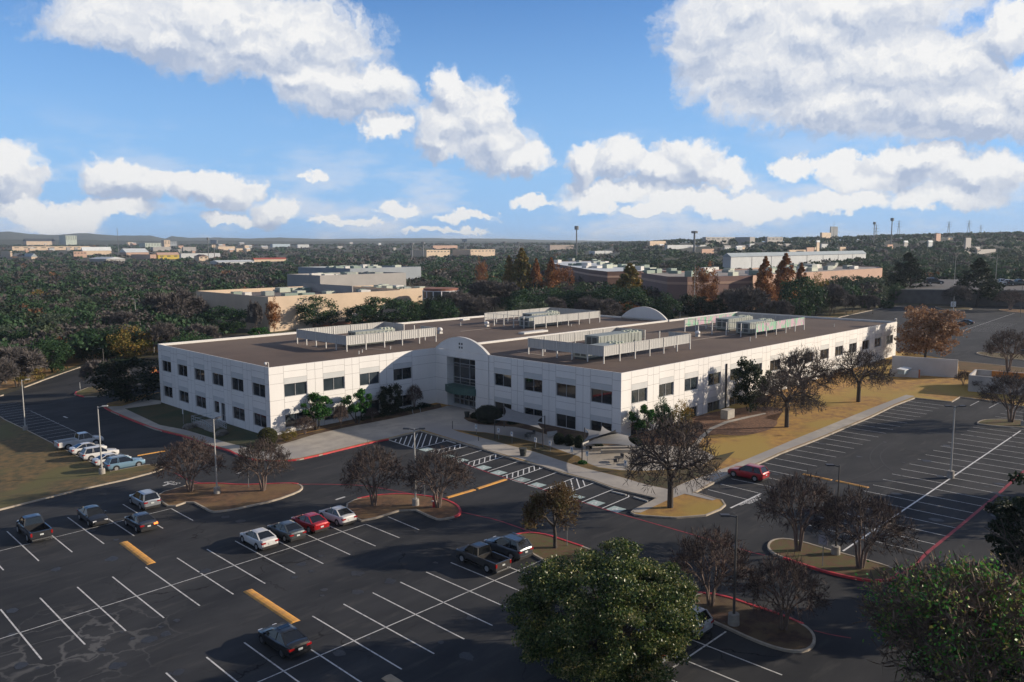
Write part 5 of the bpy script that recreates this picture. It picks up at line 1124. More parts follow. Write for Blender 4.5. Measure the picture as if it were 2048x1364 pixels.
def fan(rng, N_=900, rx=3.8, rz=4.6, zc=2.2, z0=1.2, stems=1, r0=.17, rmin=.45, low=.0):
    u = rng.normal(0, 1, (N_, 3)); u /= np.linalg.norm(u, axis=1)[:, None]; u[:, 2] = np.abs(u[:, 2])*(1-low)-low*.4; rad = rng.uniform(rmin, 1, N_)**.6*(1+.10*np.sin(u[:, 0]*5+rng.random()*6)*np.cos(u[:, 1]*4))
    T = u*rad[:, None]*np.array([rx, rx, rz])+np.array([0, 0, zc]); V = []; F_ = []; tips = []
    def seg(a, b, ra, rb, n):
        d = b-a; d = d/(np.linalg.norm(d)+1e-9); w = np.array([0, 0, 1.]) if abs(d[2]) < .9 else np.array([1., 0, 0]); x = np.cross(d, w); x /= np.linalg.norm(x); y = np.cross(x, d); k = len(V)
        for p, r in ((a, ra), (b, rb)):
            for t in range(n): th = 2*math.pi*t/n; V.append(p+(x*math.cos(th)+y*math.sin(th))*r)
        for t in range(n): F_.append((k+t, k+(t+1) % n, k+n+(t+1) % n, k+n+t))
    R = lambda n: max(.007, r0*(n/N_)**.42)
    def rec(ix, p, d0, dep):
        n = len(ix)
        if n == 1: b = T[ix[0]]; seg(p, b, .010, .005, 3); tips.append((p, b, 9, .01)); return
        k = 3 if n > 8 and rng.random() < .55 else 2
        C = T[rng.choice(ix, k, replace=False)]
        for _ in range(3):
            lab = np.argmin(((T[ix][:, None]-C[None])**2).sum(2), 1)
            for j in range(k):
                if (lab == j).any(): C[j] = T[ix][lab == j].mean(0)
        for j in range(k):
            sub = ix[lab == j]
            if len(sub) == 0: continue
            if len(sub) == n: 
                for q in sub[:1]: tips.append((p, T[q], 9, .01)); seg(p, T[q], .01, .005, 3)
                continue
            f = .36 if dep < 2 else .42; v = (C[j]-p)*f; L_ = np.linalg.norm(v); d = v/(L_+1e-9); d = d*.7+d0*.3+rng.normal(0, .10, 3); d /= np.linalg.norm(d); b = p+d*L_; m = (p+b)/2+rng.normal(0, L_*.05, 3)
            seg(p, m, R(len(sub))*1.05, R(len(sub)), 6 if dep < 3 else 4); seg(m, b, R(len(sub)), R(len(sub))*.9, 6 if dep < 3 else 4)
            if len(sub) < 12: tips.append((m, b, 9, .01))
            rec(sub, b, d, dep+1)
    al = np.arange(N_)
    if stems == 1: top = np.array([rng.normal(0, .06), rng.normal(0, .06), z0]); seg(np.array([0, 0, -.1]), top, r0*1.15, r0*.95, 10); rec(al, top, np.array([0, 0, 1.]), 0)
    else:
        ang = np.arctan2(T[:, 1], T[:, 0])+math.pi; st_ = (ang/(2*math.pi)*stems).astype(int) % stems
        for k in range(stems):
            a = 2*math.pi*(k+.5)/stems-math.pi; o_ = np.array([math.cos(a)*.16, math.sin(a)*.16, -.1]); top = np.array([math.cos(a)*.42, math.sin(a)*.42, z0*rng.uniform(.8, 1.2)]); seg(o_, top, r0*.72, r0*.55, 8); rec(al[st_ == k], top, np.array([math.cos(a)*.2, math.sin(a)*.2, .97]), 1)
    return V, F_, tips
def fantree(seed, name, tm, cm, n_per, ln, w, extra=None, jit=.8, **k):
    rng = np.random.default_rng(seed); V, F_, tips = fan(rng, **k); tw = twigs(rng, tips, 0, n_per, ln, w, .9, jit)
    if extra:
        ends = np.array([t[1] for t in tips]); p = ends[rng.integers(0, len(ends), extra[0])]+rng.normal(0, .2, (extra[0], 3)); lv = leaves(rng, p, extra[1]); q = len(tw[0]); tw = (np.concatenate([tw[0], lv[0]]), np.concatenate([tw[1], lv[1]+q]))
    R_, H_ = extents(tw); return proto(name, tw, (np.array(V), np.array(F_)), cm, tm, R_, H_)
def twigs(rng, tips, minlev, n_per, ln, w, up=.5, jit=1.0):
    """fine twigs as slim three-cornered blades fanned round the outer branches"""
    S_ = [t for t in tips if t[2] >= minlev]; A = np.array([t[0] for t in S_]); B = np.array([t[1] for t in S_]); m = len(S_)*n_per
    idx = np.repeat(np.arange(len(S_)), n_per); t = rng.random(m)[:, None]; p = A[idx]*(1-t)+B[idx]*t
    d0 = B[idx]-A[idx]; d0 /= np.linalg.norm(d0, axis=1)[:, None]+1e-9; d = d0+rng.normal(0, .75*jit, (m, 3)); d[:, 2] += up*.4; d /= np.linalg.norm(d, axis=1)[:, None]
    L_ = ln*rng.uniform(.5, 1.3, m)[:, None]; s = np.cross(d, rng.normal(0, 1, (m, 3))); s /= np.linalg.norm(s, axis=1)[:, None]
    mid = p+d*L_*.55+rng.normal(0, .06*ln, (m, 3)); e = p+d*L_
    V = np.concatenate([p-s*w/2, p+s*w/2, e+s*w*.2, mid-s*w*.4], 0)
    F_ = np.stack([np.arange(m), np.arange(m)+m, np.arange(m)+2*m, np.arange(m)+3*m], 1); return V, F_
def leaves(rng, pts, size, aspect=.6, flat=.0):
    m = len(pts); nrm = rng.normal(0, 1, (m, 3)); nrm[:, 2] += flat; nrm /= np.linalg.norm(nrm, axis=1)[:, None]
    t = np.cross(nrm, rng.normal(0, 1, (m, 3))); t /= np.linalg.norm(t, axis=1)[:, None]; b = np.cross(nrm, t)
    s = size*rng.uniform(.6, 1.4, m)[:, None]; t = t*s*.5; b = b*s*.5*aspect
    V = np.concatenate([pts-t, pts+b, pts+t, pts-b], 0); k = np.arange(m); return V, np.stack([k, k+m, k+2*m, k+3*m], 1)
def crown_pts(rng, n, rx, ry, rz, cz, clumps=60, cr_=.22, shell=.55, flatb=.35, lump=.22):
    u = rng.normal(0, 1, (clumps, 3)); u /= np.linalg.norm(u, axis=1)[:, None]; rad = rng.uniform(shell, 1.0, clumps)**.7
    rad *= 1+lump*np.sin(u[:, 0]*4+rng.random()*6)*np.cos(u[:, 1]*3.3+rng.random()*6)
    c = u*rad[:, None]; low = c[:, 2] < -flatb; c[low, 2] = -flatb+(c[low, 2]+flatb)*.3
    k = rng.integers(0, clumps, n); q = rng.normal(0, 1, (n, 3)); q /= np.linalg.norm(q, axis=1)[:, None]
    cs = rng.uniform(.6, 1.35, clumps); q *= (rng.random(n)**.45)[:, None]*cr_*cs[k][:, None]; q[:, 2] *= .75
    p = c[k]+q; p = p*np.array([rx, ry, rz])+np.array([0, 0, cz]); return p, c*np.array([rx, ry, rz])+np.array([0, 0, cz])
HID = []
def proto(name, crown, trunk, cm, tm, R_, H_):
    """trunk/crown given as (V,F); stored unlinked as meshes"""
    def me(nm, VF, m):
        o = npmesh(nm, VF[0], VF[1], [m]); d = o.data; bpy.data.objects.remove(o); return d
    return dict(name=name, crown=me('crown', crown, cm), trunk=me('trunk', trunk, tm), R=R_, H=H_)
def extents(VF): V = np.asarray(VF[0]); return float(np.percentile(np.hypot(V[:, 0], V[:, 1]), 97)), float(np.percentile(V[:, 2], 99.3))
def bare(seed, H=8, spread=1.0, trunks=1, levels=5, kids=3, r0=.17, tm=BARK, cm=TWIGG, n_per=3, ln=.9, w=.035, trunk_h=.25, name='bare_tree', minlev=None, gn=.66, extra=None):
    rng = np.random.default_rng(seed); V, F_, tips = branches(rng, H, spread, trunks, levels, kids, r0, trunk_h, gn=gn)
    tw = twigs(rng, tips, levels-1 if minlev is None else minlev, n_per, ln, w)
    if extra:
        ends = np.array([t[1] for t in tips if t[2] >= levels-1]); p = ends[rng.integers(0, len(ends), extra[0])]+rng.normal(0, .25, (extra[0], 3)); lv = leaves(rng, p, extra[1]); k = len(tw[0])
        tw = (np.concatenate([tw[0], lv[0]]), np.concatenate([tw[1], lv[1]+k]))
    R_, H_ = extents(tw); return proto(name, tw, (np.array(V), np.array(F_)), cm, tm, R_, H_)
def leafy(seed, n=3500, cm=LOAK, tm=BARK, size=.34, clumps=75, cr_=.28, shape=(4, 4, 3.7), cz=4.3, name='oak_tree', trunks=1, spread=1.0, shell=.5, aspect=.65, flatb=.85):
    rng = np.random.default_rng(seed); V, F_, tips = branches(rng, 7, spread, trunks, 3, 3, .2, .28)
    p, c = crown_pts(rng, n, *shape, cz, clumps, cr_, shell, flatb); lv = leaves(rng, p, size, aspect, .4); R_, H_ = extents(lv); return proto(name, lv, (np.array(V), np.array(F_)), cm, tm, R_, H_)
def conical(seed, n=3200, cm=LRUST, size=.36, name='cypress_tree', R0=2.9, H0=9.5):
    rng = np.random.default_rng(seed); V, F_, tips = branches(rng, 7, .8, 1, 2, 3, .2, .5); cl = 110; h = rng.random(cl)**.9; a = rng.random(cl)*6.28; rr = R0*(1-h)**.8*rng.uniform(.5, 1, cl)
    c = np.stack([rr*np.cos(a), rr*np.sin(a), 1.6+h*(H0-1.8)], 1); k = rng.integers(0, cl, n); q = rng.normal(0, 1, (n, 3)); q /= np.linalg.norm(q, axis=1)[:, None]; q *= (rng.random(n)**.5)[:, None]*(1.0*(1.2-h[k]))[:, None]; q[:, 2] *= .8
    lv = leaves(rng, c[k]+q, size, .6, .2); R_, H_ = extents(lv); return proto(name, lv, (np.array(V), np.array(F_)), cm, BARK, R_, H_)
PR = {}
PR['myrtle'] = [fantree(s, 'crape_myrtle', BARKP, TWIGR, 3, .42, .011, (420, .065), N_=780, rx=3.9, rz=4.2, zc=2.3, z0=1.3, stems=4, r0=.17, low=.25) for s in (1, 2, 3)]
PR['bare'] = [fantree(s, 'bare_tree', BARK, TWIG, 2, .5, .013, None, N_=1150, rx=4.6, rz=6.0, zc=2.6, z0=2.0, stems=1, r0=.26, low=.3, rmin=.35) for s in (11, 12)]
PR['wood_bare'] = [bare(s, 9, 1.1, 2, 4, 3, .2, BARK, TWIGG, 16, 1.1, .045, .22, gn=.72) for s in (21, 22, 23)]
PR['oak'] = [leafy(s, 7000, LOAK, size=.34, clumps=90) for s in (31, 32, 33)]
PR['dark'] = [leafy(s, 8500, LDARK, size=.36, clumps=80, name='live_oak', cr_=.3) for s in (41, 42)]
PR['bright'] = [leafy(51, 3800, LBRI, size=.34, clumps=26, cr_=.30, shape=(2.6, 2.6, 2.8), cz=4.2, trunks=3, name='small_green_tree')]
PR['rust'] = [conical(s, 6500, LRUST) for s in (61, 62)]; PR['gold'] = [conical(s, 6500, LYEL) for s in (63, 64)]
PR['rustround'] = [leafy(s, 3800, LRUST, size=.34, name='rust_tree', shell=.3) for s in (65,)]
PR['yellow'] = [leafy(66, 3800, LYEL, size=.34, name='yellowing_tree')]; PR['grey'] = [leafy(67, 4200, LGREY, size=.36, name='grey_green_tree')]
PR['conifer'] = [conical(68, 5200, LDARK, .42, 'cedar_tree', 3.8, 10)]
PR['tan'] = [leafy(71, 15000, LTAN, tm=BARK, size=.30, clumps=150, cr_=.24, name='tan_leaved_tree', shell=.35, shape=(4, 4, 4), cz=5, flatb=.8)]
PR['brown'] = [bare(72, 8, .95, 1, 5, 3, .2, BARK, LBRN, 3, .6, .02, .22, 'brown_leaved_tree', extra=(5200, .15))]
PR['bush'] = [leafy(81, 3000, LOAK, size=.26, clumps=40, shape=(2, 2, 1.5), cz=1.4, name='bush', cr_=.3), leafy(82, 2600, LBRI, size=.26, clumps=34, shape=(2, 2, 1.5), cz=1.4, name='bush', cr_=.3)]
RND = random.Random(77)
def put(pk, p, H, R_, label, group=None, idx=None, name=None, cat='tree', rz=None):
    P = PR[pk]; q = P[RND.randrange(len(P)) if idx is None else idx % len(P)]
    t = thing(name or q['name'], label, cat, p, RND.uniform(0, 6.28) if rz is None else rz, group); t.scale = (R_/q['R'], R_/q['R'], H/q['H'])
    for nm, me in (('trunk', q['trunk']), ('crown', q['crown'])):
        o = bpy.data.objects.new(nm, me); col.objects.link(o); o.parent = t
    return t
def tree(pk, base, top, hw, label, group=None, idx=None, name=None, cat='tree', hs=1.0):
    """base px, top row, half width in px"""
    p = at(*base); D = (p-Vector((0, 0, CAMZ))).dot(F3); H = hgt(p, base[0], top)*hs; return put(pk, p, H, hw*D/FPX, label, group, idx, name, cat)
G1 = 'bare crape myrtles on the car park islands'
tree('myrtle', (380.5,985), 878, 66, 'bare tree at the left end of the first island, beside the silver SUV', G1, 0)
tree('myrtle', (526.6,983.5), 880, 58, 'bare pale-trunked tree at the right end of the first island', G1, 1)
tree('myrtle', (747.8,1013.5), 896, 64, 'bare tree above the white sedan on the second island', G1, 2)
tree('myrtle', (876.7,1017), 899, 70, 'bare tree beside the fire hydrant', G1, 0)
tree('myrtle', (1596,1104), 950, 82, 'bare tree at the left end of the red-kerbed right island', G1, 1)
tree('myrtle', (1720,1139), 985, 92, 'bare tree at the right end of the red-kerbed right island', G1, 2)
tree('myrtle', (1421,1214), 1058, 86, 'bare tree behind the white SUV on the dark island', G1, 0)
tree('myrtle', (1567,1262), 1118, 82, 'bare tree at the right end of the dark lower island', G1, 1)
tree('brown', (1111,1099), 972, 64, 'tree with thin brown leaves on the green island beside the dark SUV')
tree('bare', (1340.3,1017.5), 838, 92, 'large bare spreading tree on the grass corner by the accessible bays', 'bare lawn trees', 0)
tree('bare', (1573.4,856), 745, 66, 'bare tree in front of the golden lawn, close to the leaf bed', 'bare lawn trees', 1)
tree('bare', (1605,812), 698, 66, 'tall bare tree against the sunlit wall', 'bare lawn trees', 0)
tree('bare', (1716.5,805.5), 700, 60, 'bare tree at the far end of the lawn, nearest the building corner', 'bare lawn trees', 1)
tree('tan', (1850,722), 618, 57, 'round tree full of tan orange leaves at the far corner of the office')
tree('dark', (263,803), 717, 68, 'dark round live oak left of the office')
tree('wood_bare', (205,788), 722, 44, 'reddish bare tree behind the dark live oak')
tree('bright', (633,861), 789, 33, 'bright green tree against the sunlit wall, nearest the corner', 'small green trees along the sunlit wall', 0)
tree('bright', (714.7,848), 780, 28, 'bright green tree in the middle of the sunlit wall', 'small green trees along the sunlit wall', 0)
tree('dark', (781,831), 771, 26, 'dark small tree in the shade left of the entrance')
GB = 'leafless shrubs along the office wall'
tree('myrtle', (829,818), 770, 18, 'leafless shrub right of the dark small tree by the entrance', GB, 1, 'bare_shrub', 'shrub')
tree('myrtle', (682,857), 808, 16, 'leafless shrub between the two bright green trees', GB, 2, 'bare_shrub', 'shrub')
tree('myrtle', (610,870), 832, 22, 'low leafless shrub left of the first bright green tree', GB, 0, 'bare_shrub', 'shrub')
tree('myrtle', (745,843), 815, 14, 'thin leafless shrub right of the second bright green tree', GB, 1, 'bare_shrub', 'shrub')
tree('yellow', (577,883), 858, 17, 'low yellowish shrub at the office corner', name='shrub', cat='shrub')
tree('bright', (1281,880), 812, 26, 'bright green tree just right of the building corner')
tree('oak', (1325,872), 797, 22, 'green tree with drooping foliage by the sunlit wall', idx=1)
tree('yellow', (1362,872), 802, 24, 'yellow-green tree beside the drooping green one')
tree('dark', (1500,826), 722, 36, 'tall dark green tree touching the sunlit wall', idx=1)
tree('bare', (1393,868), 842, 14, 'small dark palm-like shrub by the sunlit wall', name='shrub', cat='shrub')
CB = 'clipped evergreen bushes'
def ball(px, rx, rz, label, m=LDARK, n=5200, ry=None, size=.11, group=CB, cat='bush', name='clipped_bush'):
    p = at(*px); D = (p-Vector((0, 0, CAMZ))).dot(F3); a = rx*D/FPX; h = rz*D/FPX; b_ = (ry or rx)*D/FPX; rng = np.random.default_rng(int(px[0])); u = rng.normal(0, 1, (n, 3)); u /= np.linalg.norm(u, axis=1)[:, None]
    u *= rng.uniform(.9, 1.03, n)[:, None]; pt = u*np.array([a, b_, h])+np.array([0, 0, h*.9]); pt = pt[pt[:, 2] > 0]; V, F_ = leaves(rng, pt, size, .7)
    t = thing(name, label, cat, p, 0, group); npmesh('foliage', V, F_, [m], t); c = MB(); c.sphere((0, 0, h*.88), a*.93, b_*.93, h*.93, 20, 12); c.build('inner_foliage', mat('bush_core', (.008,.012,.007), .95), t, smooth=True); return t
ball((977,846), 26, 19, 'large dark dome bush right of the entrance', ry=30); ball((950,838), 9, 7, 'small dark bush between the bin and the dome bush')
ball((1118,890), 11, 13, 'left clipped bush between the two shade sails'); ball((1139,893), 10, 13, 'middle clipped bush between the two shade sails'); ball((1158,897), 10, 14, 'right clipped bush touching the larger sail')
ball((536,889), 19, 18, 'round bush at the front corner of the office, half in sun', leafmat('olive_bush', [(.03,.035,.012),(.07,.075,.02),(.11,.11,.03)]))
ball((1192,898), 14, 7, 'low dark hedge under the right shade sail', size=.14); ball((1270,893), 15, 9, 'dark shrub mass at the foot of the building corner', size=.14); ball((1030,848), 20, 5, 'low dark hedge behind the left shade sail', ry=10, size=.14)
ball((1165,929), 9, 4, 'bright low groundcover at the tip of the grass wedge', LBRI, 1500, size=.14, group=None)
t = thing('low_hedge', 'long low dark hedge along the shaded wall left of the entrance', 'hedge', (76, 104.2, gf(76, 104.2)), 0); rng = np.random.default_rng(6)
pt = np.stack([rng.uniform(-6.5, 8, 9000), rng.normal(0, .55, 9000), rng.uniform(.05, .95, 9000)], 1); pt[:, 2] *= .75+.35*np.sin(pt[:, 0]*1.7)*np.sin(pt[:, 0]*.6+1); V, F_ = leaves(rng, pt, .16, .6); npmesh('foliage', V, F_, [LDARK], t)
# foreground trees
def bigtree(base, cpx, rx_px, top, label, n, cm, size, seed, clumps=170, lump=.22, name='green_tree', shell=.35, bare_n=0, cr_=.17, tw=None):
    p = at(*base); D = (p-Vector((0, 0, CAMZ))).dot(F3); rng = np.random.default_rng(seed); R_ = rx_px*D/FPX; H = hgt(p, base[0], top)
    t = thing(name, label, 'tree', p); V, F_, tips = branches(rng, H*1.0, 1.0, 3, 4, 3, .30, .24, gn=.66); b_ = npmesh('trunk', np.array(V), np.array(F_), [BARK], t)
    if tw:
        V2, F2, tips2 = branches(rng, H*1.05, 1.05, 4, 5, 3, .2, .2, gn=.72); A2 = np.array(V2); sc_ = R_/np.percentile(np.hypot(A2[:, 0], A2[:, 1]), 97); hz2 = H*1.0/np.percentile(A2[:, 2], 99)
        K_ = np.array([sc_, sc_, hz2]); npmesh('limbs', A2*K_, np.array(F2), [BARK], t); tv, tf = twigs(rng, tips2, 4, tw, .7, .018); npmesh('twigs', tv*K_, tf, [mat('brown_twigs', (.17,.12,.085), .9, (.09,.065,.05), 1.5)], t)
        ends = np.array([q[1] for q in tips2 if q[2] >= 4])*K_; hub = ends[rng.integers(0, len(ends), 190)]; hub = hub[hub[:, 2] > H*.35]; pt = hub[rng.integers(0, len(hub), n)]+rng.normal(0, .42, (n, 3)); lv = leaves(rng, pt, size, .55, .3); npmesh('crown', lv[0], lv[1], [cm], t); return t
    zc = H*.56; pt, c = crown_pts(rng, n, R_, R_, H*.46, zc, clumps, cr_, shell, .72, lump); lv = leaves(rng, pt, size, .55, .3); npmesh('crown', lv[0], lv[1], [cm], t)
    return t
bigtree((1214,1352), None, 188, 1124, 'big dense green tree with light-speckled leaves in the foreground', 140000, LBIG, .16, 901, clumps=420, cr_=.145, shell=.55, lump=.13)
bigtree((1960,1480), None, 205, 1178, 'half-bare foreground tree with scattered green leaves at the bottom right', 17000, leafmat('scattered_leaves', [(.05,.12,.03),(.05,.24,.03),(.09,.30,.04),(.28,.28,.06),(.22,.14,.09)], .4), .20, 902, clumps=200, name='sparse_tree', shell=.25, cr_=.12, tw=3)
bigtree((2085,1230), None, 118, 975, 'dark tree cut off by the right edge above the half-bare tree', 22000, LDARK, .28, 903, clumps=120, name='live_oak')
bigtree((2040,1560), None, 90, 1318, 'pale green shrub tree in the bottom right corner', 9000, leafmat('pale_leaves', [(.05,.08,.04),(.12,.17,.09),(.25,.30,.2)], .4), .2, 904, clumps=70, name='green_tree')
# trees outside the right and lower edges whose shade lies on the tarmac
for k, (x, y, H, R_) in enumerate(((68,-6,9,5.5),(83,4,9,5),(98,12,10,6),(55,-14,9,5),(47,-24,9,5.5),(62,-28,10,6),(36,-22,8,4.5))):
    t = put('dark', (x, y, gf(x, y)), H, R_, 'dark live oak outside the lower right of the picture, '+['first','second','third','fourth','fifth','sixth','seventh'][k]+' along the verge', 'live oaks along the right verge')
# ------------------------------------------------------------------ trees around the lots and in the wood
tree('bare', (1953,906), 0, 0, '') if False else None
tree('myrtle', (2021,846), 745, 58, 'bare tree on the small far island in front of the bin enclosure', None, 0)
tree('myrtle', (1955,784), 752, 16, 'bare shrub against the bin enclosure wall', GB, 1, 'bare_shrub', 'shrub'); tree('myrtle', (1926,772), 742, 16, 'bare shrub left of the bin enclosure', GB, 2, 'bare_shrub', 'shrub')
tree('myrtle', (2016,744), 660, 48, 'bare tree behind the bin enclosure at the right edge', None, 1)
tree('wood_bare', (1912,616), 572, 30, 'bare tree on an island in front of the retaining wall', None, 0); tree('myrtle', (2020,621), 580, 30, 'pale-trunked bare tree at the far right island', None, 2)
tree('conifer', (1953,612), 517, 42, 'large dark cedar standing before the retaining wall'); tree('conifer', (1812,600), 506, 40, 'large dark pine left of the black SUV', None, 0)
GC = 'trees behind the office'
CY = [('gold', 1043, 602, 497, 27, 'tall golden green cypress in the group left of centre'), ('rust', 1072, 602, 517, 18, 'rusty cypress right of the tall golden one'), ('gold', 1018, 602, 512, 17, 'olive cypress left of the tall golden one'), ('rust', 1102, 606, 516, 22, 'orange cypress behind the curved street lamp'), ('rustround', 1122, 604, 532, 24, 'wide orange tree by the dark-walled building'), ('gold', 1258, 626, 528, 36, 'bulky golden brown tree in front of the white-roofed building'), ('rustround', 1410, 630, 530, 28, 'rust-red tree right of the pale pole'), ('rust', 1528, 626, 514, 27, 'orange cypress left of the tallest rust tree'), ('rust', 1568, 622, 508, 32, 'tallest rust tree in front of the pink building'), ('rust', 1600, 620, 527, 20, 'rust tree right of the tallest one'), ('rustround', 1003, 606, 572, 28, 'low rusty shrub mass behind the back centre screen'), ('yellow', 1635, 618, 548, 20, 'thin orange tree beside the pink wall'), ('rustround', 962, 596, 520, 13, 'small rust tree among grey ones right of the white office')]
for pk, x, by, ty, hw, lab in CY: tree(pk, (x, by), ty, hw, lab, 'coloured autumn trees')
SP = [('oak',627,655,592,50,'large live oak before the cream building corner'),('oak',590,655,615,28,'smaller oak at the left of the large live oak'),('oak',770,650,596,60,'wide live oak in front of the cream building'),('oak',720,655,612,36,'oak left of the wide live oak'),('wood_bare',352,664,583,54,'large bare grey tree left of the cream building'),('oak',450,668,615,52,'green tree in front of the shaded end of the cream building'),('bush',520,672,655,22,'bright bushes right of the green tree'),('wood_bare',513,668,603,14,'thin rusty young tree at the shaded wall'),('rustround',548,664,598,15,'thin orange tree at the cream building corner'),
 ('oak',1215,632,572,45,'dark oak behind the left of the rear arch'),('oak',1265,640,577,42,'dark spreading oak behind the rear arch'),('oak',1160,626,575,40,'green oak right of the curved street lamp'),('oak',1105,628,580,38,'green oak below the curved street lamp'),('oak',1050,632,580,46,'green oak over the back centre screen'),('dark',1385,640,590,34,'very dark tree beside the pale pole'),('dark',1430,640,600,28,'second very dark tree beside the pale pole'),('oak',1600,640,556,44,'big green oak behind the far end of the roof'),('grey',1690,605,552,36,'grey-green oak left of the far lot'),('grey',1740,608,556,34,'grey-green oak at the corner of the far lot'),('wood_bare',1660,632,570,34,'bare reddish tree left of the far lot kerb'),('wood_bare',1500,645,575,44,'bare dark tree behind the iridescent screen'),('wood_bare',1455,640,580,34,'bare tree behind the right wing'),('wood_bare',1555,650,600,30,'bare tree in the thicket by the lot kerb'),('wood_bare',985,632,562,52,'bare brown thicket behind the back centre screen'),('wood_bare',920,640,585,40,'bare tree right of the wide live oak'),('wood_bare',1330,610,565,34,'bare tree behind the rear arch, right side')]
for pk, x, by, ty, hw, lab in SP: tree(pk, (x, by), ty, hw, lab, GC, cat='bush' if pk == 'bush' else 'tree')
for k, x in enumerate((1693, 1705, 1722, 1668, 1745)): tree('wood_bare', (x, 628-(k*3 if k < 3 else 0)), 590, 16, ['first','second','third','fourth','fifth'][k]+' small bare tree along the kerb of the far lot', 'small bare trees along the far kerb')
for k, x in enumerate((1765, 1778, 1730)): ball((x, 616), 9, 8, ['rounded hedge ball at the corner of the far lot','second rounded hedge ball at the corner of the far lot','rounded hedge ball left of the corner'][k], LOAK, 1400, size=.5)
for pk, x, by, ty, hw, lab in (('yellow',330,700,662,34,'yellow-green bush row behind the office, left part'),('bright',365,690,655,22,'bright green bush behind the office roof edge'),('oak',105,745,672,42,'dark green tree at the dry grass verge'),('oak',215,722,655,46,'green tree above the dry grass strip'),('wood_bare',35,775,692,60,'bare grey tree at the left edge by the road'),('yellow',45,772,700,40,'ochre tree leaning over the road at the left edge'),('wood_bare',75,742,700,38,'pale bare shrub beside the left verge'),('wood_bare',-5,792,720,44,'bare bushes cut by the left edge'),('rustround',130,725,675,30,'rust brown shrub in the left thicket'),('oak',165,722,665,34,'dark tree behind the left verge'),('oak',270,712,660,36,'green tree left of the office corner'),('wood_bare',250,716,690,22,'bare shrub above the verge'),('wood_bare',300,712,660,28,'bare shrub touching the office corner')):
    tree(pk, (x, by), ty, hw, lab, 'trees along the left verge')

# ------------------------------------------------------------------ neighbouring and distant buildings
OCC = []   # (xl, xr, yvis, dist) : keep trees in front of these lower than yvis
def mpal(nm, c, r=.8): return mat(nm, c, r, tuple(v*.88 for v in c), .15, 5)
CRW = mpal('cream_render', (.62,.49,.36)); GRW = mpal('grey_render', (.36,.35,.34)); BRK_ = mpal('brown_brick', (.17,.095,.075)); PNK = mpal('pink_render', (.50,.33,.25)); WRF = mpal('white_roof', (.62,.66,.68)); DRF = mpal('dark_flat_roof', (.16,.13,.11)); WHW = mpal('white_metal_wall', (.52,.55,.57)); BRR = mpal('brick_base', (.26,.11,.07))
def nm_ok(xc, yv, yt): return xc < 1150 or (yv or yt+10) > 486
def bld(name, xl, xc, xr, ytop, dist, label, wall=CRW, roof=DRF, par=.9, deep=None, wins=0, yvis=None, gable=0, winm=None, left=None, group='distant low buildings', h=None, cat='building', occ=True, winr=1):
    """corner px xc at distance dist; left face runs along +Y to xl, right face along +X to xr"""
    if occ and group and nm_ok(xc, yvis, ytop):
        yv = yvis or ytop+10; d_ = PX(xc, 500); q_ = math.hypot(d_.x, d_.y)
        for r_ in range(500, 3300, 20):
            if proj((d_.x/q_*r_, d_.y/q_*r_, gf(d_.x/q_*r_, d_.y/q_*r_)+4))[1] <= yv: break
        else: r_ = min(dist*2.4, 3200)
        dist = r_
    c = atr(xc, ytop, dist); g = min(gf(c.x, c.y), c.z-2.5)-1.0; H = c.z-g-(gable if group else 0)+(par if gable and group else 0); H = max(H, 3.0)
    def run(px, ax):                   # world length along the axis so that it projects at column px
        lo, hi = 0.0, 900.0
        for _ in range(40):
            m = (lo+hi)/2; q = (c.x+(m if ax == 0 else 0), c.y+(m if ax else 0), c.z); x = proj(q)[0]
            if (ax == 0 and x < px) or (ax == 1 and x > px): lo = m
            else: hi = m
        return lo
    LX = run(xr, 0) if xr > xc else (deep or 25); LY = run(xl, 1) if xl < xc else (deep or 25); LX = min(LX, 320); LY = min(LY, 320)
    t = thing(name, label, cat, (c.x, c.y, g), 0, group); b = MB()
    b.box(0, 0, 0, LX, LY, H-par); 
    if not gable:
        for (x0, y0, x1, y1) in ((0,0,LX,.4),(0,LY-.4,LX,LY),(0,.4,.4,LY-.4),(LX-.4,.4,LX,LY-.4)): b.box(x0, y0, H-par+.002, x1, y1, H)
    b.build('wall', wall, t)
    r = MB()
    if gable:
        gg = gable; r.add([(-.6,-.6,H-par),(LX+.6,-.6,H-par),(LX+.6,LY+.6,H-par),(-.6,LY+.6,H-par),(-.6,LY/2,H-par+gg),(LX+.6,LY/2,H-par+gg)] if LX >= LY else [(-.6,-.6,H-par),(LX+.6,-.6,H-par),(LX+.6,LY+.6,H-par),(-.6,LY+.6,H-par),(LX/2,-.6,H-par+gg),(LX/2,LY+.6,H-par+gg)],
          [(0,1,5,4),(3,4,5,2),(0,4,3),(1,2,5)] if LX >= LY else [(0,4,5,3),(1,2,5,4),(0,1,4),(3,5,2)])
    else: r.add([(.4,.4,H-par+.02),(LX-.4,.4,H-par+.02),(LX-.4,LY-.4,H-par+.02),(.4,LY-.4,H-par+.02)], [(0,1,2,3)])
    r.build('roof', roof, t)
    if wins:
        for f in range(winr):
            for k in range(wins):
                w = LX/(wins*1.0); s = w*(k+.25); z0 = H-par-2.7-3.4*f; m_ = MB(); m_.box(s, -.06, z0, s+w*.5, .02, z0+1.6); m_.build('window', winm or mat('far_window', (.05,.055,.06), .3), t)
    if occ: OCC.append((min(xl, xc)-3, max(xr, xc)+3, yvis or ytop+10, dist))
    return t, LX, LY, H
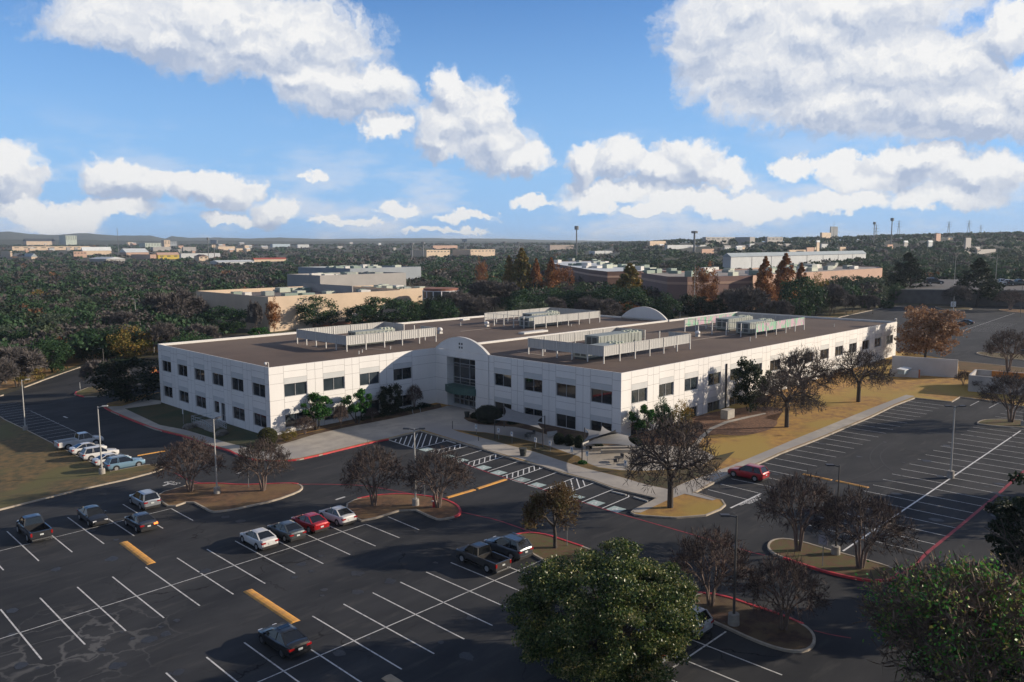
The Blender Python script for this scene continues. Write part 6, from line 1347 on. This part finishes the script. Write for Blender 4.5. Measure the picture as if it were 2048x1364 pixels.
def units(t, LX, LY, H, n, seed, s=1.0):
    rr = random.Random(seed)
    for k in range(n):
        x = rr.uniform(.1, .9)*LX; y = rr.uniform(.1, .9)*LY; a = rr.uniform(1.2, 2.6)*s; b_ = rr.uniform(1, 2)*s; m = MB(); m.box(x-a, y-b_, H, x+a, y+b_, H+rr.uniform(1, 1.9)*s); m.build('rooftop_unit', rr.choice([HV, HVT, POST, mat('unit_green', (.22,.29,.25), .6)]), t)
# cream building with the shaded left end
t, LX, LY, H = bld('cream_building', 392, 536, 800, 594, 268, 'long cream building with a shaded grey end and brick base behind the office', par=1.4, yvis=640, group=None)
units(t, LX, LY, H-1.38, 16, 3)
g_ = MB()
for s0, w in ((.60,.09),(.78,.07)): g_.box(LX*s0, -.05, 1.2, LX*(s0+w), .03, 5.6)
g_.build('glazed_entry', mat('brown_glass', (.06,.035,.03), .3), t)
for s0, w in ((.60,.09),(.78,.07)):
    g_ = MB()
    for k in range(5): g_.box(LX*(s0+w*k/8), -.12, 1.2, LX*(s0+w*k/8)+.25, -.055, 5.2)
    g_.box(LX*s0, -.12, 3.6, LX*(s0+w*.5), -.056, 3.9); g_.build('entry_frame', mat('white_frame', (.7,.7,.72), .5), t)
if True: g_ = MB(); g_.box(LX*.3, -.10, .6, LX*.598, -.002, 2.6); g_.box(LX*.695, -.10, .6, LX*.778, -.002, 2.6); g_.build('brick_base', BRR, t)
for k in range(3): g_ = MB(); y0 = LY*(.10+.27*k); g_.box(-.06, y0, 3.2, .02, y0+LY*.2, 5.3); g_.build('window', mat('far_window', (.05,.055,.06), .3), t)
t2, a_, b2, H2 = bld('cream_building', 700, 800, 872, 578, 300, 'far wing of the cream building with a curved glass end', par=1.2, yvis=600, group=None, occ=False); units(t2, a_, b2, H2-1.18, 14, 8)
p = atr(882, 576, 296); po = thing('entrance_rotunda', 'round brick and glass porch at the right end of the cream building', 'building', (p.x, p.y, gf(p.x, p.y)-.5)); b = MB(); hR = p.z-po.location.z; b.tube((0,0,0),(0,0,hR),6.5,n=28); b.build('wall', BRR, po); b = MB(); b.tube((0,0,hR*.45),(0,0,hR*.92),6.65,n=28,cap=False); b.build('glazing', mat('far_window', (.05,.055,.06)), po); b = MB()
for k in range(14): a = 2*math.pi*k/14; b.bar((6.75*math.cos(a),6.75*math.sin(a),hR*.45),(6.75*math.cos(a),6.75*math.sin(a),hR*.92),.3)
for z in (.45,.68,.92): b.tube((0,0,hR*z-.12),(0,0,hR*z+.12),6.85,n=28)
b.build('mullions', mat('white_frame', (.7,.7,.72)), po); b = MB(); b.tube((0,0,hR*.40),(0,0,hR*.44),9.5,n=28); b.build('canopy_ring', WHW, po)
t, LX, LY, H = bld('grey_building', 574, 640, 812, 551, 345, 'long grey parapet building behind the cream one', wall=GRW, par=1.2, yvis=568, group=None); units(t, LX, LY, H-1.2, 20, 5)
t, LX, LY, H = bld('blue_grey_building', 596, 700, 842, 537, 430, 'blue-grey roofed building farthest back in the business park', wall=mpal('bluegrey_render', (.30,.34,.38)), roof=mpal('blue_roof', (.22,.27,.31)), par=.8, yvis=548, group=None); units(t, LX, LY, H-.8, 18, 6)
t, LX, LY, H = bld('courtyard_wing', 606, 704, 706, 572, 300, 'low grey wing in front of the long grey building', wall=GRW, par=1.0, yvis=585, group=None, deep=30)
# brown building with white roof, pink building, warehouse
def polybld(name, px, z, label, wall, roof, seed, nu, bandm=None):
    P = [atz(x, y, z) for x, y in px]; g = min(gf(q.x, q.y) for q in P)-1; c = P[0]; t = thing(name, label, 'building', (c.x, c.y, 0)); b = MB(); n = len(P)
    b.add([(q.x-c.x, q.y-c.y, g) for q in P]+[(q.x-c.x, q.y-c.y, z) for q in P], [(i, (i+1) % n, n+(i+1) % n, n+i) for i in range(n)]); b.build('wall', wall, t)
    b = MB(); b.add([(q.x-c.x, q.y-c.y, z-.5) for q in P], [tuple(range(n))]); b.build('roof', roof, t)
    if bandm:
        b = MB()
        for i in range(n): b.bar((P[i].x-c.x, P[i].y-c.y, z-2.4), (P[(i+1) % n].x-c.x, P[(i+1) % n].y-c.y, z-2.4), .3, .9)
        b.build('pale_band', bandm, t)
    rr = random.Random(seed); xs_ = [p_[0] for p_ in px]; ys_ = [p_[1] for p_ in px]; k = 0
    while k < nu:
        x = rr.uniform(min(xs_), max(xs_)); y = rr.uniform(min(ys_), max(ys_)); ins = False
        for i in range(n):
            (xa, ya), (xb, yb2) = px[i], px[(i+1) % n]
            if (ya > y) != (yb2 > y) and x < (xb-xa)*(y-ya)/(yb2-ya)+xa: ins = not ins
        if not ins: continue
        q = atz(x, y, z-.5); m = MB(); a = rr.uniform(1.2, 3.2); b2_ = rr.uniform(1, 2.4); m.box(q.x-c.x-a, q.y-c.y-b2_, z-.5, q.x-c.x+a, q.y-c.y+b2_, z+rr.uniform(.6, 1.7)); m.build('rooftop_unit', rr.choice([HV, HVT, POST, mat('unit_green', (.22,.29,.25), .6)]), t); k += 1
    OCC.append((min(xs_)-2, max(xs_)+2, max(ys_)+5, math.hypot(P[0].x, P[0].y)))
polybld('brown_building', [(1100,526),(1178,539),(1215,543),(1283,542),(1356,540),(1269,533),(1233,530),(1211,521),(1100,522)], 15.8, 'brown-walled building with a bright white cluttered roof', BRK_, WRF, 9, 24, PNK)
polybld('mauve_building', [(1283,545.5),(1335,553),(1375,553.6),(1504,551),(1500,537),(1440,539),(1357,542.5),(1300,543)], 16.2, 'low mauve brick building with rooftop units behind the rear arch', mpal('mauve_brick', (.27,.17,.15)), mpal('tan_roof', (.35,.31,.27)), 10, 18, PNK)
polybld('pink_building', [(1506,551),(1609,545),(1765,536),(1755,532),(1630,531),(1505,536)], 16.3, 'sunlit pink parapet building right of the rust trees', PNK, mpal('tan_roof', (.35,.31,.27)), 11, 26)
t, LX, LY, H = bld('warehouse', 1446, 1462, 1732, 513, 560, 'long white warehouse with a pale blue-grey roof', wall=WHW, roof=mpal('bluegrey_roof', (.34,.40,.44)), par=.3, gable=2.6, yvis=531, group=None, deep=90)
g_ = MB()
for k in range(1, 8): g_.box(LX*k/8-.3, -.2, 1, LX*k/8+.3, -.02, H-.6)
g_.build('pilasters', mpal('pilaster', (.36,.38,.40)), t)
# retaining wall and upper lot at the right
pw0 = at(1786,606); pw1 = at(2300,622); zt0 = atr(1786,580,math.hypot(pw0.x,pw0.y)).z; zt1 = atr(2300,584,math.hypot(pw1.x,pw1.y)).z
b = MB(); d = (pw1-pw0); d.z = 0; L_ = d.length; d.normalize(); n = Vector((-d.y, d.x, 0)); n = n if n.dot(Vector((cy_, sy_, 0))) > 0 else -n
A_ = pw0+n*2; B_ = pw1+n*2; b.add([(A_.x,A_.y,pw0.z-1),(B_.x,B_.y,pw1.z-1),(B_.x,B_.y,zt1),(A_.x,A_.y,zt0),(A_.x+n.x*60,A_.y+n.y*60,pw0.z-1),(B_.x+n.x*60,B_.y+n.y*60,pw1.z-1),(B_.x+n.x*60,B_.y+n.y*60,zt1+2),(A_.x+n.x*60,A_.y+n.y*60,zt0+2)], [(0,1,2,3),(3,2,6,7),(0,3,7,4),(1,5,6,2)])
tag(b.build('retaining_wall', mat('retaining_wall', (.16,.15,.145), .9, (.11,.105,.10), .3, 6)), 'long dark grey retaining wall across the back of the far right lot', 'retaining wall')
b = MB(); b.bar(A_+Vector((0,0,zt0-A_.z+.15)), B_+Vector((0,0,zt1-B_.z+.15)), .5, .3); tag(b.build('wall_coping', CONC), 'pale coping rail along the top of the retaining wall', 'coping')
for o in [x for x in bpy.data.objects if x.get('group') == 'vehicles beyond the office' and x.location.x > 200 and proj(x.location)[0] > 1840] + [x for x in bpy.data.objects if x.get('label') in ('lamp post at the upper lot left of the white cars', 'lamp post at the upper lot behind the white pickup')]:
    px, py = proj(o.location); dd = math.hypot(A_.x, A_.y)+18; q = atr(px, py, dd); o.location = (q.x, q.y, (zt0+zt1)/2+.7)
# distant town
TL = [('town_hall',0,20,24,502,620,'small building with small windows at the left edge',dict(wall=CRW,wins=3,roof=WRF)),
 ('barn_building',24,62,74,507,600,'tan gabled building with a blue-grey roof near the left edge',dict(wall=CRW,gable=5,roof=mpal('bluegrey_roof',(.34,.40,.44)),wins=0,yvis=514)),
 ('long_mall',20,24,180,493,900,'long cream mall front in the left distance',dict(wall=CRW,roof=GRW,wins=9,yvis=498)),
 ('stadium',45,52,110,477,1500,'dark-roofed hall with cream walls on the left skyline',dict(wall=CRW,roof=mpal('dark_blue_roof',(.05,.06,.07)),gable=9,yvis=484)),
 ('office_block',118,131,153,471,1700,'tall pale green office block on the left skyline',dict(wall=mpal('pale_green',(.48,.55,.48)),wins=5,winr=4,yvis=483)),
 ('white_gable_hall',162,165,222,494,700,'first white-roofed gabled hall in the left distance',dict(wall=CRW,roof=WRF,gable=7,yvis=506)),
 ('brown_hall',146,147,173,503,640,'tan brick hall with brown pilasters',dict(wall=PNK,roof=GRW,wins=4,yvis=511)),
 ('striped_gable_hall',238,252,297,497,680,'cream gabled hall with a red striped front',dict(wall=PNK,roof=WRF,gable=7,yvis=508)),
 ('white_shed',178,212,250,514,560,'low white-roofed shed left of centre distance',dict(wall=GRW,roof=WRF,gable=3,yvis=520)),
 ('yellow_building',310,316,358,505,620,'bright yellow building in the left distance',dict(wall=mpal('yellow_wall',(.55,.42,.06)),roof=PNK,gable=4,wins=3,yvis=514)),
 ('tan_building',262,300,312,509,610,'plain tan flat building left of the yellow one',dict(wall=PNK,roof=GRW,yvis=515)),
 ('hotel',278,290,335,486,1000,'pale green hotel wing with rows of windows',dict(wall=mpal('pale_green',(.48,.55,.48)),wins=8,winr=2,yvis=492)),
 ('hotel_tower',322,328,340,480,1000,'cream hotel tower with a pink top',dict(wall=CRW,wins=2,winr=3,yvis=491)),
 ('hotel',338,340,354,483,1030,'blue-grey hotel wing right of the cream tower',dict(wall=mpal('bluegrey_render',(.30,.34,.38)),wins=4,winr=2,yvis=490)),
 ('grey_store',302,306,342,494,900,'grey flat store below the hotel',dict(wall=GRW,yvis=499)),('grey_store',364,366,392,494,900,'grey flat store right of the hotel',dict(wall=GRW,yvis=499)),
 ('terracotta_house',388,398,416,509,640,'cream house with brown roof and arched windows',dict(wall=CRW,roof=mpal('brown_tile',(.13,.08,.07)),gable=3,wins=2,yvis=517)),
 ('white_roof_store',355,362,440,507,720,'long store with a pale roof right of the yellow building',dict(wall=WHW,yvis=512)),
 ('white_roof_store',420,436,508,521,540,'low building with a bright white roof',dict(wall=WHW,roof=WRF,gable=2,yvis=524)),
 ('red_roof_shop',504,508,572,516,620,'small shop with a red roof',dict(wall=CRW,roof=mpal('red_tile',(.35,.07,.05)),gable=2,yvis=519)),
 ('tan_store',434,436,470,493,1000,'cream store with a stepped front',dict(wall=CRW,yvis=497)),
 ('white_office',820,853,900,500,760,'left half of the white two-storey office with dark windows',dict(wall=CRW,wins=7,yvis=510)),
 ('white_office',905,941,990,499,780,'right half of the white two-storey office with dark windows',dict(wall=CRW,wins=7,yvis=509)),
 ('pink_store',862,866,915,491,1300,'long pinkish store front in the centre distance',dict(wall=PNK,wins=0,yvis=495)),
 ('white_box',592,595,618,489,1300,'white box building in the centre distance',dict(wall=WHW,yvis=493)),('white_box',540,545,580,488,1400,'pale blue building left of the white box',dict(wall=mpal('pale_blue_wall',(.4,.5,.58)),yvis=492)),
 ('brown_stores',1095,1100,1148,490,900,'brown store row at the centre right skyline',dict(wall=mpal('taupe',(.30,.25,.22)),yvis=497)),
 ('white_roof_store',1178,1190,1225,502,700,'small white roof among trees at the centre right',dict(wall=WHW,roof=WRF,yvis=506)),
 ('cream_store',1295,1300,1332,482,1200,'cream store with a corner tower on the right skyline',dict(wall=CRW,yvis=488)),
 ('white_strip',1330,1335,1415,490,1000,'long white strip roof on the hillside',dict(wall=WHW,roof=WRF,yvis=496)),
 ('apartments',1405,1412,1470,474,1300,'grey apartment roofs on the hill, left group',dict(wall=GRW,wins=6,yvis=479)),('apartments',1470,1500,1510,474,1250,'grey apartment roofs on the hill, middle group',dict(wall=GRW,yvis=479)),('apartments',1530,1535,1566,474,1200,'grey apartment roofs on the hill, right group',dict(wall=GRW,wins=4,yvis=480)),
 ('tan_shop',1402,1404,1428,498,800,'small orange tan shop on the hillside',dict(wall=PNK,yvis=503)),
 ('tan_store',1575,1578,1618,500,760,'tan store above the warehouse roof',dict(wall=CRW,yvis=507)),('tan_store_tower',1612,1614,1628,495,750,'square pink tower of the tan store',dict(wall=PNK,yvis=506,deep=12)),
 ('hill_tower',1660,1662,1676,453,1500,'grey square tower with a mast on the right skyline',dict(wall=mpal('steel_grey',(.22,.24,.26)),yvis=466,deep=16)),
 ('cream_hall',1640,1644,1662,465,1450,'low cream hall left of the grey tower',dict(wall=CRW,yvis=467)),
 ('tan_block',1869,1873,1882,467,1300,'small tan brick block on the right skyline',dict(wall=PNK,yvis=478,deep=14)),
 ('tan_shop',1676,1680,1692,494,800,'tan gabled shop on the hillside at right',dict(wall=CRW,yvis=499)),
 ('white_roof_store',1950,1955,1992,499,700,'pale flat roof among the trees at the far right',dict(wall=GRW,roof=WRF,yvis=503))]
for nm, xl, xc, xr, yt, ds, lab, kw in TL:
    bld(nm, xl, xc, xr, yt, ds, lab, **kw)
# scattered roofs too small to show more than a wall and a roof
rr = random.Random(14); SMALL = []
for k in range(46):
    if k < 30: x = rr.uniform(0, 900); yt = rr.uniform(484, 500)
    else: x = rr.uniform(1300, 2000); yt = rr.uniform(474, 496)
    ds = (27.6-6)*1602/max(6, (yt-483)) if k < 30 else rr.uniform(900, 1500); ds = min(max(ds, 700), 2300); w = rr.uniform(6, 16)
    q_ = bld('small_building', x, x+w*.2, x+w, yt, ds, 'pale low roof scattered among the distant trees', wall=rr.choice([CRW, WHW, GRW, PNK]), roof=rr.choice([WRF, GRW, WRF]), par=.3, yvis=yt+3, gable=rr.choice([0, 2]), group='pale roofs scattered in the distance', deep=12, h=x); SMALL.append((x, q_[0]))
UNQ = [(q[2], q[0].replace('_', ' ')) for q in TL if sum(1 for w in TL if w[0] == q[0]) == 1]; cs_ = {}
for x, o in SMALL: u = min(UNQ, key=lambda q: abs(q[0]-x)); cs_.setdefault((u[1], 'left' if x < u[0] else 'right'), []).append((abs(x-u[0]), o))
ORD = ['nearest', 'second', 'third', 'fourth', 'fifth', 'sixth', 'seventh', 'eighth', 'ninth', 'tenth', 'eleventh', 'twelfth', 'thirteenth', 'fourteenth', 'fifteenth', 'sixteenth', 'seventeenth', 'eighteenth', 'nineteenth', 'twentieth']
for (u, sd2), v in cs_.items():
    v.sort(key=lambda q: q[0])
    for i, (x, o) in enumerate(v): o['label'] = 'small pale roof among distant trees, '+ORD[i]+' '+sd2+' of the '+u
def mast(px, ytop, ybase, dist, w, label, kind='mono'):
    p = atr(px, ybase, dist); z1 = atr(px, ytop, dist).z; g = min(gf(p.x, p.y), p.z); t = thing('mast', label, 'mast', (p.x, p.y, g), 0, 'masts and pylons on the skyline'); H = z1-g; b = MB(); MM = mat('mast_steel', (.18,.19,.20), .6)
    if kind == 'mono': b.tube((0,0,0),(0,0,H),w,w*.7,n=8); b.build('pole', MM, t); b = MB(); b.tube((0,0,H*.90),(0,0,H),w*2.6,n=8); b.build('antenna', MM, t)
    elif kind == 'thin': b.tube((0,0,0),(0,0,H),w,w*.5,n=6); b.build('pole', MM, t)
    elif kind == 'sign': b.tube((0,0,0),(0,0,H-4),w,n=8); b.build('pole', MM, t); b = MB(); b.box(-5,-.5,H-5.5,5,.5,H); b.build('board', WHW, t); t.rotation_euler = (0,0,R(-45))
    else:
        q = w*4
        for sx in (-1, 1):
            for sy_2 in (-1, 1): b.bar((sx*q,sy_2*q,0),(0,0,H*.95),w*.5)
        for z in (.62,.75,.88): b.bar((-q*1.4,q*1.4,H*z),(q*1.4,-q*1.4,H*z),w*.5)
        b.build('lattice', MM, t)
mast(1153,452,500,1000,1.0,'tall dark monopole on the skyline right of centre'); mast(1783,436,468,1100,.8,'tall twin-ring mast on the right skyline'); mast(1748,444,468,1150,.7,'shorter antenna mast left of the twin-ring mast')
mast(1752,446,468,1200,.5,'slim lattice tower right beside the shorter antenna mast','lat'); mast(1797,438,468,1700,.7,'pylon just right of the twin-ring mast','lat'); mast(1897,440,466,1700,.7,'second power pylon on the right skyline','lat'); mast(1937,438,466,1700,.7,'third power pylon on the right skyline','lat'); mast(1961,448,466,2100,.6,'small faint pylon at the far right','lat')
mast(1668,442,455,1500,.4,'thin mast on top of the grey square tower','thin'); mast(236,456,488,1500,.6,'thin radio mast on the left skyline','thin'); mast(929,478,497,1600,1.0,'white billboard on a pole above the centre treeline','sign'); mast(428,480,492,1300,.6,'pale billboard in the left distance','sign'); mast(416,475,492,1300,.6,'dark thin sign pole beside the pale billboard'); mast(1009,483,492,1500,1.4,'white and brown sign pylon in the centre distance'); mast(1037,484,492,1500,1.4,'dark red sign pylon right of the brown one'); mast(846,484,492,1300,1.2,'red sign pylon in the centre distance'); mast(824,486,494,1200,1.2,'orange sign pylon near the red one'); mast(1389,462,470,1000,1.5,'dark tank on the hilltop among trees')
mast(1210,484,497,1100,.4,'thin pole left of the cream store','thin')
# fountain behind the roof
p = at(1360,640); fo = thing('fountain', 'white fountain spray seen behind the roof right of the rear arch', 'fountain', p); m = mat('water_spray', (.75,.8,.85), .5); b = MB()
for k in range(16):
    a = 2*math.pi*k/16; pts = [Vector((math.cos(a)*2.4*t_, math.sin(a)*2.4*t_, 4.2+1.2*math.sin(t_*3.0)-.9*t_*t_*1.5)) for t_ in (0,.25,.5,.75,1)]
    for u, v in zip(pts, pts[1:]): b.bar(u, v, .09)
b.build('spray', m, fo); b = MB(); b.tube((0,0,0),(0,0,4.2),.12,n=8); b.build('jet', m, fo)

# ------------------------------------------------------------------ wood : nearest trees individually, the rest as one mass
def blocked(p, top):
    x, y = proj((p[0], p[1], top)); r = math.hypot(p[0], p[1])
    for (xl, xr, yv, ds) in OCC:
        if xl-4 < x < xr+4 and r < ds+25 and y < yv: return True
        if xl-2 < x < xr+2 and abs(r-ds) < 40 and r >= ds and y < yv-2: return True
    return False
def in_built(X, Y):
    if 20 < X < 200 and 20 < Y < 158: return True
    if X > 185 and Y < 118: 
        x, y = proj((X, Y, gf(X, Y)))
        return y > 598 or X < 200
    return False
KINDS = {'L': [('oak', 9), ('wood_bare', 8), ('dark', 2), ('rustround', 1), ('yellow', 1), ('grey', 2)], 'C': [('oak', 6), ('wood_bare', 8), ('dark', 2), ('rustround', 1), ('grey', 2)], 'R': [('oak', 6), ('dark', 4), ('wood_bare', 3), ('grey', 5)]}
LBL = {'oak': 'dark green oak in the wood', 'wood_bare': 'leafless greyish brown tree in the wood', 'dark': 'very dark evergreen in the wood', 'rustround': 'rust-coloured tree in the wood', 'yellow': 'yellowish green tree in the wood', 'grey': 'grey-green tree in the wood'}
SIDE = {'L': ' left of the office', 'C': ' behind the office', 'R': ' on the right beyond the far lot'}
placed = []; rr = random.Random(99); tries = 0
while len(placed) < 215 and tries < 20000:
    tries += 1; x = rr.uniform(-60, 2110); y = 491+ (rr.random()**.8)*250
    if y < 556: continue
    z = 'L' if x < 420 else ('C' if x < 1500 else 'R')
    if z == 'L' and y > 722+ (0 if x > 60 else 30): continue
    if z == 'C' and y > 655: continue
    if z == 'R' and (y > (640 if x < 1640 else 628) or (x > 1790 and y > 565)): continue
    p = at(x, y)
    if in_built(p.x, p.y): continue
    if any((p.x-q[0])**2+(p.y-q[1])**2 < 34 for q in placed): continue
    ks = KINDS[z]; k = rr.choices([a for a, _ in ks], [b for _, b in ks])[0]; H = rr.uniform(6, 9.2); Rr = rr.uniform(4.2, 6.2)*(1.0 if k != 'wood_bare' else .95)
    if blocked(p, p.z+H): 
        continue
    if 262 < x < 336 and 655 < y < 700: continue
    put(k, p, H, Rr, LBL[k]+SIDE[z], 'trees of the wood'+SIDE[z]); placed.append((p.x, p.y))
WM = [leafmat('wood_green', [(.012,.030,.014),(.022,.056,.022),(.034,.080,.030),(.052,.105,.036)], .7, .2, .3, .10), leafmat('wood_dark', [(.008,.018,.010),(.018,.036,.018),(.028,.050,.024)], .7, .2, .3, .10), leafmat('wood_grey', [(.055,.050,.046),(.085,.076,.070),(.12,.108,.10)], .8, .1, .3, .10), leafmat('wood_rust', [(.08,.045,.025),(.15,.075,.035),(.20,.10,.045)], .8, .2, .3, .2), leafmat('wood_olive', [(.035,.05,.028),(.055,.075,.038),(.08,.10,.05)], .7, .2, .3, .10)]
def mass(name, n, seed, r0, r1, label):
    rng = np.random.default_rng(seed); V = []; MI = []; cnt = 0; q = 30
    while cnt < n:
        px = rng.uniform(-120, 2170); r = r0*(r1/r0)**(rng.random()**.8); d = PX(px, 500); L_ = math.hypot(d.x, d.y); X, Y = d.x/L_*r, d.y/L_*r
        if in_built(X, Y): continue
        if any((X-a)**2+(Y-b)**2 < 22 for a, b in placed) and r < 600: continue
        H = rng.uniform(6, 10.5); g = gf(X, Y)
        if blocked((X, Y), g+H): continue
        x_, y_ = proj((X, Y, g+H)); 
        if r < 420 and ((y_ > 600 and 400 < px < 1760) or (px > 1790)): continue
        if r < 300 and px > 420: continue
        R_ = rng.uniform(4, 7.5)*(1 if r < 900 else 1.25); k = 150 if r < 420 else (60 if r < 900 else 20); big = .36 if r < 420 else (.6 if r < 900 else 1.35)
        nn = rng.normal(0, 1, (k, 3)); nn /= np.linalg.norm(nn, axis=1)[:, None]; nn[:, 2] = np.abs(nn[:, 2])*1.0-.15; rad = rng.uniform(.55, 1, k)[:, None]
        c = nn*rad*np.array([R_, R_, H*.42])+np.array([X, Y, g+H*.56]); u = rng.normal(0, 1, (k, 3)); u /= np.linalg.norm(u, axis=1)[:, None]; w = np.cross(u, nn+rng.normal(0, .5, (k, 3))); w /= np.linalg.norm(w, axis=1)[:, None]+1e-9; s = rng.uniform(.9, 1.9, (k, 1))*big
        V.append(np.stack([c-u*s, c+w*s*.8, c+u*s, c-w*s*.8], 1).reshape(-1, 3)); t = rng.random(); left = px < 1050
        m = (0 if t < .48 else 1 if t < .57 else 2 if t < .93 else 3 if t < .945 else 4) if left else (0 if t < .42 else 1 if t < .64 else 2 if t < .76 else 3 if t < .77 else 4)
        MI.append(np.full(k, m)); cnt += 1
    V = np.concatenate(V); MI = np.concatenate(MI); o = npmesh(name, V, np.arange(len(V)).reshape(-1, 4), WM, mi=MI); o['kind'] = 'stuff'; tag(o, label, 'wood'); return o
LAND = [(455,760,'the left wing of the office'),(730,690,'the left roof screen'),(1060,640,'the back centre screen'),(1290,625,'the rear arch'),(1430,640,'the iridescent roof screen'),(1640,620,'the far end of the office roof'),(20,760,'the left edge road'),(120,700,'the dry grass verge'),(273,640,'the tall pale pole'),(430,590,'the grey end of the cream building'),(640,590,'the cream building front'),(880,600,'the brick porch'),(1160,560,'the brown-walled building'),(1450,570,'the pinkish brown building'),(1650,560,'the sunlit pink building'),(1810,560,'the dark pine'),(1950,560,'the large dark cedar'),(60,570,'the left edge of the wood'),(200,580,'the left middle of the wood')]
SHORT = {'oak': 'dark green oak', 'wood_bare': 'leafless grey-brown tree', 'dark': 'very dark evergreen', 'rustround': 'rust-coloured tree', 'yellow': 'yellowish tree', 'grey': 'grey-green tree'}
cl_ = {}
for o in [x for x in bpy.data.objects if str(x.get('group', '')).startswith('trees of the wood')]:
    k = [a for a, b in LBL.items() if o['label'].startswith(b)][0]; x, y = proj(o.location+Vector((0, 0, 7))); l = min(LAND, key=lambda q: (q[0]-x)**2+((q[1]-y)*2)**2)
    cl_.setdefault((k, l[2], 'left' if x < l[0] else 'right'), []).append((x, o))
for (k, l, sd_), v in cl_.items():
    v.sort(key=lambda q: q[0], reverse=(sd_ == 'left'))
    for i, (x, o) in enumerate(v): o['label'] = SHORT[k]+(', '+ORD[i]+' one ' if len(v) > 1 else ' ')+sd_+' of '+l
mass('distant_wood', 7500, 7, 215, 3300, 'tree-covered land reaching to the hills, read as one wood')
# haze
b = MB(); b.box(-2500, -4200, -30, 9000, 9000, 135); hz_ = b.build('haze', None); hz_.data.materials.clear(); hm2 = bpy.data.materials.new('haze'); hm2.use_nodes = True; tt = hm2.node_tree
for n_ in list(tt.nodes):
    if n_.type == 'BSDF_PRINCIPLED': tt.nodes.remove(n_)
pv = tt.nodes.new('ShaderNodeVolumePrincipled'); pv.inputs['Color'].default_value = (.70,.84,1.0,1); pv.inputs['Density'].default_value = .00010; pv.inputs['Anisotropy'].default_value = .2
tt.links.new(pv.outputs[0], tt.nodes['Material Output'].inputs['Volume']); hz_.data.materials.append(hm2); hz_['kind'] = 'stuff'; tag(hz_, 'thin bluish haze over the distant land', 'haze')
